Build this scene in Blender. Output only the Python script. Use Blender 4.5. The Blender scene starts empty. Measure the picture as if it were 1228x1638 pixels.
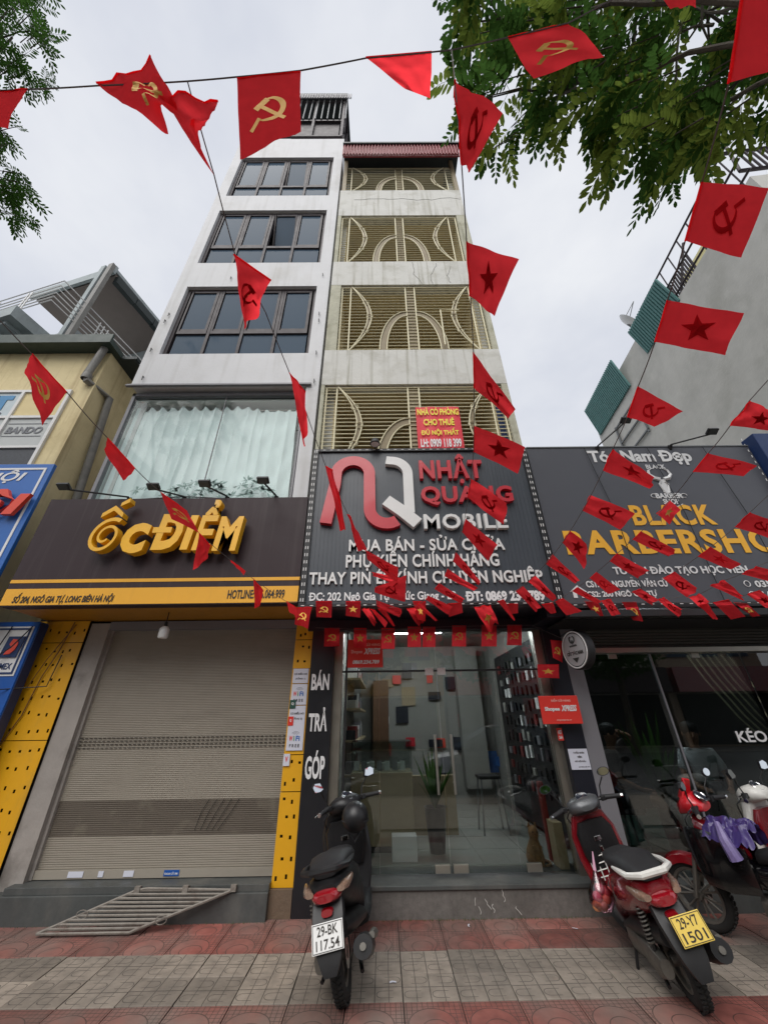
import bpy, bmesh, math, random
from mathutils import Vector, Matrix, noise
random.seed(7)
R = math.radians
sc = bpy.context.scene
COL = sc.collection
# ---------------------------------------------------------------- camera
CAMH = 1.6
F, PITCH, ROLL, YAW = 596.0, R(29.2), R(.8), R(-.45)
cam_d = bpy.data.cameras.new('camera')
cam = bpy.data.objects.new('camera', cam_d); COL.objects.link(cam)
cam_d.sensor_fit = 'VERTICAL'; cam_d.sensor_height = 24.0
cam_d.lens = F * 24.0 / 1638.0
cam_d.clip_start = .02; cam_d.clip_end = 600
def camrot():
    cy, sy = math.cos(YAW), math.sin(YAW)
    Ry = Matrix(((cy, sy, 0), (-sy, cy, 0), (0, 0, 1)))
    c, s = math.cos(PITCH), math.sin(PITCH)
    M = Matrix(((1, 0, 0), (0, -s, c), (0, -c, -s)))
    c, s = math.cos(ROLL), math.sin(ROLL)
    return Matrix(((c, -s, 0), (s, c, 0), (0, 0, 1))) @ M @ Ry
W2C = camrot()
cam.matrix_world = Matrix.Translation((0, 0, CAMH)) @ W2C.transposed().to_4x4()
sc.camera = cam
def ray(px, py): return W2C.transposed() @ Vector(((px - 614) / F, -(py - 819) / F, -1.0))
def at_depth(px, py, d): return ray(px, py) * d + Vector((0, 0, CAMH))
def onY(px, py, Y):
    d = ray(px, py); return d * (Y / d.y) + Vector((0, 0, CAMH))
# ---------------------------------------------------------------- light
SUN_EL, SUN_ROT = R(52), R(200)
w = bpy.data.worlds.new('World'); sc.world = w; w.use_nodes = True
nt = w.node_tree; nt.nodes.clear()
def N(t, ty, **k):
    n = t.nodes.new(ty)
    for a, b in k.items():
        if a in n.inputs.keys(): n.inputs[a].default_value = b
        else: setattr(n, a, b)
    return n
out = N(nt, 'ShaderNodeOutputWorld'); bg = N(nt, 'ShaderNodeBackground'); bg.inputs[1].default_value = .0585
sky = N(nt, 'ShaderNodeTexSky'); sky.sky_type = 'NISHITA'; sky.sun_disc = False
sky.sun_elevation = SUN_EL; sky.sun_rotation = SUN_ROT
tc = N(nt, 'ShaderNodeTexCoord'); mp = N(nt, 'ShaderNodeMapping'); mp.inputs['Scale'].default_value = (1, 1, 1.9)
n1 = N(nt, 'ShaderNodeTexNoise', Scale=2.1, Detail=5.0, Roughness=.55)
cr = N(nt, 'ShaderNodeValToRGB'); cr.color_ramp.elements[0].position = .3; cr.color_ramp.elements[1].position = .72
cr.color_ramp.elements[0].color = (5.7, 5.98, 6.75, 1); cr.color_ramp.elements[1].color = (7.7, 7.85, 8.15, 1)
mx = N(nt, 'ShaderNodeMixRGB'); mx.inputs[0].default_value = .94
L = nt.links.new
L(tc.outputs['Generated'], mp.inputs[0]); L(mp.outputs[0], n1.inputs['Vector']); L(n1.outputs[0], cr.inputs[0])
L(sky.outputs[0], mx.inputs[1]); L(cr.outputs[0], mx.inputs[2]); L(mx.outputs[0], bg.inputs[0]); L(bg.outputs[0], out.inputs[0])
sd = bpy.data.lights.new('sun', 'SUN'); sd.energy = 1.5; sd.angle = R(50); sd.color = (1, .97, .93)
sun = bpy.data.objects.new('sun', sd); COL.objects.link(sun)
_el, _az = SUN_EL, R(200)
sdir = Vector((math.sin(_az) * math.cos(_el), math.cos(_az) * math.cos(_el), math.sin(_el)))
sun.rotation_euler = sdir.to_track_quat('Z', 'Y').to_euler()
sc.view_settings.view_transform = 'Standard'; sc.view_settings.look = 'None'
sc.view_settings.exposure = 1.0; sc.view_settings.gamma = 1; sc.view_settings.use_curve_mapping = False
sc.cycles.use_denoising = True
sc.cycles.max_bounces = 8; sc.cycles.transparent_max_bounces = 24

# ---------------------------------------------------------------- helpers
def srgb(c):
    if isinstance(c, str):
        c = [int(c[i:i + 2], 16) / 255 for i in (0, 2, 4)]
    return tuple(x / 12.92 if x <= .04045 else ((x + .055) / 1.055) ** 2.4 for x in c) + (1,)
MATS = {}
def mat(name, col, rough=.6, metal=0., var=.0, vscale=3., bump=0., bscale=30., streak=0., stcol='3a382c', dirt=0., dcol='4a453c', dscale=1.2,
        emit=0., spec=.5, coat=0., stscale=(9, 9, .7), grime_z=None, trans=0.):
    if name in MATS: return MATS[name]
    m = bpy.data.materials.new(name); m.use_nodes = True; t = m.node_tree; b = t.nodes['Principled BSDF']
    b.inputs['Roughness'].default_value = rough; b.inputs['Metallic'].default_value = metal
    b.inputs['Specular IOR Level'].default_value = spec; b.inputs['Coat Weight'].default_value = coat
    b.inputs['Coat Roughness'].default_value = .06
    c = srgb(col); b.inputs['Base Color'].default_value = c
    lk = t.links.new; tcn = N(t, 'ShaderNodeTexCoord'); last = None
    def mixin(fac, color):
        nonlocal last
        q = N(t, 'ShaderNodeMixRGB')
        if last: lk(last, q.inputs[1])
        else: q.inputs[1].default_value = c
        q.inputs[2].default_value = color; lk(fac, q.inputs[0]); last = q.outputs[0]
    def nz(scale, lo, hi, amt, vec=None, det=4.):
        n = N(t, 'ShaderNodeTexNoise', Scale=scale, Detail=det, Roughness=.6)
        if vec:
            mm = N(t, 'ShaderNodeMapping'); mm.inputs['Scale'].default_value = vec; lk(tcn.outputs['Object'], mm.inputs[0]); lk(mm.outputs[0], n.inputs['Vector'])
        else: lk(tcn.outputs['Object'], n.inputs['Vector'])
        r = N(t, 'ShaderNodeMapRange'); r.inputs[1].default_value = lo; r.inputs[2].default_value = hi; r.inputs[4].default_value = amt
        lk(n.outputs[0], r.inputs[0]); return r.outputs[0], n.outputs[0]
    if var:
        f, _ = nz(vscale, .35, .7, 1.)
        dk = tuple(x * (1 - var) for x in c[:3]) + (1,); mixin(f, dk)
        f, _ = nz(vscale * 4.3, .4, .75, .5); mixin(f, tuple(min(1, x * (1 + var * .7)) for x in c[:3]) + (1,))
    if streak:
        f, _ = nz(1., .52, .78, streak, stscale, 6.); mixin(f, srgb(stcol))
    if dirt:
        f, _ = nz(dscale, .52, .72, dirt, None, 8.); mixin(f, srgb(dcol))
    if last: lk(last, b.inputs['Base Color'])
    if bump:
        _, nn = nz(bscale, 0, 1, 1, None, 6.)
        bp = N(t, 'ShaderNodeBump', Strength=bump, Distance=.01); lk(nn, bp.inputs['Height']); lk(bp.outputs[0], b.inputs['Normal'])
    if var or dirt:
        rr = N(t, 'ShaderNodeMapRange'); _, nn = nz(vscale * 2.3, 0, 1, 1)
        rr.inputs[3].default_value = max(.03, rough - .1); rr.inputs[4].default_value = min(1, rough + .14)
        lk(nn, rr.inputs[0]); lk(rr.outputs[0], b.inputs['Roughness'])
    if emit:
        b.inputs['Emission Color'].default_value = c; b.inputs['Emission Strength'].default_value = emit
    MATS[name] = m; return m
def glass(name, tint='dfe6e4', base=.04, rough=.01, fres=1.45, graze=1.):
    if name in MATS: return MATS[name]
    m = bpy.data.materials.new(name); m.use_nodes = True; t = m.node_tree; t.nodes.clear(); lk = t.links.new
    o = N(t, 'ShaderNodeOutputMaterial'); a = N(t, 'ShaderNodeBsdfTransparent'); g = N(t, 'ShaderNodeBsdfGlossy', Roughness=rough)
    a.inputs[0].default_value = srgb(tint); f = N(t, 'ShaderNodeFresnel', IOR=fres); x = N(t, 'ShaderNodeMixShader')
    mm = N(t, 'ShaderNodeMath'); mm.operation = 'MULTIPLY_ADD'; mm.inputs[1].default_value = graze; mm.inputs[2].default_value = base; mm.use_clamp = True
    lk(f.outputs[0], mm.inputs[0]); lk(mm.outputs[0], x.inputs[0]); lk(a.outputs[0], x.inputs[1]); lk(g.outputs[0], x.inputs[2]); lk(x.outputs[0], o.inputs[0])
    MATS[name] = m; return m
def cloth(name, col, tr=.5, rough=.8):
    if name in MATS: return MATS[name]
    m = bpy.data.materials.new(name); m.use_nodes = True; t = m.node_tree; t.nodes.clear(); lk = t.links.new
    o = N(t, 'ShaderNodeOutputMaterial'); a = N(t, 'ShaderNodeBsdfDiffuse'); g = N(t, 'ShaderNodeBsdfTranslucent'); x = N(t, 'ShaderNodeMixShader')
    x.inputs[0].default_value = tr
    tcn = N(t, 'ShaderNodeTexCoord'); n = N(t, 'ShaderNodeTexNoise', Scale=22., Detail=4.); lk(tcn.outputs['Object'], n.inputs['Vector'])
    q = N(t, 'ShaderNodeMixRGB'); c = srgb(col); q.inputs[1].default_value = c; q.inputs[2].default_value = tuple(v * .78 for v in c[:3]) + (1,)
    lk(n.outputs[0], q.inputs[0]); lk(q.outputs[0], a.inputs[0]); lk(q.outputs[0], g.inputs[0])
    bp = N(t, 'ShaderNodeBump', Strength=.25, Distance=.004); lk(n.outputs[0], bp.inputs['Height']); lk(bp.outputs[0], a.inputs['Normal'])
    lk(a.outputs[0], x.inputs[1]); lk(g.outputs[0], x.inputs[2]); lk(x.outputs[0], o.inputs[0]); MATS[name] = m; return m
ORG = {}
def root_of(o):
    while o.parent: o = o.parent
    return o
def tag(o, label=None, cat=None, group=None, kind=None):
    if label: o['label'] = label
    if cat: o['category'] = cat
    if group: o['group'] = group
    if kind: o['kind'] = kind
    return o
def thing(name, label, cat, loc=(0, 0, 0), group=None, rot=None):
    o = bpy.data.objects.new(name, None); o.empty_display_size = .1; COL.objects.link(o); o.location = loc
    if rot: o.rotation_euler = rot
    ORG[o.name] = Vector(loc); return tag(o, label, cat, group)
def struct(o): o['kind'] = 'structure'; return o
class MB:
    """collects shapes and links them as ONE mesh object (coordinates in the place, made local to the thing)"""
    def __init__(s, M=None): s.v = []; s.f = []; s.M = M
    def add(s, vs, fs):
        k = len(s.v); s.v += [Vector(p) for p in vs]; s.f += [tuple(i + k for i in f) for f in fs]; return s
    def box(s, x0, x1, y0, y1, z0, z1, rot=None, bev=0):
        if bev:
            b = bev; c = Vector(((x0 + x1) / 2, (y0 + y1) / 2, (z0 + z1) / 2)); h = Vector(((x1 - x0) / 2, (y1 - y0) / 2, (z1 - z0) / 2))
            bm = bmesh.new(); bmesh.ops.create_cube(bm, size=1)
            for v in bm.verts: v.co = Vector((v.co.x * 2 * h.x, v.co.y * 2 * h.y, v.co.z * 2 * h.z))
            bmesh.ops.bevel(bm, geom=bm.edges[:] , offset=min(b, min(h) * .95), segments=2, affect='EDGES', profile=.6)
            bm.verts.index_update(); vs = [v.co.copy() for v in bm.verts]; fs = [tuple(v.index for v in f.verts) for f in bm.faces]; bm.free()
            if rot: vs = [rot @ v for v in vs]
            return s.add([v + c for v in vs], fs)
        vs = [Vector((x, y, z)) for x in (x0, x1) for y in (y0, y1) for z in (z0, z1)]
        if rot:
            c = Vector(((x0 + x1) / 2, (y0 + y1) / 2, (z0 + z1) / 2)); vs = [c + rot @ (v - c) for v in vs]
        return s.add(vs, [(0, 1, 3, 2), (4, 6, 7, 5), (0, 4, 5, 1), (2, 3, 7, 6), (0, 2, 6, 4), (1, 5, 7, 3)])
    def tube(s, pts, r, n=6, caps=True, rs=None):
        pts = [Vector(p) for p in pts]; rings = []; prev = None; base = len(s.v)
        for i, p in enumerate(pts):
            d = (pts[min(i + 1, len(pts) - 1)] - pts[max(i - 1, 0)])
            if d.length < 1e-9: d = Vector((0, 0, 1))
            d.normalize()
            if prev is None:
                u = d.orthogonal().normalized()
            else:
                u = prev - d * prev.dot(d)
                if u.length < 1e-6: u = d.orthogonal()
                u.normalize()
            prev = u; v = d.cross(u); rr = rs[i] if rs else r
            s.v += [p + (u * math.cos(2 * math.pi * k / n) + v * math.sin(2 * math.pi * k / n)) * rr for k in range(n)]
        for i in range(len(pts) - 1):
            for k in range(n):
                a = base + i * n + k; b = base + i * n + (k + 1) % n; s.f.append((a, b, b + n, a + n))
        if caps:
            s.f.append(tuple(base + k for k in range(n))[::-1]); e = base + (len(pts) - 1) * n; s.f.append(tuple(e + k for k in range(n)))
        return s
    def lathe(s, prof, c=(0, 0, 0), axis='Z', n=20, closed=False):
        """prof: list of (radius, height)"""
        base = len(s.v); c = Vector(c); m = len(prof)
        for (r, h) in prof:
            for k in range(n):
                a = 2 * math.pi * k / n; x, y = r * math.cos(a), r * math.sin(a)
                p = {'Z': (x, y, h), 'X': (h, x, y), 'Y': (x, h, y)}[axis]; s.v.append(c + Vector(p))
        for i in range(m if closed else m - 1):
            j = (i + 1) % m
            for k in range(n): s.f.append((base + i * n + k, base + i * n + (k + 1) % n, base + j * n + (k + 1) % n, base + j * n + k))
        return s
    def loft(s, secs, caps=True):
        n = len(secs[0]); base = len(s.v)
        for q in secs: s.v += [Vector(p) for p in q]
        for i in range(len(secs) - 1):
            for k in range(n): s.f.append((base + i * n + k, base + i * n + (k + 1) % n, base + (i + 1) * n + (k + 1) % n, base + (i + 1) * n + k))
        if caps:
            s.f.append(tuple(base + k for k in range(n))[::-1]); e = base + (len(secs) - 1) * n; s.f.append(tuple(e + k for k in range(n)))
        return s
    def prism(s, poly, o, u, v, d):
        """polygon (2d) in plane o,u,v extruded by vector d"""
        o, u, v, d = Vector(o), Vector(u), Vector(v), Vector(d); n = len(poly); k = len(s.v)
        s.v += [o + u * a + v * b for a, b in poly] + [o + u * a + v * b + d for a, b in poly]
        s.f.append(tuple(range(k, k + n))[::-1]); s.f.append(tuple(range(k + n, k + 2 * n)))
        for i in range(n): s.f.append((k + i, k + (i + 1) % n, k + n + (i + 1) % n, k + n + i))
        return s
    def ball(s, c, r, n=12, sq=(1, 1, 1)):
        c = Vector(c); m = n // 2
        return s.lathe([(max(1e-4, r * math.sin(math.pi * i / m)) , -r * math.cos(math.pi * i / m)) for i in range(m + 1)], (0, 0, 0), 'Z', n)._post(len(s.v) - (m + 1) * n, c, sq)
    def _post(s, k, c, sq):
        for i in range(k, len(s.v)):
            p = s.v[i]; s.v[i] = Vector((p.x * sq[0], p.y * sq[1], p.z * sq[2])) + c
        return s
    def mesh(s, name, m, smooth=False, org=Vector((0, 0, 0)), bev=0):
        me = bpy.data.meshes.new(name); vs = [(s.M @ v if s.M else v) - org for v in s.v]
        me.from_pydata(vs, [], s.f); me.update()
        bm = bmesh.new(); bm.from_mesh(me); bmesh.ops.recalc_face_normals(bm, faces=bm.faces); bm.to_mesh(me); bm.free()
        if m: me.materials.append(m)
        if smooth:
            me.shade_smooth()
            try: me.set_sharp_from_angle(angle=R(smooth if smooth is not True else 40))
            except Exception: pass
        return me
    def build(s, name, m, parent=None, smooth=False, label=None, cat=None, group=None, kind=None, local=False):
        org = Vector((0, 0, 0))
        if parent is not None and not local: org = ORG.get(root_of(parent).name, org)
        me = s.mesh(name, m, smooth, org); o = bpy.data.objects.new(name, me); COL.objects.link(o)
        if parent is not None: o.parent = parent
        elif cat or kind:
            # put a top-level mesh at its own base
            xs = [v.co for v in me.vertices]
            if xs and kind is None:
                c = Vector((sum(v.x for v in xs) / len(xs), sum(v.y for v in xs) / len(xs), min(v.z for v in xs)))
                me.transform(Matrix.Translation(-c)); o.location = c; ORG[o.name] = c
        return tag(o, label, cat, group, kind)
def inst(name, me, loc, parent=None, rot=None, scale=None, **k):
    o = bpy.data.objects.new(name, me); COL.objects.link(o)
    p = Vector(loc)
    if parent is not None: o.parent = parent; p = p - ORG.get(root_of(parent).name, Vector((0, 0, 0)))
    o.location = p
    if rot: o.rotation_euler = rot
    if scale: o.scale = scale
    return tag(o, **k)
def copy_tree(o, parent=None):
    c = o.copy(); COL.objects.link(c)
    if parent is not None: c.parent = parent
    for ch in list(o.children): copy_tree(ch, c)
    return c
# ---- lettering
def text_mesh(body, bold=0.02, ext=0.0, shear=0., spacing=1.):
    cu = bpy.data.curves.new('lettering', 'FONT'); cu.body = body; cu.size = 1; cu.offset = bold; cu.extrude = ext; cu.shear = shear; cu.space_character = spacing
    cu.resolution_u = 3
    o = bpy.data.objects.new('tmp', cu); COL.objects.link(o)
    dg = bpy.context.evaluated_depsgraph_get(); dg.update()
    me = bpy.data.meshes.new_from_object(o.evaluated_get(dg)); bpy.data.objects.remove(o); bpy.data.curves.remove(cu)
    return me
def lettering(body, x0, x1, z0, z1, y, m, parent, depth=.004, bold=.02, shear=0., name='lettering', letters=False, fn=None, spacing=1.):
    """writing that fills the box x0..x1, z0..z1 on a face looking to -Y (or mapped by fn(u,v,w) in metres)"""
    src = body; body = body.replace('Đ', 'D'); me = text_mesh(body, bold, .5, shear, spacing)
    if not me.vertices: return None
    for i, ch in enumerate(src):
        if ch != 'Đ': continue
        m1 = text_mesh(body[:i + 1], bold, 0, shear, spacing); m2 = text_mesh('D', bold, 0, shear, spacing)
        r_ = max(v.co.x for v in m1.vertices); w_ = max(v.co.x for v in m2.vertices) - min(v.co.x for v in m2.vertices); hgt = max(v.co.y for v in m2.vertices)
        bm = bmesh.new(); bm.from_mesh(me); xa, xb, ya, yb = r_ - w_ - .09, r_ - w_ * .42, hgt * .43, hgt * .43 + .07 + bold
        q = [bm.verts.new(p) for p in ((xa, ya, -.49), (xb, ya, -.49), (xb, yb, -.49), (xa, yb, -.49), (xa, ya, .53), (xb, ya, .53), (xb, yb, .53), (xa, yb, .53))]
        for f in ((0, 3, 2, 1), (4, 5, 6, 7), (0, 1, 5, 4), (1, 2, 6, 5), (2, 3, 7, 6), (3, 0, 4, 7)): bm.faces.new([q[t] for t in f])
        bm.to_mesh(me); bm.free()
    xs = [v.co.x for v in me.vertices]; ys = [v.co.y for v in me.vertices]
    ax, bx, ay, by = min(xs), max(xs), min(ys), max(ys)
    sx = (x1 - x0) / (bx - ax); sz = (z1 - z0) / (by - ay)
    org = ORG.get(root_of(parent).name, Vector((0, 0, 0))) if parent is not None else Vector((0, 0, 0))
    for v in me.vertices:
        a = x0 + (v.co.x - ax) * sx; b = z0 + (v.co.y - ay) * sz; c = (v.co.z + .5) * depth
        p = fn(a, b, c) if fn else Vector((a, y - c, b))
        v.co = p - org
    me.materials.clear(); me.materials.append(m)
    for p in me.polygons: p.material_index = 0
    me.update()
    if not letters:
        o = bpy.data.objects.new(name, me); COL.objects.link(o); o.parent = parent; return o
    bm = bmesh.new(); bm.from_mesh(me); bm.verts.ensure_lookup_table(); seen = set(); isl = []
    for v in bm.verts:
        if v.index in seen: continue
        st = [v]; seen.add(v.index); cur = []
        while st:
            q = st.pop(); cur.append(q.index)
            for e in q.link_edges:
                t = e.other_vert(q)
                if t.index not in seen: seen.add(t.index); st.append(t)
        co = [me.vertices[i].co.x for i in cur]; isl.append([min(co), max(co), cur])
    bm.free(); isl.sort(key=lambda q: q[0] - q[1]); groups = []
    for i in isl:
        for g in groups:
            ov = min(g[1], i[1]) - max(g[0], i[0])
            if ov > .45 * (i[1] - i[0]): g[2] += i[2]; break
        else: groups.append([i[0], i[1], list(i[2])])
    res = []
    for g in sorted(groups, key=lambda q: q[0]):
        idx = {a: k for k, a in enumerate(g[2])}
        m2 = bpy.data.meshes.new('letter')
        m2.from_pydata([me.vertices[a].co.copy() for a in g[2]], [], [tuple(idx[a] for a in p.vertices) for p in me.polygons if p.vertices[0] in idx])
        m2.materials.append(m); m2.update(); o = bpy.data.objects.new('letter', m2); COL.objects.link(o); o.parent = parent; res.append(o)
    return res
def plate_holes(outer, holes, y, th, m, parent, name='panel'):
    """sheet in the XZ plane with real holes cut through"""
    cu = bpy.data.curves.new(name, 'CURVE'); cu.dimensions = '2D'; cu.fill_mode = 'BOTH'; cu.extrude = th / 2
    for poly in [outer] + holes:
        sp = cu.splines.new('POLY'); sp.points.add(len(poly) - 1); sp.use_cyclic_u = True
        for p, (a, b) in zip(sp.points, poly): p.co = (a, b, 0, 1)
    o = bpy.data.objects.new('tmp', cu); COL.objects.link(o); dg = bpy.context.evaluated_depsgraph_get(); dg.update()
    me = bpy.data.meshes.new_from_object(o.evaluated_get(dg)); bpy.data.objects.remove(o); bpy.data.curves.remove(cu)
    org = ORG.get(root_of(parent).name, Vector((0, 0, 0)))
    for v in me.vertices: v.co = Vector((v.co.x, y + v.co.z, v.co.y)) - org
    me.materials.clear(); me.materials.append(m); me.update()
    o = bpy.data.objects.new(name, me); COL.objects.link(o); o.parent = parent; return o
def sec(y, z0, z1, hw, cx=0., n=12, e=2.6, zt=None):
    """rounded cross-section ring across x,z at y"""
    r = []
    for k in range(n):
        a = 2 * math.pi * k / n; c, s_ = math.cos(a), math.sin(a)
        r.append((cx + hw * math.copysign(abs(c) ** (2 / e), c), y, (z0 + z1) / 2 + (z1 - z0) / 2 * math.copysign(abs(s_) ** (2 / e), s_)))
    return r
def arcpts(cx, cz, rx, rz, a0, a1, n, y): return [(cx + rx * math.cos(R(a0 + (a1 - a0) * i / n)), y, cz + rz * math.sin(R(a0 + (a1 - a0) * i / n))) for i in range(n + 1)]
# ================================================================ MATERIALS
M_white = mat('white_paint', 'cfcfd0', .75, var=.06, vscale=.8, bump=.25, bscale=18, streak=.4, stcol='8f8b7e', stscale=(6, 6, .3), dirt=.35, dcol='a19d92', dscale=.9)
M_oldwhite = mat('aged_white_paint', 'c9c8c2', .8, var=.1, vscale=1.3, bump=.5, bscale=14, streak=.9, stcol='6a6544', stscale=(8, 8, .3), dirt=.6, dcol='8d8976', dscale=1.6)
M_oldedge = mat('mossy_plaster', 'b5b3a0', .9, var=.2, vscale=3, bump=.8, bscale=20, streak=.8, stcol='55563a', stscale=(6, 6, .5), dirt=.7, dcol='6e6c4e', dscale=2.2)
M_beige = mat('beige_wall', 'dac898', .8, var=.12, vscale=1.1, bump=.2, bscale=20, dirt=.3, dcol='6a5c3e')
M_yellow = mat('yellow_plaster', 'dccca0', .85, var=.1, vscale=1., bump=.4, bscale=22, streak=.7, stcol='7c5a35', stscale=(5, 5, .3), dirt=.3, dcol='8a7647')
M_concrete = mat('grey_render', 'bbbab4', .9, var=.16, vscale=.7, bump=.6, bscale=12, streak=.4, stcol='8f8e88', stscale=(2.2, .8, .35), dirt=.5, dcol='97968e', dscale=.8)
M_dkconc = mat('weathered_concrete', '8d938e', .9, var=.2, vscale=1.2, bump=.6, bscale=12, streak=.6, stcol='3e403c', stscale=(3, 3, .6), dirt=.4, dcol='4d4f4a')
M_soffit = mat('brown_grey_soffit', '857973', .85, var=.1, vscale=1)
M_winframe = mat('dark_aluminium', '3b3437', .55, var=.08, spec=.3)
M_tint = mat('tinted_glass', '4a5866', .05, var=.0, spec=.3); M_tint.node_tree.nodes['Principled BSDF'].inputs['IOR'].default_value = 1.1
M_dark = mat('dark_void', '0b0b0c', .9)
M_cream = mat('cream_steel', 'ddd5b4', .55, var=.1, vscale=9, dirt=.2, dcol='8a6a40', dscale=5)
M_steel_gapshade = mat('brown_steel_gap_shade', '7f7154', .6, var=.1, vscale=6)  # real brown steel, and the shade painted into the grille gaps
M_redsheet = mat('red_corrugated_sheet', '8d2b34', .55, var=.15, vscale=3, streak=.3, stcol='5a2a28')
M_teal = mat('teal_corrugated_sheet', '4f7d7a', .5, var=.1, vscale=1.2, streak=.4, stcol='3c5a58', stscale=(4, 4, .5))
M_darksheet = mat('dark_sheet', '2c3434', .6, var=.1)
M_steel = mat('steel_bar', '6d6f70', .5, metal=.5, var=.1, vscale=6)
M_stainless = mat('stainless', 'a8a49a', .32, metal=.9, var=.05, vscale=5)
M_black = mat('black_metal', '1a1a1c', .5, var=.1)
M_brownsign = mat('dark_brown_panel', '35292c', .5, spec=.25, var=.04, vscale=1.2, streak=.12, stcol='7a7370', stscale=(12, 12, .5))
M_goldsign = mat('yellow_sign_panel', 'e2a528', .5, var=.05, vscale=2, streak=.1, stcol='8a6a30')
M_goldletter = mat('gold_letter', 'eaaf14', .4, var=.12, vscale=3, coat=.3)
M_soff_gold = mat('yellow_soffit', 'a8751a', .5, var=.1, vscale=1.5, streak=.3, stcol='5d4a2c')
M_charcoal = mat('charcoal_panel', '3c4148', .4, var=.04, vscale=1.2, streak=.16, stcol='5d6067', stscale=(14, 14, .4))
M_charcoal2 = mat('grey_print_panel', '4b4c52', .36, var=.04, vscale=1.2)
M_redletter = mat('red_letter', 'b8202f', .4, var=.06, vscale=4, coat=.2)
M_redside = mat('dark_red_side', '6d0d18', .5)
M_whiteletter = mat('white_letter', 'd6d5d3', .45, var=.05, vscale=4)
M_whiteprint = mat('white_print', 'd9d9d9', .5)
M_blackprint = mat('black_print', '26211c', .6)
M_goldprint = mat('amber_print', 'eeb02e', .5)
M_yelpanel = mat('yellow_metal_panel', 'dba114', .42, var=.06, vscale=1.5, streak=.25, stcol='7a6634', stscale=(7, 7, .5), dirt=.3, dcol='9a8142', dscale=3)
M_greyjamb = mat('grey_plaster_jamb', '98928c', .85, var=.15, vscale=2.5, bump=.4, bscale=20, dirt=.75, dcol='4c4640', dscale=1.8)
M_shutter = mat('shutter_paint', '938c80', .6, var=.06, vscale=1.5, streak=.35, stcol='6e675c', stscale=(1.5, 4, 6), dirt=.35, dcol='7c7468', dscale=1.)
M_shutdark = mat('shutter_grime', '625a50', .7, var=.1, vscale=2, dirt=.4, dcol='96907f', dscale=3)
M_stone = mat('dark_stone', '4a4d4c', .45, var=.22, vscale=6, bump=.15, bscale=40, streak=.45, stcol='77736c', stscale=(3, 3, 1.2), dirt=.4, dcol='2c2d2d', dscale=2)
M_stone2 = mat('grey_speckled_stone', '6b6763', .55, var=.3, vscale=28, bump=.2, bscale=50, streak=.4, stcol='3d3a38', stscale=(9, 9, 2), dirt=.4, dcol='3c3a35', dscale=2)
M_navy = mat('navy_panel', '141722', .4, var=.05, vscale=2)
M_greyclad = mat('grey_cladding', '77767a', .5, var=.06, vscale=2)
M_blue = mat('blue_sign_panel', '2a63ad', .42, var=.05, vscale=1.4)
M_blue2 = mat('royal_blue_panel', '0d4f9e', .4, var=.05, vscale=1.4)
M_dkblue = mat('deep_blue_side', '16305e', .45, var=.05)
M_orange = mat('orange_red_letter', 'd8442c', .4)
M_pvc = mat('grey_pvc_pipe', '7f7d78', .5, var=.15, vscale=6, dirt=.4, dcol='3f3e3b', dscale=4)
M_banner = mat('red_banner', 'd8303f', .6, var=.08, vscale=4)
M_yelprint = mat('yellow_print', 'e6d832', .5)
M_redsign = mat('red_sign_panel', 'd5362c', .4, var=.04, vscale=3)
M_pink = mat('pale_pink_print', 'f0b9ae', .5)
M_paper = mat('white_paper', 'c9cbd6', .7, var=.03)
M_wood = mat('pale_wood_board', '9b8a6c', .5, var=.14, vscale=2.2, streak=.4, stcol='7d6b4e', stscale=(1, 1, 9))
M_tilein = mat('pale_floor_tile', '8f918b', .2, var=.06, vscale=2)
M_greenfl = mat('green_floor', '2f5046', .35, var=.12, vscale=2)
M_inwall = mat('interior_wall', '8d8b85', .8, var=.1, vscale=1)
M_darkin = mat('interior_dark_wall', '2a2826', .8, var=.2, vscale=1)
M_curtain = mat('pale_green_curtain', 'e2ebec', .8, var=.04, vscale=2)
M_glass = glass('clear_glass', 'e3e8e6', .035, .012, 1.5, .7)
M_glass2 = glass('curtain_window_glass', 'f7faf9', .01, .02, 1.08, .5)
M_glassb = glass('barber_glass', 'c3cbc9', .07, .012, 1.5, 1.)
M_tube = mat('lit_tube', 'f2f6ff', .5, emit=60.)
M_bulb = mat('milk_bulb', 'd8d8d6', .3, spec=.5)
M_leafdark = cloth('leaf_green', '40602b', .5)
M_leaflight = cloth('leaf_light_green', '75883c', .5)
M_bark = mat('bark', '4a4238', .95, var=.3, vscale=8, bump=.9, bscale=30)
M_twig = mat('twig', '3a3528', .9, var=.2, vscale=8)
M_rope = mat('bunting_cord', '5a5352', .8)
M_asphalt = mat('asphalt', '4a4a4b', .85, var=.2, vscale=2, bump=.6, bscale=90)
M_line = mat('road_paint', 'c8c8c4', .7, dirt=.4)

# ================================================================ GROUND
g = MB().box(-60, 60, -60, 60, -.5, -.03).build('ground', M_asphalt, kind='structure')
struct(MB().box(-40, 40, -12.5, -1.2, -.13 + .06, -.02).build('road', M_asphalt, kind='structure'))
for k in range(9):
    MB().box(-20 + k * 5, -18 + k * 5, -6.9, -6.78, -.02, -.016).build('road_marking', M_line, kind='structure')
pv = MB().box(-14, 14, -.85, 4.86, -.03, -.012).build('pavement', mat('paving_mortar', '3d3a36', .95, var=.2, bump=.6, bscale=40), kind='structure')
for k in range(24):
    MB().box(-14.4 + k * 1.2 + .006, -13.2 + k * 1.2 - .006, -1.2, -.856, -.03, .0, bev=.015).build('kerb_stone', M_stone2, pv)
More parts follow.
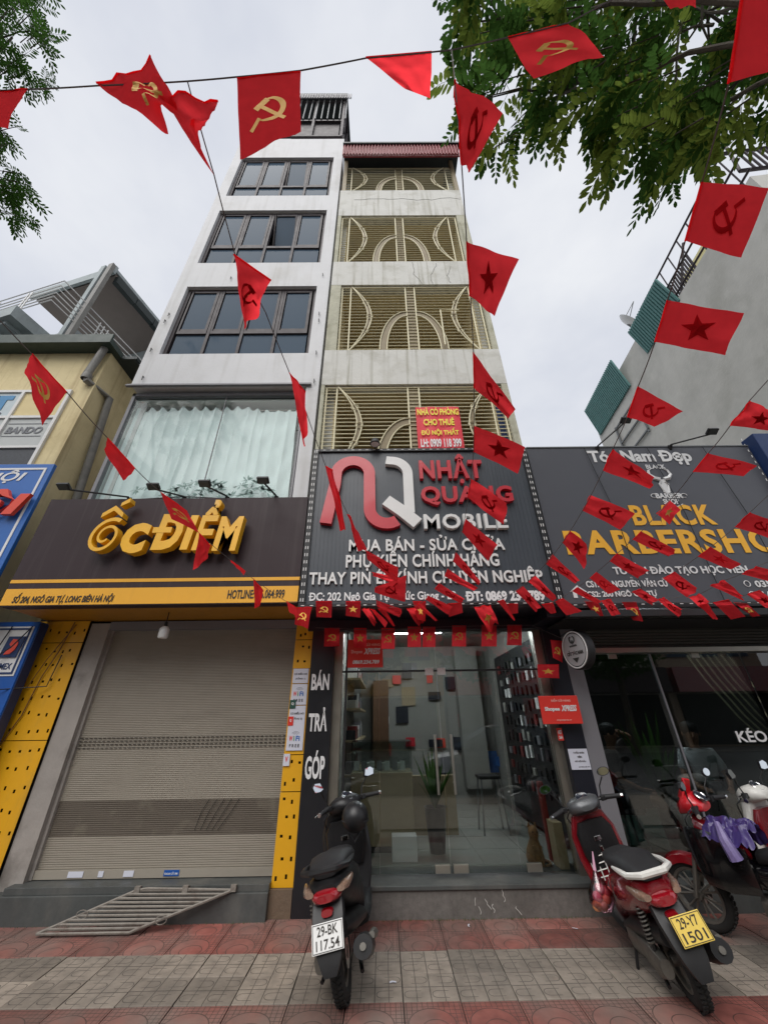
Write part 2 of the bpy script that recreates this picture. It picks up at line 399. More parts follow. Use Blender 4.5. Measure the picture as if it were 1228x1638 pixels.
# moulded paving tiles: curves and squares pressed in the face
def tilemat(name, col, red):
    m = bpy.data.materials.new(name); m.use_nodes = True; t = m.node_tree; b = t.nodes['Principled BSDF']; lk = t.links.new
    tcn = N(t, 'ShaderNodeTexCoord'); oi = N(t, 'ShaderNodeObjectInfo'); sp = N(t, 'ShaderNodeSeparateXYZ'); lk(tcn.outputs['Object'], sp.inputs[0])
    def MA(op, a, b_=None, c=None):
        n = N(t, 'ShaderNodeMath'); n.operation = op
        for i, q in enumerate((a, b_, c)):
            if q is None: continue
            if isinstance(q, (int, float)): n.inputs[i].default_value = q
            else: lk(q, n.inputs[i])
        return n.outputs[0]
    W, D = .374, .31
    gs = []
    def ring(cx, cy, r, wd, sel=None):
        dx = MA('SUBTRACT', sp.outputs[0], cx); dy = MA('SUBTRACT', sp.outputs[1], cy)
        d = MA('SQRT', MA('ADD', MA('MULTIPLY', dx, dx), MA('MULTIPLY', dy, dy)))
        g_ = MA('LESS_THAN', MA('ABSOLUTE', MA('SUBTRACT', d, r)), wd)
        if sel: g_ = MA('MULTIPLY', g_, MA(sel[0], sp.outputs[sel[1]], sel[2]))
        if sel and len(sel) > 3: g_ = MA('MULTIPLY', g_, MA(sel[3], sp.outputs[sel[4]], sel[5]))
        gs.append(g_); return d
    def line(ax, p, wd, *sel):
        g_ = MA('LESS_THAN', MA('ABSOLUTE', MA('SUBTRACT', sp.outputs[ax], p)), wd)
        for i in range(0, len(sel), 3): g_ = MA('MULTIPLY', g_, MA(sel[i], sp.outputs[sel[i + 1]], sel[i + 2]))
        gs.append(g_)
    if not red:
        for cx in (-W / 4, W / 4):
            line(0, cx, .0022)
            sgn = 1
            for cy in (-D / 4, D / 4):
                # rounded square rooms opening left / right
                for rr in (.028,):
                    ox = cx + (.045 if cy > 0 else -.045); 
                    ring(ox - .0, cy, .036, .0022, ('GREATER_THAN' if cy > 0 else 'LESS_THAN', 0, ox))
                    s1 = ('LESS_THAN', 0, ox, 'GREATER_THAN', 0, cx - .03) if cy > 0 else ('GREATER_THAN', 0, ox, 'LESS_THAN', 0, cx + .03)
                    line(1, cy + .036, .002, *s1); line(1, cy - .036, .002, *s1)
        line(0, 0., .003); line(1, 0., .003)
    else:
        ring(-.02, -.06, .145, .0028); ring(.0, -.1, .085, .0025)
        d0 = MA('SQRT', MA('ADD', MA('POWER', MA('SUBTRACT', sp.outputs[0], -.02), 2.), MA('POWER', MA('SUBTRACT', sp.outputs[1], -.06), 2.)))
        outm = MA('GREATER_THAN', d0, .15)
        for ax, st in ((0, .034), (1, .034)):
            fr = MA('FRACT', MA('DIVIDE', MA('ADD', sp.outputs[ax], 5.), st))
            gs.append(MA('MULTIPLY', MA('LESS_THAN', fr, .11), outm))
    tot = gs[0]
    for q in gs[1:]: tot = MA('MAXIMUM', tot, q)
    n = N(t, 'ShaderNodeTexNoise', Scale=9., Detail=6.); ad = N(t, 'ShaderNodeVectorMath'); ad.operation = 'ADD'
    lk(tcn.outputs['Object'], ad.inputs[0]); lk(oi.outputs['Location'], ad.inputs[1]); lk(ad.outputs[0], n.inputs['Vector'])
    n2 = N(t, 'ShaderNodeTexNoise', Scale=1.1, Detail=4.); lk(ad.outputs[0], n2.inputs['Vector'])
    mr = N(t, 'ShaderNodeMapRange'); mr.inputs[1].default_value = .35; mr.inputs[2].default_value = .68; lk(n.outputs[0], mr.inputs[0])
    c = srgb(col); q = N(t, 'ShaderNodeMixRGB'); q.inputs[1].default_value = c; q.inputs[2].default_value = tuple(v * .66 for v in c[:3]) + (1,); lk(mr.outputs[0], q.inputs[0])
    q4 = N(t, 'ShaderNodeMixRGB'); q4.inputs[2].default_value = srgb('7a736b'); lk(q.outputs[0], q4.inputs[1])
    mr2 = N(t, 'ShaderNodeMapRange'); mr2.inputs[1].default_value = .4; mr2.inputs[2].default_value = .65; mr2.inputs[4].default_value = .85 if red else .6; lk(n2.outputs[0], mr2.inputs[0]); lk(mr2.outputs[0], q4.inputs[0])
    q3 = N(t, 'ShaderNodeMixRGB'); q3.blend_type = 'MULTIPLY'; q3.inputs[0].default_value = 1.; lk(q4.outputs[0], q3.inputs[1])
    rg = N(t, 'ShaderNodeMapRange'); rg.inputs[3].default_value = .66; rg.inputs[4].default_value = 1.14; lk(oi.outputs['Random'], rg.inputs[0]); lk(rg.outputs[0], q3.inputs[2])
    q2 = N(t, 'ShaderNodeMixRGB'); q2.inputs[2].default_value = srgb('3c3834'); lk(q3.outputs[0], q2.inputs[1]); lk(MA('MULTIPLY', tot, .85), q2.inputs[0])
    lk(q2.outputs[0], b.inputs['Base Color'])
    h = MA('ADD', MA('MULTIPLY', tot, -1.), MA('MULTIPLY', n.outputs[0], .35))
    bp = N(t, 'ShaderNodeBump', Strength=.8, Distance=.004); lk(h, bp.inputs['Height']); lk(bp.outputs[0], b.inputs['Normal'])
    rr = N(t, 'ShaderNodeMapRange'); rr.inputs[3].default_value = .38; rr.inputs[4].default_value = .85; lk(n.outputs[0], rr.inputs[0]); lk(rr.outputs[0], b.inputs['Roughness'])
    return m
MT_grey = tilemat('grey_moulded_tile', '988d81', False); MT_red = tilemat('red_moulded_tile', '94584f', True)
TW, TD = .374, .31
def tile_me(m):
    return MB().box(-TW / 2 + .0035, TW / 2 - .0035, -TD / 2 + .0035, TD / 2 - .0035, -.012, 0, bev=.004).mesh('tile', m, False)
tg, tr = tile_me(MT_grey), tile_me(MT_red)
cells = []
for r_ in range(9):
    yc = 4.60 + TD / 2 - r_ * TD
    red = r_ in (0, 1, 4, 7)
    for k in range(-13, 13):
        xc = .11 + TW / 2 + k * TW; cells.append((abs(xc) + abs(yc - 4) * .3 + (0 if yc > 3.2 else 50), xc, yc, red))
cells.sort(); rest = MB()
for i, (_, xc, yc, red) in enumerate(cells):
    dz = random.uniform(-.003, .002); rt = (R(random.uniform(-.5, .5)), R(random.uniform(-.5, .5)), R(random.uniform(-.3, .3)))
    if i < 234 : inst('tile', tr if red else tg, (xc, yc, dz), pv, rot=rt)
# last strip up against the houses and paving behind the camera
MB().box(-13, 13, -.84, 1.93, -.012, 0).build('paving_behind', MT_grey, pv, kind='stuff')
for k in range(-13, 13):
    inst('tile', tr, (.11 + TW / 2 + k * TW, 4.60 + TD + TD / 2 - .0, -.001), pv)

# ================================================================ LEFT TALL WHITE HOUSE
Yf = 4.3
wh = thing('tower_house', 'tall narrow white house of six floors with dark framed windows', 'building', (-2.5, 4.3, 0))
X0, X1 = -4.06, -1.0
wins = [(7.18, 9.2, 7.86), (10.06, 12.38, 10.83), (13.15, 15.5, 13.85)]
WX0, WX1 = -3.82, -1.24
f = MB()
zs = [6.42] + [z for w_ in wins for z in w_[:2]] + [16.85]
for i in range(0, len(zs), 2): f.box(X0, X1, Yf, Yf + .22, zs[i], zs[i + 1])
for (a, b_, c) in wins:
    f.box(X0, WX0, Yf, Yf + .22, a, b_); f.box(WX1, X1, Yf, Yf + .22, a, b_)
f.box(X0, X0 + .2, Yf + .22, 16, 4.3, 16.85); f.box(X1 - .2, X1, Yf + .22, 16, 4.3, 16.85)
f.box(X0 + .2, X1 - .2, 15.8, 16, 4.3, 16.85)
f.box(X0 + .2, X1 - .2, Yf + .3, 15.8, 16.6, 16.8)
f.box(X1 - .2, X1, Yf, Yf + .22, 4.2, 6.42)
f.build('wall', M_white, wh)
MB().box(X0 - .05, X1 - .12, Yf - .05, Yf - .003, 6.365, 6.38).box(X0 - .05, X1 - .12, Yf - .03, Yf - .003, 6.38, 6.42).build('drip_ledge', M_greyclad, wh)
# small rusty fixings left in the wall
fx = MB()
for (x, z) in ((-3.95, 8.1), (-3.93, 8.3), (-1.13, 8.3), (-1.12, 8.1), (-3.97, 7.3), (-1.1, 7.2), (-1.08, 6.5), (-3.9, 6.6), (-1.15, 9.6), (-3.0, 9.5)):
    fx.tube([(x, Yf, z), (x, Yf - .03, z), (x + .005, Yf - .03, z - .09)], .008, 5)
fx.build('wall_hooks', M_black, wh, kind='stuff')
for wi, (a, b_, tz) in enumerate(wins):
    yy = Yf + .1
    W = MB().box(WX0, WX1, yy - .03, yy + .05, a, a + .06).box(WX0, WX1, yy - .03, yy + .05, b_ - .06, b_).box(WX0, WX0 + .06, yy - .03, yy + .05, a + .06, b_ - .06).box(WX1 - .06, WX1, yy - .03, yy + .05, a + .06, b_ - .06)
    cw = (WX1 - WX0 - .12) / 4
    for k in range(1, 4): W.box(WX0 + .06 + k * cw - .026, WX0 + .06 + k * cw + .026, yy - .03, yy + .05, a + .06, b_ - .06)
    for k in range(4): W.box(WX0 + .06 + k * cw + .035, WX0 + .06 + (k + 1) * cw - .035, yy - .035, yy + .05, tz - .04, tz + .04)
    wo = W.build('window', M_winframe, wh)
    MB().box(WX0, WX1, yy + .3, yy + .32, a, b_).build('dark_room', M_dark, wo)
    for k in range(4):
        xa, xb = WX0 + .06 + k * cw + .035, WX0 + .06 + (k + 1) * cw - .035
        MB().box(xa, xb, yy + .0, yy + .02, a + .06, tz - .04).build('pane', M_tint, wo)
        za, zb = tz + .04, b_ - .06
        opn = (wi == 1 and k == 2); opn2 = (wi == 2 and k == 2)
        S = MB().box(xa, xa + .032, yy - .035, yy + .01, za, zb).box(xb - .05, xb, yy - .035, yy + .01, za, zb).box(xa + .05, xb - .05, yy - .035, yy + .01, za, za + .05).box(xa + .05, xb - .05, yy - .035, yy + .01, zb - .05, zb)
        P = MB().box(xa + .05, xb - .05, yy - .012, yy + .0, za + .05, zb - .05)
        if opn or opn2:
            an = R(13 if opn else 4); pv_ = Vector((0, yy - .01, zb)); Rm = Matrix.Rotation(an, 3, 'X')
            for q in (S, P): q.v = [pv_ + Rm @ (v - pv_) for v in q.v]
        S.build('sash', M_winframe, wo); P.build('pane', M_tint, wo)
# curtained glass box on the first floor
bx = thing('curtained_window_bay', 'wide glass bay with pale green curtain under the white tower house', 'window', (-2.6, 4.5, 4.2))
GX0, GX1, GY = -4.0, -1.27, 4.42
fr = MB().box(GX0 - .05, GX0, GY - .02, GY + .05, 4.0, 6.34).box(GX1, GX1 + .03, GY - .02, GY + .05, 4.0, 6.34).box(GX0 - .05, GX1 + .03, GY - .02, GY + .05, 6.28, 6.34)
fr.build('frame', M_greyclad, bx)
MB().box(GX0, GX1, GY + .8, GY + .83, 4.0, 6.34).box(GX0, GX1, GY + .06, GY + .8, 6.25, 6.27).box(GX0 - .04, GX0, GY + .05, GY + .8, 4.0, 6.34).build('lining', mat('pale_lining', 'dfe6e4', .8), bx)
mid = (GX0 + GX1) / 2 + .12
for a, b_ in ((GX0 + .002, mid - .006), (mid + .006, GX1 - .002)): MB().box(a, b_, GY, GY + .01, 4.0, 6.278).build('pane', M_glass2, bx)
MB().box(mid - .006, mid + .006, GY - .002, GY + .012, 4.0, 6.278).build('mullion', M_greyclad, bx)
cv, cf = [], []; nx, nz_ = 260, 26
for j in range(nz_ + 1):
    v = j / nz_; z = 6.1 - v * 2.1
    for i in range(nx + 1):
        u = i / nx; x = GX0 + .04 + u * (GX1 - GX0 - .08)
        lean = .22 * max(0, (u - .55)) * (1 - v) * 1.5
        ph = u * 30 + 1.6 * noise.noise(Vector((u * 4, v * .8, 1)))
        amp = .05 * (1 - .35 * v) * (1 if u < .62 else .65)
        y = GY + .07 + amp * (abs(math.sin(ph * 1.55)) ** .7) + .025 * noise.noise(Vector((u * 9, v * 3, 5))) + (.02 * noise.noise(Vector((u * 22, v * 9, 2))) if u > .6 else 0)
        zz = z + (.03 * math.sin(u * 95) if j == 0 else 0) - (.10 * max(0, math.sin((u - .7) * 9)) if j == 0 and u > .7 else 0)
        cv.append((x - lean * .3, y, zz))
for j in range(nz_):
    for i in range(nx): a = j * (nx + 1) + i; cf.append((a, a + 1, a + nx + 2, a + nx + 1))
MB().add(cv, cf).build('curtain', M_curtain, bx, smooth=80)
MB().tube([(GX0 + .03, GY + .17, 6.12), (GX1 - .03, GY + .17, 6.12)], .012).build('curtain_rail', M_stainless, bx)
# grey-green vine print along the foot of the curtain
vp_ = MB(); rv = random.Random(3)
for k in range(46):
    x = GX0 + .5 + rv.random() * (GX1 - GX0 - .7); z = 4.2 + rv.random() ** 1.6 * .42
    for q in range(7):
        a = rv.random() * 6.28; l = .02 + rv.random() * .035; x2, z2 = x + math.cos(a) * .05 * rv.random() * 2, z + math.sin(a) * .04
        d = Vector((math.cos(a), 0, math.sin(a))); n_ = Vector((-math.sin(a), 0, math.cos(a))); c = Vector((x2, GY - .003, z2))
        vp_.add([c - d * l, c + n_ * l * .35, c + d * l, c - n_ * l * .35], [(0, 1, 2, 3)])
    pts = [(x - .1, GY - .002, z - .02), (x, GY - .002, z + .02 * rv.random()), (x + .1, GY - .002, z)]; vp_.tube(pts, .0025, 3)
vp_.build('vine_print', mat('grey_green_print', '8ba39d', .8), bx, kind='stuff')
# rooftop cage
cg = thing('rooftop_cage', 'dark steel cage room with barred front on top of the white tower house', 'cage', (-1.9, 4.3, 16.85))
C0, C1, CY0, CY1 = -3.1, -1.12, 4.32, 8.5
q = MB().box(C0 - .1, C1 + .1, CY0 - .12, CY1, 20.45, 20.62)
q.build('roof', M_darksheet, cg)
fr = MB()
for x in (C0, -2.05, C1): fr.box(x - .04, x + .04, CY0, CY0 + .06, 17.2, 20.4)
for z in (17.2, 18.5, 20.35): fr.box(C0, C1, CY0 + .002, CY0 + .062, z - .04, z + .04); fr.box(C1 - .035, C1 + .035, CY0 + .07, CY1, z - .035, z + .035)
fr.box(C0 + .02, C1 - .04, CY0 + .1, CY1, 17.1, 17.16)
for k in range(9): fr.box(C1 - .03, C1 + .03, CY0 + .3 + k * .5, CY0 + .34 + k * .5, 17.2, 20.4)
fr.build('frame', M_winframe, cg)
bm_ = MB().tube([(0, 0, 0), (0, 0, 1.8)], .022, 6).mesh('bar', M_steel)
for k in range(11): inst('bar', bm_, (C0 + .12 + k * .195, CY0 - .02, 18.52), cg)
MB().box(C0 + .55, C1 - .1, CY0 + .08, CY0 + .1, 17.25, 18.45).build('panel', M_winframe, cg)
fringe = MB()
for k in range(54): x = C0 - .08 + k * .043; fringe.box(x, x + .024, CY0 - .14 - (k % 2) * .015, CY0 - .11, 20.05, 20.44)
fringe.build('corrugated_fringe', M_greyclad, cg)
MB().box(C0 + .05, C1 - .1, CY0 + 1.6, CY0 + 1.65, 17.2, 20.4).build('back_panel', M_dark, cg)
MB().box(-3.2, -1., 4.45, 9, 16.9, 17.08).build('base_slab', M_white, cg)

# ================================================================ MIDDLE HOUSE WITH GRILLES
mh = thing('balcony_house', 'white five floor house with cream window grilles and rust streaks', 'building', (.55, 4.3, 0))
A0, A1 = -.96, 2.08
lv = [(4.7, 6.4, -.9, 1.98), (7.25, 9.23, -.76, 1.98), (10.08, 12.1, -.88, 1.85), (13.42, 14.9, -.9, 2.02)]
for a, b_ in ((6.4, 7.25), (9.23, 10.08), (12.1, 13.42)): MB().box(A0, A1, Yf, Yf + .2, a, b_).box(A0 + .2, A1 - .2, Yf + .2, Yf + 1.6, a + .1, a + .25).build('beam', M_oldwhite, mh)
for (a, b_, xl, xr) in lv[:3]: MB().box(A0, xl, Yf + .003, Yf + .2, a, b_).build('pillar', M_oldedge, mh); MB().box(xr, A1, Yf + .003, Yf + .2, a, b_).build('pillar', M_oldedge, mh)
f = MB().box(A1 - .02 - .18, A1 - .003, Yf + .2, 14, 6.3, 14.4).box(A0 + .01, A0 + .2, Yf + .21, 14, 4.7, 14.4)
f.box(A0 + .2, A1 - .2, 13.8, 14, 4.7, 14.4); f.build('side_wall', M_oldwhite, mh)
MB().box(A1 - .2, A1 - .003, Yf + .2, 14, 4.5, 6.3).build('blue_side_wall', M_dkblue, mh)
# plaster cracks on the beams
ck = MB(); rc = random.Random(11)
for (x, z, n_) in ((-.6, 12.9, 22), (1.2, 10.0, 9), (.7, 10.05, 9), (1.5, 9.9, 7)):
    pts = [(x, Yf - .002, z)]
    for k in range(n_):
        dx, dz = ((.12, rc.uniform(-.05, .05)) if n_ > 15 else (rc.uniform(-.05, .05), -.09)); p = pts[-1]; pts.append((p[0] + dx, p[1], p[2] + dz))
    ck.tube(pts, .0032, 3)
ck.build('plaster_crack', M_blackprint, mh, kind='stuff')
for li, (a, b_, xl, xr) in enumerate(lv):
    bw = MB().box(A0 + .2, A1 - .2, 5.75, 5.8, a - .2, b_ + .1).box(A0 + .2, A0 + .22, Yf + .2, 5.75, a - .2, b_ + .1).box(A1 - .22, A1 - .2, Yf + .2, 5.75, a - .2, b_ + .1)
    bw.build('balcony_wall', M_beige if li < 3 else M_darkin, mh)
    MB().box(A0 + .2, A1 - .2, Yf + .2, 5.75, b_ + .06, b_ + .1).build('balcony_ceiling', M_beige, mh)
    d = MB().box(.2, 1.0, 5.68, 5.749, a - .2, b_ - .35).box(-.6, .1, 5.68, 5.749, a + .5, b_ - .45).build('balcony_door', M_darkin, mh)
    MB().box(.14, .2, 5.66, 5.749, a - .2, b_ - .3).box(1.0, 1.06, 5.66, 5.749, a - .2, b_ - .3).box(.2, 1., 5.66, 5.749, b_ - .35, b_ - .3).build('frame', M_steel_gapshade, d)
    # grille
    y = Yf + .05; cx = (xl + xr) / 2
    G = MB()
    for x in (xl + .03, xl + .2, cx - .09, cx + .09, xr - .2, xr - .03): G.tube([(x, y, a), (x, y, b_ - .02)], .014, 6)
    G.tube([(xl, y, a + .02), (xr, y, a + .02)], .016, 6); G.tube([(xl, y, b_ - .03), (xr, y, b_ - .03)], .016, 6)
    gr = G.build('window_grille', M_cream, mh)
    h = b_ - a; nb = 22 if li < 3 else 14
    # flat bands that paint the shade of the bar-free gaps along the curves
    for s in (-1, 1):
        ex = xl + .2 if s < 0 else xr - .2
        P = []
        for q_ in (0, .115):
            pts = [(ex - s * (.02 + (.62 - q_) * math.sin(math.pi * (.12 + .76 * t / 18)) - (.62 - q_) * math.sin(math.pi * .12) * 1.), y - .02, a + .03 + (b_ - a - .06) * t / 18) for t in range(19)]
            P.append(pts)
            MB().tube(pts, .0105, 6).build('curved_bar', M_cream, gr)
        V_ = [Vector(p) + Vector((0, .012, 0)) for p in P[0]] + [Vector(p) + Vector((0, .012, 0)) for p in P[1]]
        MB().add(V_, [(i, i + 1, i + 20, i + 19) for i in range(18)]).build('gap_shade_band', M_steel_gapshade, gr)
        for t in (5, 9, 13):
            p = (Vector(P[0][t]) + Vector(P[1][t])) / 2; MB().lathe([(.05, -.01), (.062, 0), (.05, .01)], (p.x, p.y - .005, p.z), 'Y', 12).build('ring', M_cream, gr)
        P = []
        for q_ in (0, .13):
            pts = [(cx + s * (.09 + (.52 - q_) * math.sin(R(90 * t / 12))), y - .02, a + .05 + (h * .55 - q_) * math.cos(R(90 * t / 12))) for t in range(13)]
            P.append(pts); MB().tube(pts, .0105, 6).build('curved_bar', M_cream, gr)
        V_ = [Vector(p) + Vector((0, .012, 0)) for p in P[0]] + [Vector(p) + Vector((0, .012, 0)) for p in P[1]]
        MB().add(V_, [(i, i + 1, i + 14, i + 13) for i in range(12)]).build('gap_shade_band', M_steel_gapshade, gr)
    MB().box(cx - .08, cx + .08, y + .014, y + .02, a, b_).build('centre_band', M_steel_gapshade, gr)
    hb = MB().tube([(xl, 0, 0), (xr, 0, 0)], .0085, 5).mesh('bar', M_cream)
    for k in range(1, nb): inst('bar', hb, (0, y + .005, a + h * k / nb), gr)
# awning bracket left on the third floor grille
MB().tube([(1.15, Yf - .02, 7.35), (1.15, Yf - .02, 8.35), (1.5, Yf - .02, 8.35)], .014).build('loose_bracket', M_cream, mh)
MB().box(A0 + .02, A1 + .16, Yf - .35, 9.5, 15.32, 15.4).build('roof', M_darksheet, mh)
fg = MB()
for k in range(76): x = A0 + .02 + k * .041; fg.box(x, x + .023, Yf - .3 - (k % 2) * .02, Yf - .27, 14.72, 15.31)
fg.build('red_corrugated_fringe', M_redsheet, mh)
MB().box(A0 + .03, A1 + .1, Yf - .26, Yf - .23, 14.72, 15.31).build('fringe_back', M_redsheet, mh)
for x in (A0 + .08, A1 - .05): MB().box(x - .05, x + .05, Yf + .01, Yf + .1, 13.42, 15.3).build('post', M_steel_gapshade, mh)

bn = thing('rental_banner', 'red rooms-for-rent banner with yellow writing tied to the lowest grille', 'banner', (1.1, 4.3, 5.0))
p0, p1, p2, p3 = onY(664, 652, 4.28), onY(735, 651, 4.28), onY(664, 722, 4.28), onY(738, 720, 4.28)
bx0, bx1, bz0, bz1 = p0.x, p1.x - .02, 5.02, p0.z
nv = 12; vs = [(bx0 + (bx1 - bx0) * i / nv, 4.27 + .008 * math.sin(i * 1.1) - .0 * j, bz1 + (bz0 - bz1) * j / nv) for j in range(nv + 1) for i in range(nv + 1)]
MB().add(vs, [(j * 13 + i, j * 13 + i + 1, j * 13 + i + 14, j * 13 + i + 13) for j in range(nv) for i in range(nv)]).build('cloth', M_banner, bn, smooth=80)
hh = (bz1 - bz0) / 4
for k, (s_, mm_, w_) in enumerate((('NHÀ CÓ PHÒNG', M_yelprint, .05), ('CHO THUÊ', M_yelprint, .26), ('ĐỦ NỘI THẤT', M_yelprint, .14), ('LH: 0909 118 399', M_whiteprint, .1))):
    lettering(s_, bx0 + w_ * (bx1 - bx0) * .6, bx1 - w_ * (bx1 - bx0) * .6, bz1 - hh * (k + .88), bz1 - hh * (k + .12), 4.255, mm_, bn, .003, .03)
sl = thing('round_lamp', 'small round spotlight above the black phone shop sign', 'lamp', (-.08, 4.2, 4.98))
MB().lathe([(.02, 0), (.05, -.02), (.075, -.09), (.07, -.1), (.0, -.1)], (-.08, 4.1, 5.08), 'Z', 14).build('lamp_head', M_black, sl, True)
MB().lathe([(.0, -.101), (.06, -.101)], (-.08, 4.1, 5.08), 'Z', 14).build('lens', M_bulb, sl)
MB().tube([(-.08, 4.1, 5.08), (-.08, 4.24, 5.02)], .012).build('arm', M_black, sl)

# ================================================================ YELLOW HOUSE ON THE LEFT
yh = thing('yellow_house', 'low yellow plastered house with green gutter left of the white tower', 'building', (-7, 4.7, 0))
f = MB().box(-12, -6.1, 4.6, 4.8, 0, 7.6).box(-6.1, -4.97, 4.6, 4.8, 0, 7.6).box(-5.17, -4.97, 4.8, 12, 0, 7.6).box(-12, -5.17, 11.8, 12, 0, 7.6)
f.build('wall', M_yellow, yh)
MB().box(-12.1, -4.85, 4.4, 4.72, 7.602, 7.72).box(-12.1, -4.85, 4.36, 4.4, 7.6, 7.82).build('gutter', mat('green_gutter', '2d3d36', .5, var=.15), yh)
ro = MB()
for k in range(30): ro.box(-5.3 + 0 * k, -4.6, 4.75 + k * .24, 4.87 + k * .24, 7.63, 7.7 + .0 * k)
ro.box(-12, -4.62, 4.73, 12, 7.605, 7.63); ro.build('roof', M_darksheet, yh)
dp = MB().tube([(-5.03, 4.5, 7.62), (-5.12, 4.52, 6.95), (-5.08, 4.52, 6.8), (-4.9, 4.9, 6.75), (-4.87, 5.15, 4.4)], .06, 10)
dp.lathe([(.075, -.06), (.08, 0), (.075, .06)], (-5.1, 4.52, 6.88), 'Z', 10); dp.build('drainpipe', M_pvc, yh, True)
# window with posters
a, b_ = onY(0, 712, 4.58), onY(45, 620, 4.58)
wx0, wx1, wz0, wz1 = -7.6, -5.28, 4.95, 6.62
W = MB().box(wx0, wx1, 4.56, 4.6, wz0, wz0 + .05).box(wx0, wx1, 4.56, 4.6, wz1 - .05, wz1).box(wx1 - .05, wx1, 4.56, 4.6, wz0 + .05, wz1 - .05).box(wx0, wx1 - .05, 4.56, 4.6, 5.98, 6.03).box(-6.1, -6.05, 4.555, 4.6, wz0 + .05, wz1 - .05).box(wx0, wx1 - .05, 4.56, 4.6, 5.36, 5.4)
wo = W.build('window', M_whiteletter, yh)
MB().box(wx0, -6.105, 4.585, 4.599, 6.03, wz1 - .05).build('pane', mat('poster_white', 'b9c4c8', .3, var=.03), wo)
MB().box(-6.05, wx1 - .05, 4.585, 4.599, 6.03, wz1 - .05).build('pane', M_beige, wo)
MB().box(wx0, wx1 - .05, 4.585, 4.599, 5.401, 5.98).build('poster', mat('poster_grey', 'b5b8b6', .35, var=.05), wo)
MB().box(wx0, wx1 - .05, 4.585, 4.599, wz0 + .05, 5.36).build('patterned_pane', mat('poster_dark', '35383e', .4, var=.5, vscale=25), wo)
GP = mat('grey_print', '6e7075', .5)
lettering('BANDO', -6.0, -5.42, 5.66, 5.8, 4.58, GP, wo, .003, .03, .2)
for z in (5.6, 5.86): MB().box(-6.02, -5.4, 4.58, 4.584, z, z + .015).build('print_line', GP, wo)
lettering('TT', -6.75, -6.2, 6.17, 6.5, 4.58, mat('blue_print', '3c7fae', .5), wo, .003, .08)
lettering('ECO', -6.6, -6.25, 6.07, 6.13, 4.58, GP, wo, .003, .03)

# big blue sign, left edge of the picture
bs = thing('blue_shop_sign', 'large blue sign with white border and orange lettering at left edge', 'sign', (-5.5, 4.1, 3.2))
e1 = onY(88, 742, 4.2); BX1 = e1.x; BZ1 = e1.z
MB().box(-7.5, BX1, 4.2, 4.25, 2.75, BZ1, bev=.008).build('panel', M_blue, bs)
b = MB().box(-7.4, BX1 - .07, 4.192, 4.199, BZ1 - .1, BZ1 - .07).box(BX1 - .1, BX1 - .07, 4.192, 4.199, 2.85, BZ1 - .1)
b.build('border', M_whiteprint, bs)
lettering('HÀ NỘI', -5.95, onY(40, 762, 4.2).x + .02, 4.45, onY(40, 752, 4.2).z, 4.197, M_whiteprint, bs, .004, .02, .25)
lettering('ĐÔI', -5.85, onY(35, 790, 4.2).x + .22, 3.92, 4.3, 4.16, M_orange, bs, .05, .05, .25, letters=True)
# pale blue advertising box below
ps = thing('fuel_brand_sign', 'blue light box sign with white emblem panel beside yellow column', 'sign', (-4.6, 4.6, .5))
XR = onY(63, 1000, 4.7).x
MB().box(-5.6, XR, 4.7, 4.83, .45, 2.72, bev=.008).build('box', M_blue2, ps); MB().box(XR + .001, XR + .012, 4.71, 4.83, .45, 2.7).build('side', M_dkblue, ps)
MB().box(-5.4, XR - .04, 4.692, 4.699, 2.1, 2.66).build('panel', M_whiteprint, ps)
for (z0, z1, x0, x1) in ((2.12, 2.14, -5.3, XR - .06), (2.62, 2.64, -5.3, XR - .06), (2.14, 2.62, XR - .08, XR - .06)): MB().box(x0, x1, 4.685, 4.691, z0, z1).build('border', M_dkblue, ps)
EX = XR - .4
MB().prism([(0, 0), (.2, 0), (.22, .24), (.02, .24)], (EX + .1, 4.684, 2.3), (1, 0, 0), (0, 0, 1), (0, -.006, 0)).build('emblem_square', M_dkblue, ps)
MB().prism([(0, 0), (.07, .01), (.11, .06), (.12, .12), (.1, .17), (.04, .18), (.02, .12), (.05, .09), (.02, .05)], (EX + .15, 4.677, 2.33), (1, 0, 0), (0, 0, 1), (0, -.006, 0)).build('emblem_flame', M_orange, ps)
lettering('PETROLIMEX', EX - .1, XR - .11, 2.17, 2.24, 4.69, M_dkblue, ps, .003, .02)
lettering('YÊN', XR - .5, XR - .1, 1.5, 1.82, 4.696, M_whiteprint, ps, .003, .03)
MB().tube([(XR - .3, 4.68, 2.66), (XR - .34, 4.64, 2.3), (XR - .15, 4.63, 1.95), (-3.98, 4.86, 2.0), (-3.95, 4.87, 2.35)], .007, 5).tube([(XR - .05, 4.68, 2.66), (XR - .15, 4.62, 2.4), (XR - .4, 4.62, 2.2), (-5.0, 4.65, 2.1)], .007, 5).build('loose_cable', M_black, ps)

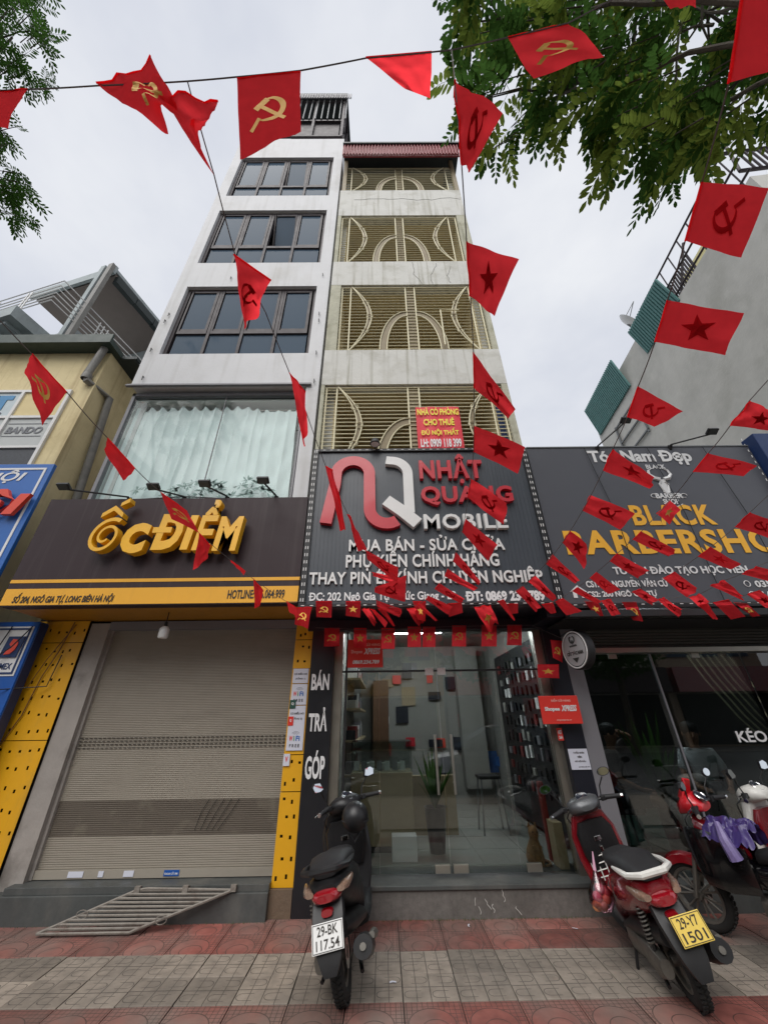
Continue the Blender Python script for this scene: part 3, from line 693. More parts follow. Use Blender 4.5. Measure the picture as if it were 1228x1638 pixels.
# far grey building, upper left (stands at an angle)
T_ = Matrix.Translation((-7.57, 7.0, 0)) @ Matrix.Rotation(R(-14), 4, 'Z') @ Matrix.Translation((-.2, -.86, 0))
fb = thing('grey_balcony_house', 'weathered grey concrete house with railed balconies behind the yellow house', 'building', (-9.5, 8, 0))
def TB(): return MB(T_)
M_lgrey = mat('blue_grey_plaster', 'a3abac', .85, var=.14, vscale=1, bump=.4, bscale=12, streak=.5, stcol='4d504c', stscale=(3, 3, .6), dirt=.3, dcol='666a66')
TB().box(-2.9, .2, .0, 8, 13.3, 13.42).box(-2.9, .25, -.08, -.001, 13.12, 13.44).build('roof', M_lgrey, fb)
TB().box(-2.85, .15, .06, 7.9, 13.2, 13.29).build('roof_soffit', M_soffit, fb)
TB().box(-8, .1, .0, 8, 0, 10.3).build('wall', M_lgrey, fb)
TB().box(-8, .0, 2.4, 7.9, 10.5, 13.19).build('back_room', M_lgrey, fb)
TB().box(-8, .2, -.1, 8, 10.3, 10.5).build('floor_slab', M_lgrey, fb)
TB().box(-8, -.55, -.95, -.101, 10.1, 10.45).box(-7.6, -.8, -.85, -.102, 10.0, 10.099).build('balcony_slab', M_lgrey, fb)
TB().box(-7, -.9, -.9, .6, 9.3, 9.55).box(-7, -.9, -.95, -.901, 9.3, 9.75).box(-.95, -.9, -.9, .6, 9.551, 9.75).build('canopy_slab', M_lgrey, fb)
rk = MB(T_); rk.lathe([(.05, 0), (.22, 0), (.25, .02)], (-2.4, -.3, 9.27), 'Z', 20); rk.build('ceiling_ring', M_greyclad, fb)
for (x, n_) in ((.0, 'corner_pillar'), (.27, 'drainpipe')):
    TB().box(x - .09, x + .07, -.22, -.12, 6.5, 13.3).build(n_, M_lgrey if n_ == 'corner_pillar' else M_pvc, fb)
TB().box(.08, .2, -.18, -.121, 6.5, 13.2).build('pillar_recess', M_black, fb)
rl = TB()
for z in (10.6, 10.75, 10.9, 11.05, 11.2, 11.41): rl.tube([(-8, -.79, z + .02), (.2, -.79, z + .02), (.2, 6.5, z)], .018, 5)
for k in range(4):
    for q_ in (0, .12, .24): rl.tube([(.2, .3 + k * 1.3 + q_, 10.5), (.2, .3 + k * 1.3 + q_, 11.3)], .016, 5)
for k in range(7):
    for q_ in (0, .12): rl.tube([(-7.5 + k * 1.1 + q_, -.79, 10.5), (-7.5 + k * 1.1 + q_, -.79, 11.35)], .016, 5)
rl.build('railing', M_whiteletter, fb)
rp = TB()
for k in range(11): rp.box(.12, .28, .1 + k * .7, .78 + k * .7, 12.9 + .02 * (k % 2), 13.2)
rp.build('ragged_roof_sheet', M_darksheet, fb)
TB().box(-3.8, -2.9, .34, .4, 7.9, 9.1).build('window', M_tint, fb)

# ================================================================ RIGHT SIDE GREY WALL
Qr = Matrix.Translation((9.73, 7.26, 0)) @ Matrix.Rotation(R(-6), 4, 'Z')
rb = thing('grey_wall_house', 'tall house with bare grey rendered side wall at the right', 'building', (11, 8, 0))
def QB(): return MB(Qr)
QB().box(0, 9, -3.2, 6.5, 0, 13.5).build('wall', M_concrete, rb)
QB().box(.02, 9, 1.75, 6.45, 13.5, 14.45).build('upper_wall', M_concrete, rb)
rt = QB()
for k in range(9): rt.tube([(.03, -3.0 + k * .5, 13.5), (.03, -3.0 + k * .5, 15.1)], .02, 4)
for z in (13.7, 14.3, 15.1): rt.tube([(.03, -3.3, z), (.03, 1.3, z)], .035, 5)
rt.tube([(.03, -.2, 13.5), (.3, -.9, 15.1)], .04, 5).tube([(.03, -1.9, 13.5), (.3, -2.6, 15.1)], .04, 5)
for z in (14.1, 15.2, 16.1): rt.tube([(.1, -3.1, z), (9, -3.1, z)], .05, 5)
rt.tube([(.1, -3.1, 14.1), (.5, -3.1, 16.1)], .04, 5)
rt.build('roof_frame', M_winframe, rb)
sl_ = QB().box(0, .03, 0, .05, 0, 1.1).mesh('slat', M_winframe)
slm = MB().box(-.02, .02, -.02, .02, 0, 1.0).mesh('slat', M_winframe)
for k in range(30): p = Qr @ Vector((.5 + k * .17, -3.1, 14.15)); inst('slat', slm, p, rb)
for k in range(12): p = Qr @ Vector((.05, -.95 + k * .09, 13.5)); inst('slat', slm, p, rb, scale=(1, 1, .75))
QB().box(.8, .9, -1.6, .2, 13.5, 14.9).build('yellow_wall', mat('pale_yellow_wall', 'd8cf9a', .8), rb)
def corr(name, y0, y1, z0, z1, xo, m):
    c = QB(); n_ = int((y1 - y0) / .1)
    for k in range(n_): y = y0 + (y1 - y0) * k / n_; c.add([(xo, y, z0), (xo, y + .055, z0), (xo - .035, y + .055, z0), (xo - .035, y + .0, z0), (xo - .3, y, z1), (xo - .3, y + .055, z1), (xo - .335, y + .055, z1), (xo - .335, y, z1)], [(0, 1, 2, 3), (4, 5, 6, 7), (0, 1, 5, 4), (1, 2, 6, 5), (2, 3, 7, 6), (3, 0, 4, 7)])
    c.add([(xo, y0, z0), (xo, y1, z0), (xo - .3, y1, z1), (xo - .3, y0, z1), (xo + .02, y0, z0), (xo + .02, y1, z0), (xo - .27, y1, z1), (xo - .27, y0, z1)], [(0, 1, 2, 3), (4, 5, 6, 7), (0, 1, 5, 4), (1, 2, 6, 5), (2, 3, 7, 6), (3, 0, 4, 7)])
    return c.build(name, m, rb)
corr('corrugated_awning', -.1, 1.95, 13.35, 14.6, -.01, M_teal)
corr('corrugated_awning', 3.3, 6.35, 13.2, 14.75, -.05, M_teal)
lf = QB()
for y in (3.4, 5.1): lf.box(-.08, -.03, y, y + .07, 10.9, 12.6)
for z in (11.0, 11.7, 12.5): lf.box(-.08, -.031, 3.4, 5.17, z, z + .06)
lf.build('window_frame', M_steel, rb)
ds = thing('satellite_dish', 'white satellite dish beside the teal awning on the grey wall', 'dish', onY(1006, 525, 9.8))
c_ = onY(1003, 519, 9.6)
m_ = MB(Matrix.Translation(c_) @ Matrix.Rotation(R(35), 4, 'Z') @ Matrix.Rotation(R(60), 4, 'X')).lathe([(0.001, 0), (.2, .02), (.36, .07), (.48, .15)], (0, 0, 0), 'Z', 24); m_.build('reflector', M_whiteletter, ds, True)
MB().tube([c_, c_ + Vector((.25, -.1, -.7))], .03).tube([c_ + Vector((-.2, -.2, .1)), c_ + Vector((.1, -.6, .6)), c_ + Vector((.2, -.04, .4))], .016, 5).build('bracket', M_steel, ds)

bz = thing('dark_blue_sign', 'plain dark blue sign board at the far right edge', 'sign', (5.8, 4.2, 3))
MB().box(5.31, 8, 4.1, 4.3, 2.6, 5.12, bev=.01).build('panel', M_dkblue, bz)
# ================================================================ LEFT SHOP (ground floor)
YW = 5.0
ls = thing('snail_shop_sign', 'wide dark brown shop sign with raised gold letters and yellow address band', 'sign', (-2.6, 4.2, 2.8))
SX0, SX1, SZ0, SZ1 = -4.33, -.965, 2.775, 4.185
MB().box(SX0, SX1, 4.2, 4.34, SZ0, SZ1).build('panel', M_brownsign, ls)
MB().box(SX0 + .003, SX1 - .003, 4.341, 4.99, SZ0 + .002, SZ0 + .03).build('soffit', M_soff_gold, ls)
MB().box(SX0 + .003, SX1 - .003, 4.341, 4.99, SZ1 - .03, SZ1 - .001).box(SX0 + .003, SX0 + .03, 4.341, 4.99, SZ0 + .031, SZ1 - .031).build('casing', M_black, ls)
MB().box(SX0, SX1, 4.196, 4.1995, SZ0 + .01, SZ0 + .2).build('yellow_band', M_goldsign, ls)
MB().box(SX0, SX1, 4.196, 4.1995, SZ0 + .27, SZ0 + .31).build('yellow_stripe', M_goldsign, ls)
lettering('SỐ 204, NGÔ GIA TỰ, LONG BIÊN HÀ NỘI', -4.2, -3.06, 2.79, 2.93, 4.194, M_blackprint, ls, .003, .02, .15)
lettering('HOTLINE:096.064.999', -1.77, -1.12, 2.83, 2.935, 4.194, M_blackprint, ls, .003, .02)
# raised letters: the first O is a snail curl
def gold(body, x0, x1, z0, z1, bold=.07, sh=.12):
    for o in lettering(body, x0, x1, z0, z1, 4.14, M_goldletter, ls, .1, bold, sh, letters=True): pass
gold('C', -3.1, -2.79, 3.34, 3.74); gold('Đ', -2.76, -2.4, 3.38, 3.86, .05); gold('I', -2.38, -2.25, 3.38, 3.84, .05); gold('Ể', -2.24, -2.0, 3.37, 4.06, .03); gold('M', -2.0, -1.69, 3.36, 3.82, .04)
sp_ = []; 
cxs, czs = -3.31, 3.57
pl, pr = [], []
for i in range(46):
    t = i / 45; a = R(60) + t * R(620); r = .235 - .175 * t; wd = .05 * (1 - .45 * t)
    p = lambda rr: (cxs + rr * math.cos(a) * .82 + rr * math.sin(a) * .12, czs + rr * math.sin(a))
    pl.append(p(r + wd / 2)); pr.append(p(r - wd / 2))
sn = MB()
for i in range(45): sn.prism([pl[i], pl[i + 1], pr[i + 1], pr[i]], (0, 4.14, 0), (1, 0, 0), (0, 0, 1), (0, -.1, 0))
sn.build('letter', M_goldletter, ls)
MB().prism([(0, 0), (.13, .1), (.26, 0), (.26, .06), (.13, .17), (0, .06)], (-3.45, 4.14, 3.82), (1, 0, 0), (0, 0, 1), (0, -.1, 0)).prism([(0, 0), (.1, .06), (.09, .12), (0, .05)], (-3.26, 4.14, 3.98), (1, 0, 0), (0, 0, 1), (0, -.1, 0)).build('letter_accent', M_goldletter, ls)
# lamps on arms
def arm_lamp(px, py, bx_, bz_, label, group, yb=4.26, yd=3.75):
    head = onY(px, py, yd); L_ = thing('sign_floodlight', label, 'lamp', (bx_, yb, bz_), group)
    MB().tube([(bx_, yb, bz_), (bx_, yb - .03, bz_ + .03), head + Vector((0, .05, -.01))], .012, 6).build('arm', M_black, L_)
    MB().tube([(bx_, yb + .02, bz_ - .03), (bx_, yb - .02, bz_ + .03)], .03, 8).build('bracket', M_black, L_)
    MB(Matrix.Translation(head) @ Matrix.Rotation(R(-28), 4, 'X')).box(-.07, .07, -.045, .045, -.02, .016, bev=.008).box(-.03, .03, -.02, .05, .022, .04).build('lamp_head', M_black, L_)
    MB(Matrix.Translation(head) @ Matrix.Rotation(R(-28), 4, 'X')).box(-.055, .055, -.034, .034, -.024, -.0205).build('lens', mat('lamp_lens', '4a5050', .15), L_)
GL = 'black floodlights on arms above the brown sign'
arm_lamp(103, 778, -3.35, 4.2, 'black floodlight on the longest arm, leftmost above the brown sign', GL)
arm_lamp(246, 778, -2.62, 4.2, 'second floodlight from left above the brown sign, behind red flag', GL)
arm_lamp(328, 773, -2.05, 4.2, 'third floodlight from left above the brown sign', GL)
arm_lamp(421, 768, -1.4, 4.2, 'rightmost floodlight above the brown sign near the black sign', GL)
arm_lamp(1000, 672, 3.1, 4.96, 'black floodlight tilted on arm above left half of barber sign', 'floodlights above the barber sign', 4.22, 3.9)
arm_lamp(1138, 690, 4.15, 4.97, 'black floodlight on curved arm above right half of barber sign', 'floodlights above the barber sign', 4.22, 3.9)
MB().tube([(-3.35, 4.25, 4.2), (-2.6, 4.24, 4.235), (-2.1, 4.24, 4.2)], .008, 5).build('lamp_conduit', M_black, ls)
bl = thing('hanging_bulb', 'white milky bulb hanging under the yellow soffit by the shutter', 'bulb', (-2.52, 4.55, 2.4))
bp_ = onY(263, 1009, 4.55)
MB().tube([(bp_.x, 4.55, 2.78), (bp_.x, 4.55, bp_.z + .1)], .006, 5).build('cord', M_black, bl)
MB().lathe([(.0, .11), (.018, .1), (.02, .055), (.03, .05)], bp_, 'Z', 12).build('socket', M_black, bl, True)
MB().lathe([(.03, .05), (.055, .02), (.055, -.07), (.045, -.085), (0, -.087)], bp_, 'Z', 16).build('bulb', M_bulb, bl, True)

lsh = thing('closed_shop', 'closed shop front with grey jambs under the brown sign', 'shop front', (-2.3, 5, 0))
MB().box(-3.52, -3.49 + .0, 4.99, 5.1, .26, 2.66).box(-3.76, -3.52, 4.93, 5.1, .2, 2.74).build('jamb', M_greyjamb, lsh)
MB().box(-3.52, -1.1, 4.93, 5.1, 2.66, 2.76).build('lintel', M_greyclad, lsh)
MB().box(-3.76, -.95, 5.2, 5.3, 0, 4.3).box(-4.6, -3.76, 5.1, 5.3, 0, 4.3).build('back_wall', M_darkin, lsh)
MB().box(-3.95, -1.1, 4.8, 5.2, -.02, .2, bev=.006).build('step', M_stone, lsh)
MB().box(-3.6, -1.1, 4.82, 5.2, .2, .255, bev=.004).build('threshold', M_stone, lsh)
MB().box(-1.1, -.885, 4.86, 5.2, -.02, .2).build('plinth', mat('brown_rendered_plinth', '76604d', .9, var=.2, dirt=.5, vscale=4, bump=.6), lsh)
MB().box(-4.6, -3.95, 4.84, 5.2, -.02, .2).build('plinth', M_stone2, lsh)
sh = thing('rolling_shutter', 'closed grey rolling shutter with worn dark band near the bottom', 'shutter', (-2.3, 5, .25))
sv, sf = [], []; n_ = 92; z0, z1 = .26, 2.66
def slats(zlo, zhi, n_, y, x0, x1, d=.0055):
    v = []; 
    for k in range(n_):
        za = zlo + (zhi - zlo) * k / n_; h = (zhi - zlo) / n_
        v += [(y, za), (y - d, za + h * .25), (y - d, za + h * .75), (y, za + h * .9)]
    v.append((y, zhi)); V_ = [(x0, a, b) for a, b in v] + [(x1, a, b) for a, b in v]; m_ = len(v)
    return MB().add(V_, [(i, i + 1, m_ + i + 1, m_ + i) for i in range(m_ - 1)])
slats(.33, .58, 14, 5.03, -3.5, -1.1).build('slat_curtain', M_shutter, sh, kind='stuff')
slats(.58, .88, 17, 5.03, -3.5, -1.1).build('slat_curtain', M_shutdark, sh, kind='stuff')
slats(.88, 2.7, 102, 5.03, -3.5, -1.1).build('slat_curtain', M_shutter, sh, kind='stuff')
MB().box(-3.5, -1.1, 5.0, 5.04, .262, .329).build('bottom_bar', M_shutter, sh)
vt = MB()
for r_ in range(4):
    for k in range(46): vt.box(-3.48 + k * .0515, -3.445 + k * .0515, 5.012, 5.0165, 1.36 + r_ * .032, 1.366 + r_ * .032)
vt.build('vent_slots', M_dark, sh, kind='stuff')
for (x0, x1, m_, n__) in ((-3.15, -3.0, M_paper, 'torn_sticker'), (-2.6, -2.5, M_paper, 'torn_sticker'), (-2.2, -2.05, M_blue2, 'blue_sticker'), (-2.85, -2.8, M_paper, 'torn_sticker')):
    MB().box(x0, x1, 4.994, 4.999, .275, .32).build(n__, m_, sh)
lettering('KHOAN CẮT 0981', -2.19, -2.06, .285, .31, 4.993, M_whiteprint, sh, .001, .02)
# scribbled scratches
scx = MB(); rs_ = random.Random(5)
for k in range(5):
    x = -1.98 + k * .06; scx.tube([(x, 5.01, .62), (x + .04 + .02 * k, 5.01, .78), (x + .1 + .02 * k, 5.01, .88)], .003, 3)
scx.build('scratches', M_dark, sh, kind='stuff')

def ypanel(x0, x1, zs, parent, seed, skip=lambda x, z: False, dx=.105, dz=.17):
    rr = random.Random(seed)
    for a, b_ in zip(zs[:-1], zs[1:]):
        holes = []; n_ = max(1, int((b_ - a) / dz)); row = 0
        for j in range(n_):
            z = a + (j + .5) * (b_ - a) / n_; k = 0; x = x0 + .05 + (.04 if j % 2 else 0)
            while x < x1 - .035:
                w_, h_ = rr.choice(((.011, .018), (.014, .012), (.012, .016)))
                xx = x + rr.uniform(-.015, .015); zz = z + rr.uniform(-.02, .02)
                if not skip(xx, zz): holes.append([(xx - w_, zz - h_), (xx + w_, zz - h_), (xx + w_, zz + h_), (xx - w_, zz + h_)])
                x += dx
        plate_holes([(x0, a + .004), (x1, a + .004), (x1, b_ - .004), (x0, b_ - .004)], holes, 4.9, .004, M_yelpanel, parent)
yc = thing('yellow_column', 'wide yellow perforated metal cladding left of the grey shutter', 'column', (-4, 4.9, .2))
MB().box(-4.6, -3.765, 4.95, 5.095, .2, 2.77).build('backing', M_dark, yc)
ypanel(-4.6, -3.77, [.2, 1.45, 2.5, 2.77], yc, 1)
MB().tube([(-3.95, 4.88, 2.75), (-4.0, 4.87, 2.4), (-4.1, 4.88, 2.1), (-4.15, 4.88, 1.7), (-4.3, 4.88, 1.3)], .006, 5).tube([(-3.92, 4.88, 2.72), (-4.1, 4.86, 2.3), (-4.2, 4.86, 2.0), (-4.42, 4.86, 2.05)], .005, 5).build('loose_cable', mat('brown_cable', '6d4a2e', .6), yc)
yc2 = thing('yellow_column', 'narrow yellow perforated cladding between shutter and black pillar', 'column', (-1, 4.9, .2))
MB().box(-1.098, -.885, 4.95, 5.095, .2, 2.77).build('backing', M_dark, yc2)
ypanel(-1.1, -.885, [.2, .95, 1.28, 2.16, 2.5, 2.77], yc2, 2, dx=.08, dz=.13)
# notices on that column
NP = [(2.14, 2.0, 'CÓ ĐIỀU HÒA (TẦNG 1)', 'white notice with two dark lines, top of the yellow column'), (1.97, 1.77, 'Wifi FREE', 'upper white wifi notice with coloured letters on yellow column'), (1.74, 1.58, 'CÓ ĐIỀU HÒA (TẦNG 2)', 'white notice with dark lines between the two wifi notices'), (1.56, 1.32, 'Wifi FREE', 'lower white wifi notice with coloured letters on yellow column')]
for i, (zt, zb, s_, lb) in enumerate(NP):
    n_ = thing('paper_notice', lb, 'notice', (-1, 4.89, zb), 'white notices on the yellow column')
    MB().box(-1.085, -.9, 4.886, 4.893, zb, zt + .02).build('sheet', M_paper, n_)
    if 'Wifi' in s_:
        lettering('W', -1.06, -1.02, zb + .09, zb + .14, 4.885, M_redsign, n_, .001, .03); lettering('i', -1.01, -1.0, zb + .09, zb + .14, 4.885, mat('green_print', '3f8a52', .5), n_, .001, .03)
        lettering('Fi', -.985, -.94, zb + .09, zb + .14, 4.885, M_blue, n_, .001, .03); lettering('F R E E', -1.05, -.94, zb + .03, zb + .06, 4.885, M_blackprint, n_, .001, .03)
        for k in range(3): MB().tube(arcpts(-.99, zb + .14, .02 + k * .014, .02 + k * .012, 30, 150, 8, 4.885), .002, 3).build('wifi_arc', M_greyclad, n_)
    else:
        lettering(s_[:10], -1.07, -.915, zb + .09, zb + .12, 4.885, M_blackprint, n_, .001, .03); lettering(s_[11:], -1.05, -.93, zb + .035, zb + .065, 4.885, M_blackprint, n_, .001, .03)
for (x0, x1, z0, z1, m_, nm, lb) in ((-1.09, -1.02, 1.73, 1.82, mat('dark_green_print', '1f4a3e', .5), 'sticker', 'small dark green sticker on left edge of the notices'), (-1.09, -1.03, 1.56, 1.65, M_redsign, 'sticker', 'small red sticker on left edge of the notices'), (-1.1, -1.03, 1.18, 1.29, M_paper, 'sticker', 'small white sticker with red heart below the notices')):
    s_ = MB().box(x0, x1, 4.88, 4.885, z0, z1).build(nm, m_, None, label=lb, cat='sticker', group='stickers on the yellow column')
    lettering('Q' if m_ is not M_paper else 'V', x0 + .02, x1 - .02, z0 + .035, z1 - .025, 4.879, M_whiteprint if m_ is not M_paper else M_redsign, s_, .001, .05)
# loading grate leaning on the step
gt = thing('steel_ramp_grate', 'worn steel ramp of parallel bars lying against the dark step', 'ramp', (-2.3, 4.7, 0))
a0, a1 = Vector((-3.02, 4.60, .02)), Vector((-2.22, 4.6, .02)); b0, b1 = Vector((-2.33, 4.79, .235)), Vector((-1.43, 4.79, .225))
Mgr = mat('rusty_white_steel', '807a72', .7, var=.25, vscale=14, dirt=.6, dcol='4e3b30', dscale=9, bump=.5)
for k in range(11):
    t = k / 10; p, q = a0.lerp(b0, t), a1.lerp(b1, t)
    MB().tube([p, q], .0105, 6).build('bar', Mgr, gt)
MB().tube([a0, b0, b0 + Vector((.1, 0, .01)), b1], .012, 6).build('side_rail', Mgr, gt); MB().tube([a1, b1], .012, 6).build('side_rail', Mgr, gt)
for p in (b0, (b0 + b1) / 2, b1): MB().box(p.x - .02, p.x + .03, 4.775, 4.81, .215, .262).build('hinge', Mgr, gt)
for p in (a0.lerp(b0, .45), a1.lerp(b1, .3)): MB().tube([p + Vector((.05 * math.cos(R(a)), -.02, .03 * math.sin(R(a)))) for a in range(0, 361, 30)], .004, 4).build('ring', Mgr, gt)

# ================================================================ PHONE SHOP SIGN
cs = thing('phone_shop_sign', 'large charcoal shop sign with red and white raised logo and white lines of lettering', 'sign', (.55, 4.2, 2.7))
PX0, PX1, PZ0, PZ1 = -.945, 2.05, 2.72, 4.95
MB().box(PX0, PX1, 4.2, 4.3, PZ0, PZ1).build('panel', M_charcoal, cs)
rb_ = MB()
for k in range(60): x = PX0 + .02 + k * .05; rb_.box(x, x + .012, 4.196, 4.1995, PZ0 + .04, PZ1 - .05)
rb_.build('panel_ribs', M_charcoal, cs, kind='stuff')
fr = MB().box(PX0, PX1, 4.17, 4.199, PZ1 - .03, PZ1 + .01).box(PX0, PX1, 4.17, 4.199, PZ0, PZ0 + .03).box(PX0, PX0 + .07, 4.17, 4.199, PZ0 + .031, PZ1 - .031).box(PX1 - .07, PX1, 4.17, 4.199, PZ0 + .031, PZ1 - .031)
fr.build('frame', M_black, cs)
dm = MB().box(-.018, .018, -.003, 0, -.004, .004).mesh('edge_lamp', M_whiteletter); dv = MB().box(-.005, .005, -.003, 0, -.02, .02).mesh('edge_lamp', M_whiteletter)
for k in range(30): x = PX0 + .05 + k * .1; inst('edge_lamp', dm, (x, 4.17, PZ1 - .01), cs); inst('edge_lamp', dm, (x, 4.17, PZ0 + .015), cs)
for k in range(24):
    z = PZ0 + .08 + k * .092
    for x in (PX0 + .02, PX0 + .048, PX1 - .02, PX1 - .048): inst('edge_lamp', dv, (x, 4.17, z), cs)
# logo: red ribbon arch running down then up, and the white leg
def ribbon(pts, wd, y, d, m, name, parent):
    L1, L2 = [], []
    for i, p in enumerate(pts):
        a = Vector(pts[max(0, i - 1)]); b = Vector(pts[min(len(pts) - 1, i + 1)]); t = (b - a).normalized(); n_ = Vector((-t.y, t.x))
        L1.append(Vector(p) + n_ * wd / 2); L2.append(Vector(p) - n_ * wd / 2)
    o = MB()
    for i in range(len(pts) - 1):
        q = [L1[i], L1[i + 1], L2[i + 1], L2[i]]
        V_ = [(p.x, y, p.y) for p in q] + [(p.x, y - d, p.y) for p in q]
        fs = [(0, 1, 2, 3), (4, 5, 6, 7), (0, 1, 5, 4), (2, 3, 7, 6)]
        if i == 0: fs.append((0, 3, 7, 4))
        if i == len(pts) - 2: fs.append((1, 2, 6, 5))
        o.add(V_, fs)
    return o.build(name, m, parent)
arc = lambda cx, cz, r, a0, a1, n=18: [(cx + r * math.cos(R(a0 + (a1 - a0) * i / n)), cz + r * math.sin(R(a0 + (a1 - a0) * i / n))) for i in range(n + 1)]
P_ = [(-.70, 3.76), (-.61, 4.35)] + arc(-.38, 4.5, .225, 170, 8) + [(-.15, 4.0)] + arc(.07, 3.97, .22, 180, 305, 14)
ribbon(P_, .15, 4.2, .07, M_redletter, 'logo_ribbon', cs)
P2 = [(.07, 4.73), (.13, 4.72)] + arc(.14, 4.5, .22, 88, 0, 10) + [(.36, 4.1), (.36, 3.9)]
ribbon(P2, .13, 4.2, .07, M_whiteletter, 'logo_ribbon', cs)
ribbon([(.06, 4.08), (.26, 3.92), (.45, 3.74)], .16, 4.195, .08, M_whiteletter, 'logo_stroke', cs)
for (s_, x0, x1, z0, z1, m_) in (('NHẬT', .52, 1.38, 4.34, 4.83, M_redletter), ('QUANG', .52, 1.72, 4.01, 4.3, M_redletter), ('MOBILE', .53, 1.58, 3.67, 3.88, M_whiteletter)):
    lettering(s_, x0, x1, z0, z1, 4.2, m_, cs, .06, .032 if m_ is M_redletter else .02, letters=True, spacing=1.08)
for (s_, x0, x1, z0, z1) in (('MUA BÁN - SỬA CHỮA', -.4, 1.5, 3.39, 3.6), ('PHỤ KIỆN CHÍNH HÃNG', -.43, 1.4, 3.14, 3.4), ('THAY PIN ÉP KÍNH CHUYÊN NGHIỆP', -.85, 1.88, 2.94, 3.18)):
    lettering(s_, x0, x1, z0, z1, 4.196, M_whiteletter, cs, .025, .022, letters=True, spacing=1.05)
lettering('ĐC: 202 Ngô Gia Tự - Đức Giang - LB', -.84, .85, 2.765, 2.9, 4.195, M_whiteprint, cs, .004, .025)
lettering('ĐT: 0869 234 789', .95, 1.86, 2.765, 2.89, 4.195, M_whiteprint, cs, .004, .05)
MB().box(PX0, PX1, 4.31, 4.9, PZ0 + .02, PZ0 + .05).box(PX0, PX1, 4.85, 4.99, 2.6, PZ0 + .01).build('soffit', M_navy, cs)

# ================================================================ BARBER SIGN
bb = thing('barber_shop_sign', 'wide dark grey barber sign with amber letters and white bull emblem', 'sign', (3.6, 4.2, 2.6))
BX0_, BX1_, BZ0_, BZ1_ = 2.085, 5.28, 2.6, 4.98
MB().box(BX0_, BX1_, 4.22, 4.32, BZ0_ + .1, BZ1_).build('panel', M_charcoal2, bb)
MB().box(BX0_, BX1_, 4.2, 4.218, BZ0_ + .08, BZ0_ + .13).box(BX0_, BX1_, 4.18, 4.3, BZ0_ - .02, BZ0_ + .05).build('frame', M_black, bb)
MB().box(BX0_, BX1_, 4.21, 4.33, BZ1_ + .001, BZ1_ + .02).build('top_edge', M_steel, bb)
for k in range(28): x = BX0_ + .1 + k * .11; inst('edge_lamp', dm, (x, 4.2, BZ0_ + .115), bb)
for k in range(24): inst('edge_lamp', dv, (BX1_ - .03, 4.218, BZ0_ + .2 + k * .1), bb)
lettering('Tóc Nam Đẹp', 2.93, 4.38, 4.66, 4.92, 4.216, M_whiteprint, bb, .005, .035)
lettering('BLACK', 3.22, 4.28, 3.72, 4.02, 4.216, M_goldprint, bb, .005, .032, letters=True, spacing=1.1)
lettering('BARBERSHOP', 2.27, 5.2, 3.33, 3.66, 4.216, M_goldprint, bb, .005, .032, letters=True, spacing=1.1)
lettering('TUYỂN ĐÀO TẠO HỌC VIÊN', 2.75, 4.36, 3.05, 3.22, 4.216, M_whiteprint, bb, .005, .028)
lettering('CS1: 130 NGUYỄN VĂN CỪ', 2.38, 3.34, 2.92, 3.04, 4.216, M_whiteprint, bb, .004, .028)
lettering('CS2: 200 NGÔ GIA TỰ', 2.36, 3.17, 2.79, 2.89, 4.216, M_whiteprint, bb, .004, .028)
lettering('0352', 4.36, 4.62, 2.9, 2.98, 4.216, M_whiteprint, bb, .004, .028); lettering('BLACK', 4.34, 4.62, 2.77, 2.85, 4.216, M_whiteprint, bb, .004, .028)
for z in (2.945, 2.815): MB().tube([(4.27 + .035 * math.cos(R(a)), 4.215, z + .035 * math.sin(R(a))) for a in range(0, 361, 24)], .005, 4, caps=False).build('round_icon', M_whiteprint, bb)
MB().prism([(-.07, 0), (-.07, .07), (-.1, .07), (0, .15), (.1, .07), (.07, .07), (.07, 0), (.025, 0), (.025, .05), (-.025, .05), (-.025, 0)], (2.27, 4.217, 2.8), (1, 0, 0), (0, 0, 1), (0, -.004, 0)).build('house_icon', M_whiteprint, bb)
# bull emblem: horns, face, scrolls
em = MB()
Y_ = 4.213
for s in (-1, 1):
    pts = [(3.82 + s * x, Y_, z) for x, z in ((.03, 4.42), (.1, 4.44), (.15, 4.5), (.13, 4.57), (.08, 4.6))]; em.tube(pts, .02, 5, rs=[.03, .03, .022, .014, .004])
    em.tube([(3.82 + s * x, Y_, z) for x, z in ((.02, 4.38), (.06, 4.35), (.04, 4.26), (.02, 4.2))], .012, 5)
    em.tube([(3.82 + s * .2 + .04 * math.cos(R(a)), Y_, 4.16 + .03 * math.sin(R(a))) for a in range(0, 330, 30)], .005, 4)
em.prism([(-.05, .22), (.05, .22), (.035, .1), (.05, .02), (0, -.02), (-.05, .02), (-.035, .1)], (3.82, 4.217, 4.2), (1, 0, 0), (0, 0, 1), (0, -.004, 0))
em.tube([(3.7, Y_, 4.0), (3.78, Y_, 4.03), (3.86, Y_, 3.99), (3.95, Y_, 4.03)], .006, 4)
em.build('bull_emblem', M_whiteprint, bb)
lettering('BLACK', 3.68, 3.95, 4.6, 4.67, 4.216, M_whiteprint, bb, .003, .02); lettering('BARBER', 3.64, 4.0, 4.12, 4.2, 4.216, M_whiteprint, bb, .003, .035); lettering('SHOP', 3.71, 3.92, 4.03, 4.11, 4.216, M_whiteprint, bb, .003, .035)
MB().box(BX0_, BX1_, 4.34, 4.9, BZ0_ - .02, BZ0_ + .0).build('soffit', M_dark, bb)
for x in (2.9, 3.8, 4.6): MB().tube([(x, 4.2, 4.97), (x + .12, 4.205, 3.9), (x + .1, 4.2, 2.75)], .004, 4).build('stay_wire', M_black, bb)

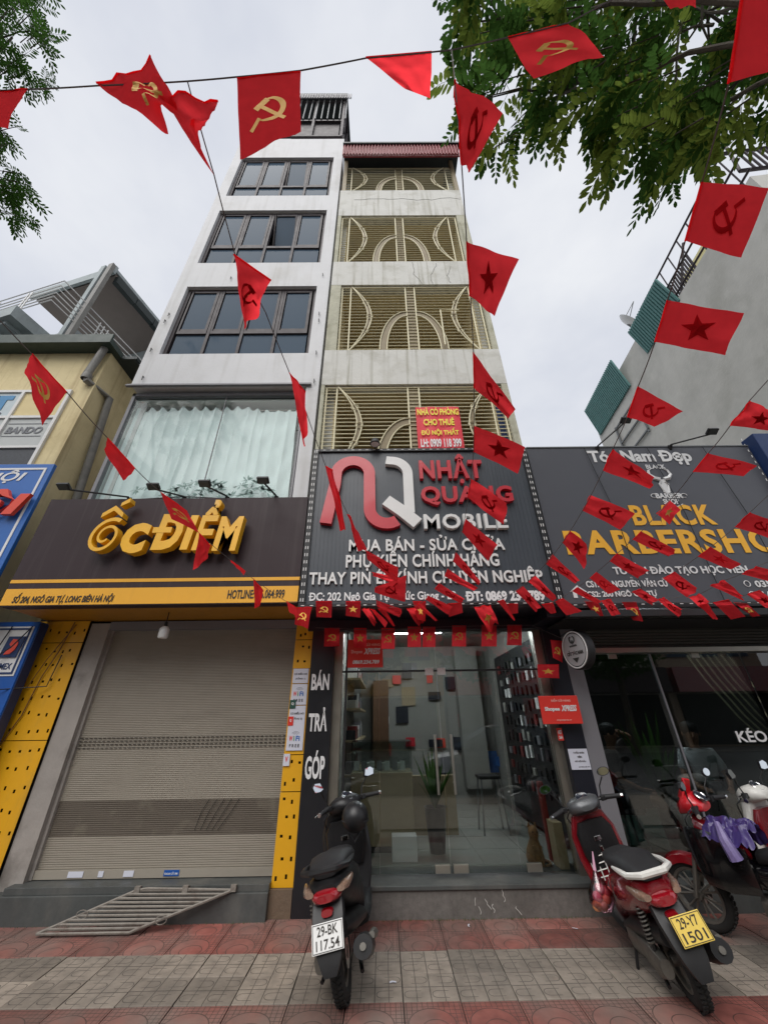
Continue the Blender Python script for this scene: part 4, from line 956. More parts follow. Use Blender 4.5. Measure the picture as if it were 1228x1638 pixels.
# ================================================================ CENTRE SHOP FRONT
cf_ = thing('phone_shop', 'glass fronted phone shop with pull handles and stone step', 'shop front', (.6, 5, 0))
bpil = thing('black_pillar', 'black pillar with white vertical lettering between shutter and glass door', 'pillar', (-.7, 4.9, 0))
MB().box(-.88, -.6, 4.86, 5.25, -.02, 2.74).build('cladding', mat('black_panel', '17181d', .35, var=.1), bpil)
for s_, z0, z1, zc in (('BÁN', 1.92, 2.14, 1), ('TRẢ', 1.5, 1.74, 1), ('GÓP', 1.06, 1.32, 1)):
    lettering(s_, -.85, -.64, z0, z1, 4.857, M_whiteprint, bpil, .006, .03)
st_ = MB().box(-.6, 2.2, 4.8, 5.3, -.02, .2, bev=.008); st_.build('step', M_stone2, cf_)
MB().box(-.6, 2.2, 4.78, 5.3, .2, .235, bev=.006).build('step_tread', M_stone, cf_)
F_ = MB().box(-.6, -.5, 4.95, 5.07, .235, 2.7).box(1.92, 2.02, 4.95, 5.07, .235, 2.7).box(-.5, 1.92, 4.95, 5.07, 2.6, 2.7)
F_.build('frame', M_stainless, cf_)
MB().box(-.46, -.44, 4.98, 5.02, .25, 2.6).box(-.5, 1.92, 4.985, 5.02, 2.12, 2.14).build('glazing_strip', M_black, cf_)
cols = [(-.495, -.05), (-.045, .655), (.665, 1.36), (1.365, 1.915)]
for x0, x1 in cols:
    MB().box(x0, x1, 4.995, 5.005, .26, 2.118).build('pane', M_glass, cf_)
for x0, x1 in ((-.495, .655), (.665, 1.915)): MB().box(x0, x1, 4.995, 5.005, 2.142, 2.6).build('pane', M_glass, cf_)
for x in (.58, .76): MB().tube([(x, 4.93, .9), (x, 4.93, 1.45)], .015, 10).tube([(x, 4.93, 1.0), (x, 4.995, 1.0)], .01).tube([(x, 4.93, 1.38), (x, 4.995, 1.38)], .01).build('handle', M_stainless, cf_, True)
for x in (.5, .685, 1.42): MB().box(x, x + .15, 4.975, 5.02, .262, .33, bev=.004).build('floor_hinge', M_stainless, cf_); 
for x in (.52, .67): MB().box(x, x + .1, 4.98, 5.015, 2.08, 2.16).build('top_patch', M_whiteletter, cf_)
# room
M_redpack2 = mat('red_carton', '8c2f2b', .5)
rm = MB().box(-.6, 2.2, 5.3, 12, .17, .235)
struct(rm.build('floor', M_tilein))
fl = bpy.data.objects['floor']
for i in range(5):
    for j in range(9): MB().box(-.58 + i * .55, -.04 + i * .55, 5.32 + j * .55, 5.86 + j * .55, .235, .24).build('tile', M_tilein, fl)
MB().box(-.72, -.6, 5.25, 12, 0, 3.2).box(2.2, 2.3, 5.3, 12, 0, 3.2).box(-.6, 2.2, 12, 12.1, 0, 3.2).build('side_wall', M_inwall, cf_)
MB().box(-.72, 2.3, 5.07, 12, 3.0, 3.1).build('ceiling', M_inwall, cf_)
MB().box(-.6, 2.02, 5.0, 5.06, 2.7, 3.0).build('header', M_navy, cf_); MB().box(1.9, 2.5, 4.35, 4.855, 2.62, 3.04).build('canopy_box', M_navy, cf_)
MB().box(-.6, 2.2, 8.6, 8.7, .235, 3.0).build('partition', M_inwall, cf_)
MB().box(-.2, .1, 8.2, 8.59, .5, 2.3).build('wood_cabinet', mat('brown_cabinet', '5b3e26', .5, var=.2), cf_)
MB().box(1.5, 1.95, 8.3, 8.59, .5, 2.9).build('pale_door', M_inwall, cf_)
for k, (x, y, z, l, al) in enumerate(((.6, 6.9, 2.95, .9, 'X'), (.1, 6.4, 2.93, .6, 'Y'), (1.05, 6.4, 2.93, .6, 'Y'))):
    t = MB().box(x - (l / 2 if al == 'X' else .02), x + (l / 2 if al == 'X' else .02), y - (l / 2 if al == 'Y' else .02), y + (l / 2 if al == 'Y' else .02), z, z + .03, bev=.008)
    t.build('ceiling_tube', M_tube, None, label=('lit fluorescent tube across the phone shop ceiling', 'left of two short lit tubes inside the phone shop', 'right of two short lit tubes inside the phone shop')[k], cat='lamp', group='lit tubes in the phone shop')
ct = thing('shop_counter', 'pale wood shop counter with glass display top behind the door', 'counter', (.0, 5.8, .24))
MB().box(-.42, .36, 5.75, 6.25, .3, 1.02, bev=.01).build('base', M_wood, ct); MB().box(-.4, .34, 5.77, 6.23, .24, .299).build('kick_board', M_black, ct)
for a in ((-.42, .36, 5.75, 5.756, 1.021, 1.35), (-.42, .36, 6.244, 6.25, 1.021, 1.35), (-.42, .36, 5.75, 6.25, 1.351, 1.357)): MB().box(*a).build('glass_panel', M_glass, ct)
for k in range(7):
    x = -.36 + k * .1; MB(Matrix.Translation((x, 5.87, 1.03)) @ Matrix.Rotation(R(-25), 4, 'X')).box(-.035, .035, -.01, .01, 0, .11, bev=.004).build('phone', M_greyclad if k % 2 else M_whiteletter, ct)
for k in range(3): MB().box(-.3 + k * .22, -.18 + k * .22, 6.0, 6.12, 1.03, 1.1).build('phone_box', M_whiteletter, ct)
MB().box(.36, 1.0, 6.5, 6.6, .24, .9).build('side_board', M_wood, cf_)
rr = random.Random(77)
for k in range(26):
    x = -.25 + rr.random() * 2.3; z = .6 + rr.random() * 2.0; w_, h_ = rr.uniform(.08, .3), rr.uniform(.1, .35)
    MB().box(x, x + w_, 8.56 - .002 * k, 8.59 - .002 * k, z, z + h_).build('wall_poster', rr.choice([M_greyclad, M_redsign, M_inwall, M_blue, M_whiteletter, M_wood, M_navy, M_redletter]), cf_)
for k in range(4):
    MB().box(-.58, -.35, 6.4, 8.4, .9 + k * .42, .93 + k * .42).build('shelf', M_wood, cf_)
    for q in range(12): y = 6.45 + q * .16; MB().box(-.56, -.42, y, y + rr.uniform(.06, .13), .931 + k * .42, .93 + k * .42 + rr.uniform(.1, .25)).build('phone_box', rr.choice([M_whiteletter, M_greyclad, M_navy, M_inwall, M_redpack2]), cf_)
MB().box(.08, .36, 5.42, 5.6, .24, .46, bev=.006).build('white_box', M_whiteletter, None, label='white cardboard box on the floor in front of the shop counter', cat='box')
def plant(name, label, x, y, z, h, n, m, pot=True, seed=1, lw=.022, spread=.5, potcol=M_black):
    t = thing(name, label, 'plant', (x, y, z)); rr = random.Random(seed)
    if pot: MB().lathe([(0.001, 0), (.09, 0), (.13, .42), (.14, .43), (.12, .43), (.11, .38), (.001, .38)], (x, y, z), 'Z', 18).build('pot', potcol, t, True)
    z0 = z + (.4 if pot else 0); lv_ = MB()
    for k in range(n):
        a = rr.random() * 6.28; L_ = h * rr.uniform(.5, 1); sp_ = spread * rr.uniform(.3, 1); pts = []
        for i in range(8):
            u = i / 7; r_ = sp_ * u * (1.2 - .2 * u) * L_; zz = z0 + L_ * (u - .45 * sp_ * u * u * 1.6); pts.append(Vector((x + r_ * math.cos(a), y + r_ * math.sin(a), zz)))
        sd_ = Vector((-math.sin(a), math.cos(a), 0)); vs = []
        for i, p in enumerate(pts): wv = lw * math.sin(math.pi * (.12 + .88 * i / 7) * .98) ; vs += [p - sd_ * wv, p + Vector((0, 0, -.004)), p + sd_ * wv]
        fs = []
        for i in range(7): fs += [(3 * i, 3 * i + 1, 3 * i + 4, 3 * i + 3), (3 * i + 1, 3 * i + 2, 3 * i + 5, 3 * i + 4)]
        lv_.add(vs, fs)
    lv_.build('leaves', m, t, kind='stuff'); return t
plant('potted_plant', 'spiky green plant in tall black pot inside the phone shop', .62, 5.75, .24, .75, 34, M_leafdark, seed=4)
# seated tabby cat by the right frame
ctb = thing('tabby_cat', 'sitting orange tabby cat statue behind the glass at lower right of the door', 'cat', (1.62, 5.3, .24))
M_cat = mat('tabby_fur', '8d6a44', .9, var=.6, vscale=16, bump=.6, bscale=80)
c = MB(Matrix.Translation((1.62, 5.3, .24)))
c.loft([[(rx * math.cos(2 * math.pi * k / 12), cy_ + ry * math.sin(2 * math.pi * k / 12), z) for k in range(12)] for z, rx, ry, cy_ in ((0, .08, .11, .02), (.05, .095, .12, .02), (.12, .08, .095, .01), (.18, .06, .065, -.01), (.215, .045, .05, -.025), (.24, .05, .055, -.035), (.275, .055, .06, -.04), (.31, .045, .05, -.035), (.33, .02, .025, -.03))])
for s in (-1, 1):
    c.loft([[(s * .04 + .014 * math.cos(a * 1.05), -.085 + .016 * math.sin(a * 1.05), z) for a in range(6)] for z in (0, .06, .13, .17)])
    c.prism([(-.018, 0), (.018, 0), (.004, .045)], (s * .035, -.03, .315), (1, 0, 0), (0, 0, 1), (0, .012, 0))
c.tube([(.08, .06, .02), (.14, 0, .015), (.12, -.08, .015), (.05, -.12, .015)], .014, 6, rs=[.018, .016, .014, .008])
c.build('body', M_cat, ctb, 60)
MB(Matrix.Translation((1.62, 5.3, .24))).ball((-.022, -.095, .285), .008, 8).ball((.022, -.095, .285), .008, 8).ball((0, -.1, .268), .006, 6).build('face', M_black, ctb)
# shelves with hanging accessories at right, stools
sh_ = thing('accessory_rack', 'dark rack hung with small accessory packs along the right wall', 'rack', (2, 6.2, .24))
MB().box(2.12, 2.17, 5.4, 7.6, .3, 2.6).build('panel', M_black, sh_)
rr = random.Random(8); M_redpack = mat('dull_red_pack', '6e2a2a', .5)
for i in range(10):
    for j in range(9):
        y = 5.45 + i * .2; z = .7 + j * .2 + rr.uniform(-.02, .02); w_ = rr.uniform(.05, .12); MB().box(2.09, 2.115, y, y + w_, z, z + rr.uniform(.08, .15)).build('pack', rr.choice([M_greyclad, M_black, M_black, M_darkin, M_navy, M_inwall, M_redpack, M_brownsign, M_whiteletter]), sh_)
stl = thing('bar_stool', 'dark stool beside the accessory rack inside the phone shop', 'stool', (1.5, 6.6, .24))
MB().box(1.35, 1.65, 6.45, 6.75, .85, .89, bev=.01).build('seat', M_black, stl)
for s in (-1, 1):
    for q in (-1, 1): MB().tube([(1.5 + s * .12, 6.6 + q * .12, .85), (1.5 + s * .17, 6.6 + q * .17, .24)], .012).build('leg', M_steel, stl)
rt_ = MB().box(1.8, 1.86, 5.35, 5.44, .24, .95, bev=.02).build('red_pole_box', mat('red_box', '7c2622', .5), None, label='tall narrow red box standing behind glass near the cat', cat='box')
MB().box(1.8, 1.9, 5.12, 5.3, .24, .62, bev=.006).build('cardboard_tube', M_wood, None, label='pale wooden post standing behind glass at the right door frame', cat='post')
MB().tube([(1.97 + .03 * math.cos(R(a)), 4.92, .48 + .16 * math.sin(R(a))) for a in range(0, 361, 24)], .008, 5).build('blue_hose_loop', mat('blue_hose', '2d5a94', .4), None, label='blue hose loop hanging on the right door frame', cat='hose')

def express(name, label, q, ytxt, lines, rotz=0):
    x0, x1, z0, z1, y = q; t = thing(name, label, 'sign', ((x0 + x1) / 2, y, z0))
    MB().box(x0, x1, y, y + .02, z0, z1, bev=.006).build('panel', M_redsign, t)
    H = z1 - z0; W_ = x1 - x0
    for s_, u0, u1, v0, v1, b_, sh__ in lines: lettering(s_, x0 + W_ * u0, x0 + W_ * u1, z0 + H * v0, z0 + H * v1, y - .002, M_pink if b_ == 0 else M_whiteprint, t, .002, .01 + .03 * b_, sh__)
    return t
express('parcel_sign', 'red rounded parcel sign with white writing inside door top left', (-.44, .0, 2.17, 2.5, 4.93), 0, [('GỬI HÀNG', .5, .92, .76, .88, 0, 0), ('Shopee', .1, .42, .46, .62, 0, 0), ('XPRESS', .46, .93, .46, .68, 1, .3), ('0869.234.789', .15, .9, .12, .26, 1, .2)])
express('parcel_sign', 'red parcel sign with white writing on the dark pillar right of the door', (1.76, 2.2, 1.54, 1.82, 4.72), 0, [('ĐIỂM GỬI HÀNG', .3, .8, .78, .9, 0, 0), ('Shopee', .1, .48, .42, .6, 1, 0), ('XPRESS', .52, .92, .44, .66, 1, .3), ('shopeexpress.vn', .35, .72, .1, .17, 0, 0)])
MB().box(1.96, 1.99, 4.74, 4.86, 1.6, 1.7).build('sign_bracket', M_steel, bpy.data.objects['parcel_sign.001'])
q_ = MB().box(1.94, 2.0, 4.845, 4.85, 1.38, 1.5).build('sticker', M_redsign, None, label='tiny red sticker below the red parcel sign on the pillar', cat='sticker')
lettering('HOT', 1.95, 1.99, 1.44, 1.48, 4.844, M_whiteprint, q_, .001, .04); lettering('24H', 1.95, 1.99, 1.395, 1.425, 4.844, M_whiteprint, q_, .001, .04)
pil = thing('dark_pillar', 'dark navy and grey pillar between the glass door and the barber window', 'pillar', (2.2, 4.9, 0))
MB().box(2.02, 2.24, 4.86, 5.3, -.02, 2.72).build('navy_side', M_navy, pil); MB().box(2.24, 2.42, 4.86, 5.3, -.02, 2.72).build('grey_side', M_greyclad, pil)
pn = thing('recruitment_notice', 'white paper notice with small print taped on the pillar', 'notice', (2.15, 4.84, 1.1))
MB().box(2.02, 2.23, 4.85, 4.854, 1.11, 1.3).build('sheet', M_paper, pn)
for s_, z in (('TUYỂN NHÂN', 1.255), ('VIÊN', 1.215), ('NỮ GỘI ĐẦU', 1.175)): lettering(s_, 2.07 if len(s_) > 5 else 2.105, 2.19 if len(s_) > 5 else 2.155, z, z + .024, 4.849, M_blackprint, pn, .001, .03)
lettering('LH 0352 200 777', 2.1, 2.22, 1.13, 1.14, 4.849, M_blackprint, pn, .001)
# round hanging barber sign (double sided light box)
ra = thing('round_barber_sign', 'round black and white barber sign projecting from the pillar', 'sign', (2.3, 4.6, 2.2))
Mr = Matrix.Translation((2.24, 4.5, 2.28)) @ Matrix.Rotation(R(-76), 4, 'Z')
MB(Mr).lathe([(.0, -.05), (.2, -.05), (.215, -.04), (.215, .04), (.2, .05), (0, .05)], (0, 0, 0), 'Y', 40).build('drum', M_black, ra, True)
MB(Mr).lathe([(0, -.056), (.175, -.056)], (0, 0, 0), 'Y', 40).build('face', mat('sign_face_grey', '9c9a9b', .5, emit=.0), ra)
MB(Mr).lathe([(.187, -.058), (.2, -.058), (.2, -.05), (.187, -.05)], (0, 0, 0), 'Y', 40, closed=True).build('ring', M_whiteletter, ra)
fnr = lambda u, v, w_: Mr @ Vector((u, -.057 - w_, v))
lettering('CẮT TÓC NAM', -.13, .13, -.06, -.0, 0, M_blackprint, ra, .002, .05, fn=fnr); lettering('BARBER', -.06, .06, .03, .05, 0, M_blackprint, ra, .002, .03, fn=fnr); 
e_ = MB(Mr)
for s in (-1, 1): e_.tube([(s * .01, -.06, .07), (s * .035, -.06, .09), (s * .04, -.06, .125), (s * .02, -.06, .14)], .008, 5)
e_.prism([(-.015, 0), (.015, 0), (.0, -.05)], (0, -.06, .1), (1, 0, 0), (0, 0, 1), (0, -.003, 0)).prism([(-.05, 0), (.05, 0), (0, -.05)], (0, -.06, -.09), (1, 0, 0), (0, 0, 1), (0, -.003, 0)).build('bull_mark', M_blackprint, ra)
MB().tube([(2.25, 4.86, 2.5), (2.22, 4.5, 2.5), (2.21, 4.46, 2.47)], .012).build('bracket', M_steel, ra)

# ================================================================ BARBER SHOP FRONT
bf = thing('barber_shop', 'barber shop front of tall glass panes under a raised shutter', 'shop front', (3.8, 5, 0))
slats(2.36, 2.62, 7, 4.98, 2.42, 6.4, .02).build('slat_curtain', mat('dark_shutter', '4b4a45', .6, var=.1), bf, kind='stuff')
MB().box(2.42, 6.4, 4.9, 5.05, 2.3, 2.355).build('track', M_stainless, bf); MB().box(2.42, 6.4, 4.88, 4.95, 2.62, 2.7).build('beam', M_black, bf)
MB().box(2.42, 6.4, 4.82, 5.3, -.02, .2, bev=.006).build('step', M_stone, bf)
for x0, x1 in ((2.43, 3.36), (3.38, 4.5), (4.52, 5.6)):
    MB().box(x0, x1, 4.995, 5.005, .2, 2.29).build('pane', M_glassb, bf); MB().box((x0 + x1) / 2 - .05, (x0 + x1) / 2 + .05, 4.985, 5.015, 2.24, 2.298).build('top_patch', M_stainless, bf)
MB().box(3.36, 3.38, 4.985, 5.015, .2, 2.3).build('glazing_strip', M_greyclad, bf)
lettering('KÉO SẠCH', 4.05, 4.9, 1.3, 1.47, 4.988, M_whiteprint, bf, .002, .02)
struct(MB().box(2.3, 6.4, 5.3, 11, .17, .21).build('floor', M_greenfl))
MB().box(6.4, 6.5, 5.05, 11, 0, 3.1).box(2.42, 6.4, 11, 11.1, 0, 3.1).build('side_wall', mat('barber_wall', '5a5653', .8, var=.2), bf)
MB().box(2.3, 6.5, 5.05, 11, 2.95, 3.05).build('ceiling', M_darkin, bf)
MB().box(2.3, 6.5, 4.36, 11, 3.051, 3.15).build('roof', M_dkconc, bf)
for k, (x, y, l, a) in enumerate(((3.05, 6.2, .5, 20), (2.65, 5.9, .35, 0), (4.1, 6.0, .5, 0))):
    MB(Matrix.Translation((x, y, 2.8)) @ Matrix.Rotation(R(a), 4, 'Z')).box(-l / 2, l / 2, -.025, .025, 0, .03, bev=.008).build('ceiling_tube', M_tube, None, label=('slanted bright tube light hanging in the barber shop', 'short tube light nearest the pillar in the barber shop', 'tube light under the raised shutter of the barber shop')[k], cat='lamp')
cu_ = thing('strip_curtain', 'pale strip curtain gathered at the right end of barber window', 'curtain', (4.4, 5.3, 1))
for k in range(7):
    x = 4.0 + k * .09; MB().tube([(x, 5.2, 2.3), (x + .12, 5.2, 2.0), (x + .35, 5.22, 1.6), (x + .5, 5.22, 1.4)], .012, 5).build('strip', M_cream, cu_)
plant('tall_plant', 'tall leafy green plant between the two people inside the barber shop', 3.38, 5.6, .21, 1.25, 46, M_leafdark, seed=9, lw=.03, spread=.45)
MB().box(3.6, 4.6, 10.0, 10.05, .9, 2.3).build('wall_poster', mat('dark_red_poster', '5d1d22', .6, var=.5, vscale=5), None, label='dark red price poster on the back wall of the barber shop', cat='poster')
MB().box(3.1, 3.6, 9.0, 9.05, 1.0, 2.2).box(3.55, 3.6, 9.0, 9.02, 1, 2.2).build('mirror', mat('mirror', 'a0a6a8', .05, metal=1.), None, label='tall wall mirror inside the barber shop', cat='mirror')
# ================================================================ FLAG STRINGS
M_flag = cloth('flag_cloth', 'ff4048', .8)
M_emb = mat('gold_emblem_print', 'd8a445', .75, var=.1, vscale=20)
M_embshade = cloth('painted_emblem_shade', 'b81a22', .6)  # cloth red darkened to paint the shade of an emblem against back light
def star():
    p = []
    for k in range(10):
        r = .36 if k % 2 == 0 else .36 * .4; a = math.pi / 2 + k * math.pi / 5; p.append((r * math.cos(a), r * math.sin(a)))
    return [[(0, 0), p[i], p[(i + 1) % 10]] for i in range(10)]
def sickle():
    T = []
    o, n_ = [], []
    for k in range(15):
        t = k / 14; a = R(118 - 258 * t); wd = .005 + .10 * math.sin(math.pi * min(1, t * 1.0)) ** .8
        c_ = (.02 + .0, .02)
        o.append((.03 + .27 * math.cos(a), .02 + .27 * math.sin(a))); n_.append((.03 + (.27 - wd) * math.cos(a) - .0, .02 + (.27 - wd) * math.sin(a)))
    for i in range(14): T.append([o[i], o[i + 1], n_[i + 1]]); T.append([o[i], n_[i + 1], n_[i]])
    def quad(a, b, w_):
        d = Vector((b[0] - a[0], b[1] - a[1])).normalized(); q = Vector((-d.y, d.x)) * w_ / 2; a, b = Vector(a), Vector(b)
        m = (a + b) / 2; P = [a + q, m + q, b + q, b - q, m - q, a - q]
        T.extend([[P[0], P[1], P[4]], [P[0], P[4], P[5]], [P[1], P[2], P[3]], [P[1], P[3], P[4]]])
    quad((-.17, -.12), (-.33, -.29), .075)          # sickle handle
    quad((-.12, .1), (.27, -.27), .07)               # hammer shaft
    quad((-.23, .07), (-.02, .26), .115)             # hammer head
    return [[tuple(p) for p in t] for t in T]
STAR, SICK = star(), sickle()
NFL = [0]
def flag(pts, d, em, side, label, bend=.35, dr=None):
    """pts: image-clockwise A,B (on the cord), C,D (free end); the cloth hangs at its own distance d from the viewer's spot"""
    NFL[0] += 1; rr = random.Random(NFL[0] * 13 + 5)
    dd = [d, d, d, d]
    if dr is None: dr = rr.uniform(-.06, .08) * d
    dd[2] += dr; dd[3] += dr * rr.uniform(.5, 1.2)
    P = [at_depth(p[0], p[1], q) for p, q in zip(pts, dd)]
    A, B, C_, D = P; W_ = (B - A).length; H = (D - A).length; n_ = (B - A).cross(D - A)
    n_ = n_.normalized() if n_.length > 1e-6 else Vector((0, 1, 0))
    if n_.dot(A - Vector((0, 0, CAMH))) < 0: n_ = -n_      # away from the viewer's side
    ph, ph2 = rr.random() * 6, rr.random() * 6
    amp = (.10 * bend) * max(W_, H)
    def S(u, v):
        p = A.lerp(B, u).lerp(D.lerp(C_, u), v)
        f = v ** .8
        off = amp * (f * math.sin(ph + 4.2 * u + 1.5 * v) + .55 * f * math.sin(ph2 + 9 * u - 3 * v) + .9 * noise.noise(Vector((u * 3.1 + ph, v * 3.3, ph2))) + .3 * noise.noise(Vector((u * 8 + ph, v * 8, ph2)))) + amp * .35 * v * math.sin(ph + 6 * v)
        side_ = (B - A).normalized() * (amp * .3 * f * math.sin(ph2 + 5 * v))
        return p + n_ * off + side_
    nu, nv = 12, 14; vs = [S(i / nu, j / nv) for j in range(nv + 1) for i in range(nu + 1)]
    fs = [(j * (nu + 1) + i, j * (nu + 1) + i + 1, (j + 1) * (nu + 1) + i + 1, (j + 1) * (nu + 1) + i) for j in range(nv) for i in range(nu)]
    o = thing('bunting_flag', label, 'flag', (A + B) / 2, 'red party and national flags strung over the pavement')
    MB().add(vs, fs).build('cloth', M_flag, o, smooth=80)
    hem = [S(i / 8, 0) for i in range(9)]; MB().tube(hem, .004, 4).build('hem', M_flag, o)
    if em != 'n':
        tri = STAR if em == 's' else SICK; e = MB(); sgn = -1 if side == 'F' else 1
        sc_ = .92
        for t in tri:
            q = [Vector((p[0], p[1])) for p in t]
            subs = [q]
            for _ in range(1):
                s2 = []
                for a, b, c in subs:
                    ab, bc, ca = (a + b) / 2, (b + c) / 2, (c + a) / 2; s2 += [[a, ab, ca], [ab, b, bc], [ca, bc, c], [ab, bc, ca]]
                subs = s2
            for s3 in subs:
                vv = []
                for p in s3:
                    uu = .5 + (p.x * sc_ * (1 if side == 'F' else -1)); v_ = .52 - p.y * sc_ * .24 / .33 * 1.0
                    vv.append(S(min(.99, max(.01, uu)), min(.99, max(.01, v_))) + n_ * (.0022 * sgn))
                e.add(vv, [(0, 1, 2)])
        e.build('printed_emblem', M_emb, o)
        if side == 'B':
            b_ = MB(); b_.v = [v - n_ * .0042 for v in e.v]; b_.f = list(e.f); b_.build('emblem_shade', M_embshade, o)  # dark emblem copy facing the viewer, painting the back light the print blocks
    return o
HS = {'s': 'star', 'h': 'hammer and sickle', 'n': 'no visible emblem'}
def FL(pts, d, em, side, where, bend=.35):
    look = {('s', 'F'): 'with gold star', ('h', 'F'): 'with gold sickle emblem', ('s', 'B'): 'with dark star', ('h', 'B'): 'with dark sickle emblem'}.get((em, side), 'without emblem')
    return flag(pts, d, em, side, 'red flag %s %s' % (look, where), bend)
# cord across the top
FL([(-60, 150), (45, 143), (6, 196), (-60, 215)], 1.5, 'n', 'F', 'cut by the left edge of picture')
FL([(157, 137), (245, 97), (272, 150), (268, 214)], 1.45, 'h', 'F', 'folded, top left beside the leaves', .7)
FL([(252, 148), (348, 160), (312, 215), (342, 278)], 1.4, 'n', 'F', 'twisted round the knot of the cord', 1.1)
FL([(379, 125), (481, 115), (481, 212), (383, 254)], 1.45, 'h', 'F', 'hanging straight before the tower roof', .15)
FL([(585, 92), (690, 83), (690, 158), (648, 142)], 1.5, 'n', 'F', 'folded in a triangle at top centre', .5)
FL([(812, 60), (908, 37), (967, 88), (853, 125)], 1.5, 'h', 'F', 'before the tree crown at top right')
FL([(1025, -42), (1108, -48), (1118, 3), (1070, 18)], 1.5, 'n', 'B', 'cut by the top edge of picture')
FL([(1165, 132), (1192, -40), (1330, -20), (1300, 100)], 1.0, 'n', 'B', 'large, in the top right corner', .15)
# centre cord
FL([(738, 262), (727, 129), (808, 172), (752, 271)], 1.45, 'h', 'B', 'highest on the cord right of the balcony house', .6)
FL([(752, 473), (746, 387), (830, 415), (789, 508)], 1.6, 's', 'B', 'beside the fourth floor grille', .3)
FL([(758, 621), (757, 563), (822, 655), (813, 668)], 1.9, 'h', 'B', 'long narrow, beside the rental banner', .6)
FL([(757, 723), (759, 681), (840, 714), (828, 757)], 2.5, 's', 'B', 'at top right corner of phone shop sign')
FL([(748, 796), (753, 765), (810, 805), (806, 840)], 2.9, 'h', 'B', 'covering the second line of red letters')
FL([(739, 851), (745, 830), (795, 872), (780, 898)], 3.2, 's', 'B', 'below the word MOBILE')
FL([(724, 898), (729, 883), (768, 929), (766, 936)], 3.5, 'h', 'B', 'over the middle white line of phone sign')
FL([(711, 922), (716, 910), (764, 941), (757, 946)], 3.6, 'n', 'B', 'narrow, over the third white line', .5)
FL([(695, 942), (703, 933), (743, 959), (736, 966)], 3.8, 'h', 'B', 'just left of the phone number')
FL([(681, 959), (685, 953), (724, 970), (716, 983)], 3.9, 's', 'B', 'at bottom edge below the address line centre')
FL([(666, 968), (671, 963), (700, 993), (696, 994)], 4.0, 'n', 'B', 'very narrow, low left of centre cord end')
# cord from the knot to the phone sign
FL([(375, 408), (434, 449), (407, 500), (388, 528)], 1.75, 'h', 'B', 'before the third floor window of the white tower', .8)
FL([(463, 596), (489, 627), (495, 690), (481, 716)], 2.2, 'n', 'B', 'before right end of the curtained bay', .5)
FL([(521, 746), (532, 752), (556, 845), (543, 852)], 2.8, 'n', 'B', 'hanging over the left leg of the red logo', .7)
FL([(556, 822), (562, 830), (583, 880), (573, 879)], 3.3, 'n', 'B', 'very thin, below the logo', .7)
FL([(588, 895), (585, 880), (637, 908), (636, 933)], 3.6, 'h', 'B', 'over first letters of the second white line', .5)
FL([(597, 921), (596, 915), (637, 924), (633, 935)], 3.75, 'n', 'B', 'half hidden in the bunch on the phone sign')
FL([(600, 948), (600, 939), (651, 920), (647, 964)], 3.85, 'h', 'B', 'over the word before KÍNH, lowest of the bunch', .5)
FL([(604, 971), (602, 960), (644, 975), (639, 988)], 4.0, 'n', 'B', 'below the address words on phone sign')
FL([(579, 974), (590, 974), (603, 993), (599, 1003)], 4.05, 'n', 'B', 'first of three slanting thin flags under phone sign')
FL([(592, 974), (600, 976), (620, 996), (616, 1004)], 4.06, 'n', 'B', 'second of three slanting thin flags under phone sign')
FL([(604, 974), (616, 975), (632, 1001), (629, 1002)], 4.07, 'n', 'B', 'third of three slanting thin flags under phone sign')
FL([(650, 974), (664, 973), (678, 992), (670, 1003)], 4.1, 'n', 'B', 'bright, left of the pink star flag')
# left cord
FL([(51, 566), (107, 627), (72, 680), (37, 596)], 1.8, 'h', 'F', 'before the yellow house wall')
FL([(173, 701), (217, 750), (196, 768), (166, 718)], 2.3, 'n', 'F', 'before left edge of the curtained bay', .6)
FL([(257, 787), (300, 818), (318, 852), (275, 830)], 2.8, 'h', 'F', 'over the gold letters of the brown sign')
FL([(319, 853), (337, 873), (332, 892), (309, 911)], 3.0, 'n', 'F', 'twisted below the gold letters', .7)
FL([(369, 896), (393, 914), (391, 919), (370, 900)], 3.4, 'n', 'F', 'thin sliver right of the gold letters')
FL([(405, 926), (421, 944), (416, 970), (408, 974)], 3.7, 'n', 'F', 'before the hotline number', .6)
FL([(458, 962), (474, 972), (476, 986), (463, 980)], 4.0, 'n', 'F', 'bunched at right end of the yellow band')
# centre pieces at the foot of the phone sign
FL([(474, 972), (499, 971), (492, 1004), (471, 999)], 4.12, 'h', 'F', 'pale, at lower left corner of phone sign')
FL([(758, 972), (784, 968), (798, 1000), (779, 1008)], 4.0, 's', 'F', 'two toned, under the phone number', .6)
FL([(795, 962), (806, 959), (824, 990), (822, 993)], 4.02, 'n', 'B', 'thin, under the phone number')
FL([(824, 946), (836, 937), (865, 970), (857, 979)], 3.9, 's', 'B', 'over the last digits of the phone number')
FL([(844, 930), (856, 921), (891, 955), (883, 962)], 3.6, 's', 'B', 'at lower right corner of the phone sign')
FL([(866, 967), (884, 964), (890, 980), (880, 982)], 4.0, 'n', 'F', 'small, in the gap between the two signs', .5)
FL([(887, 962), (900, 957), (930, 977), (905, 985)], 3.9, 'n', 'B', 'at lower left corner of the barber sign', .5)
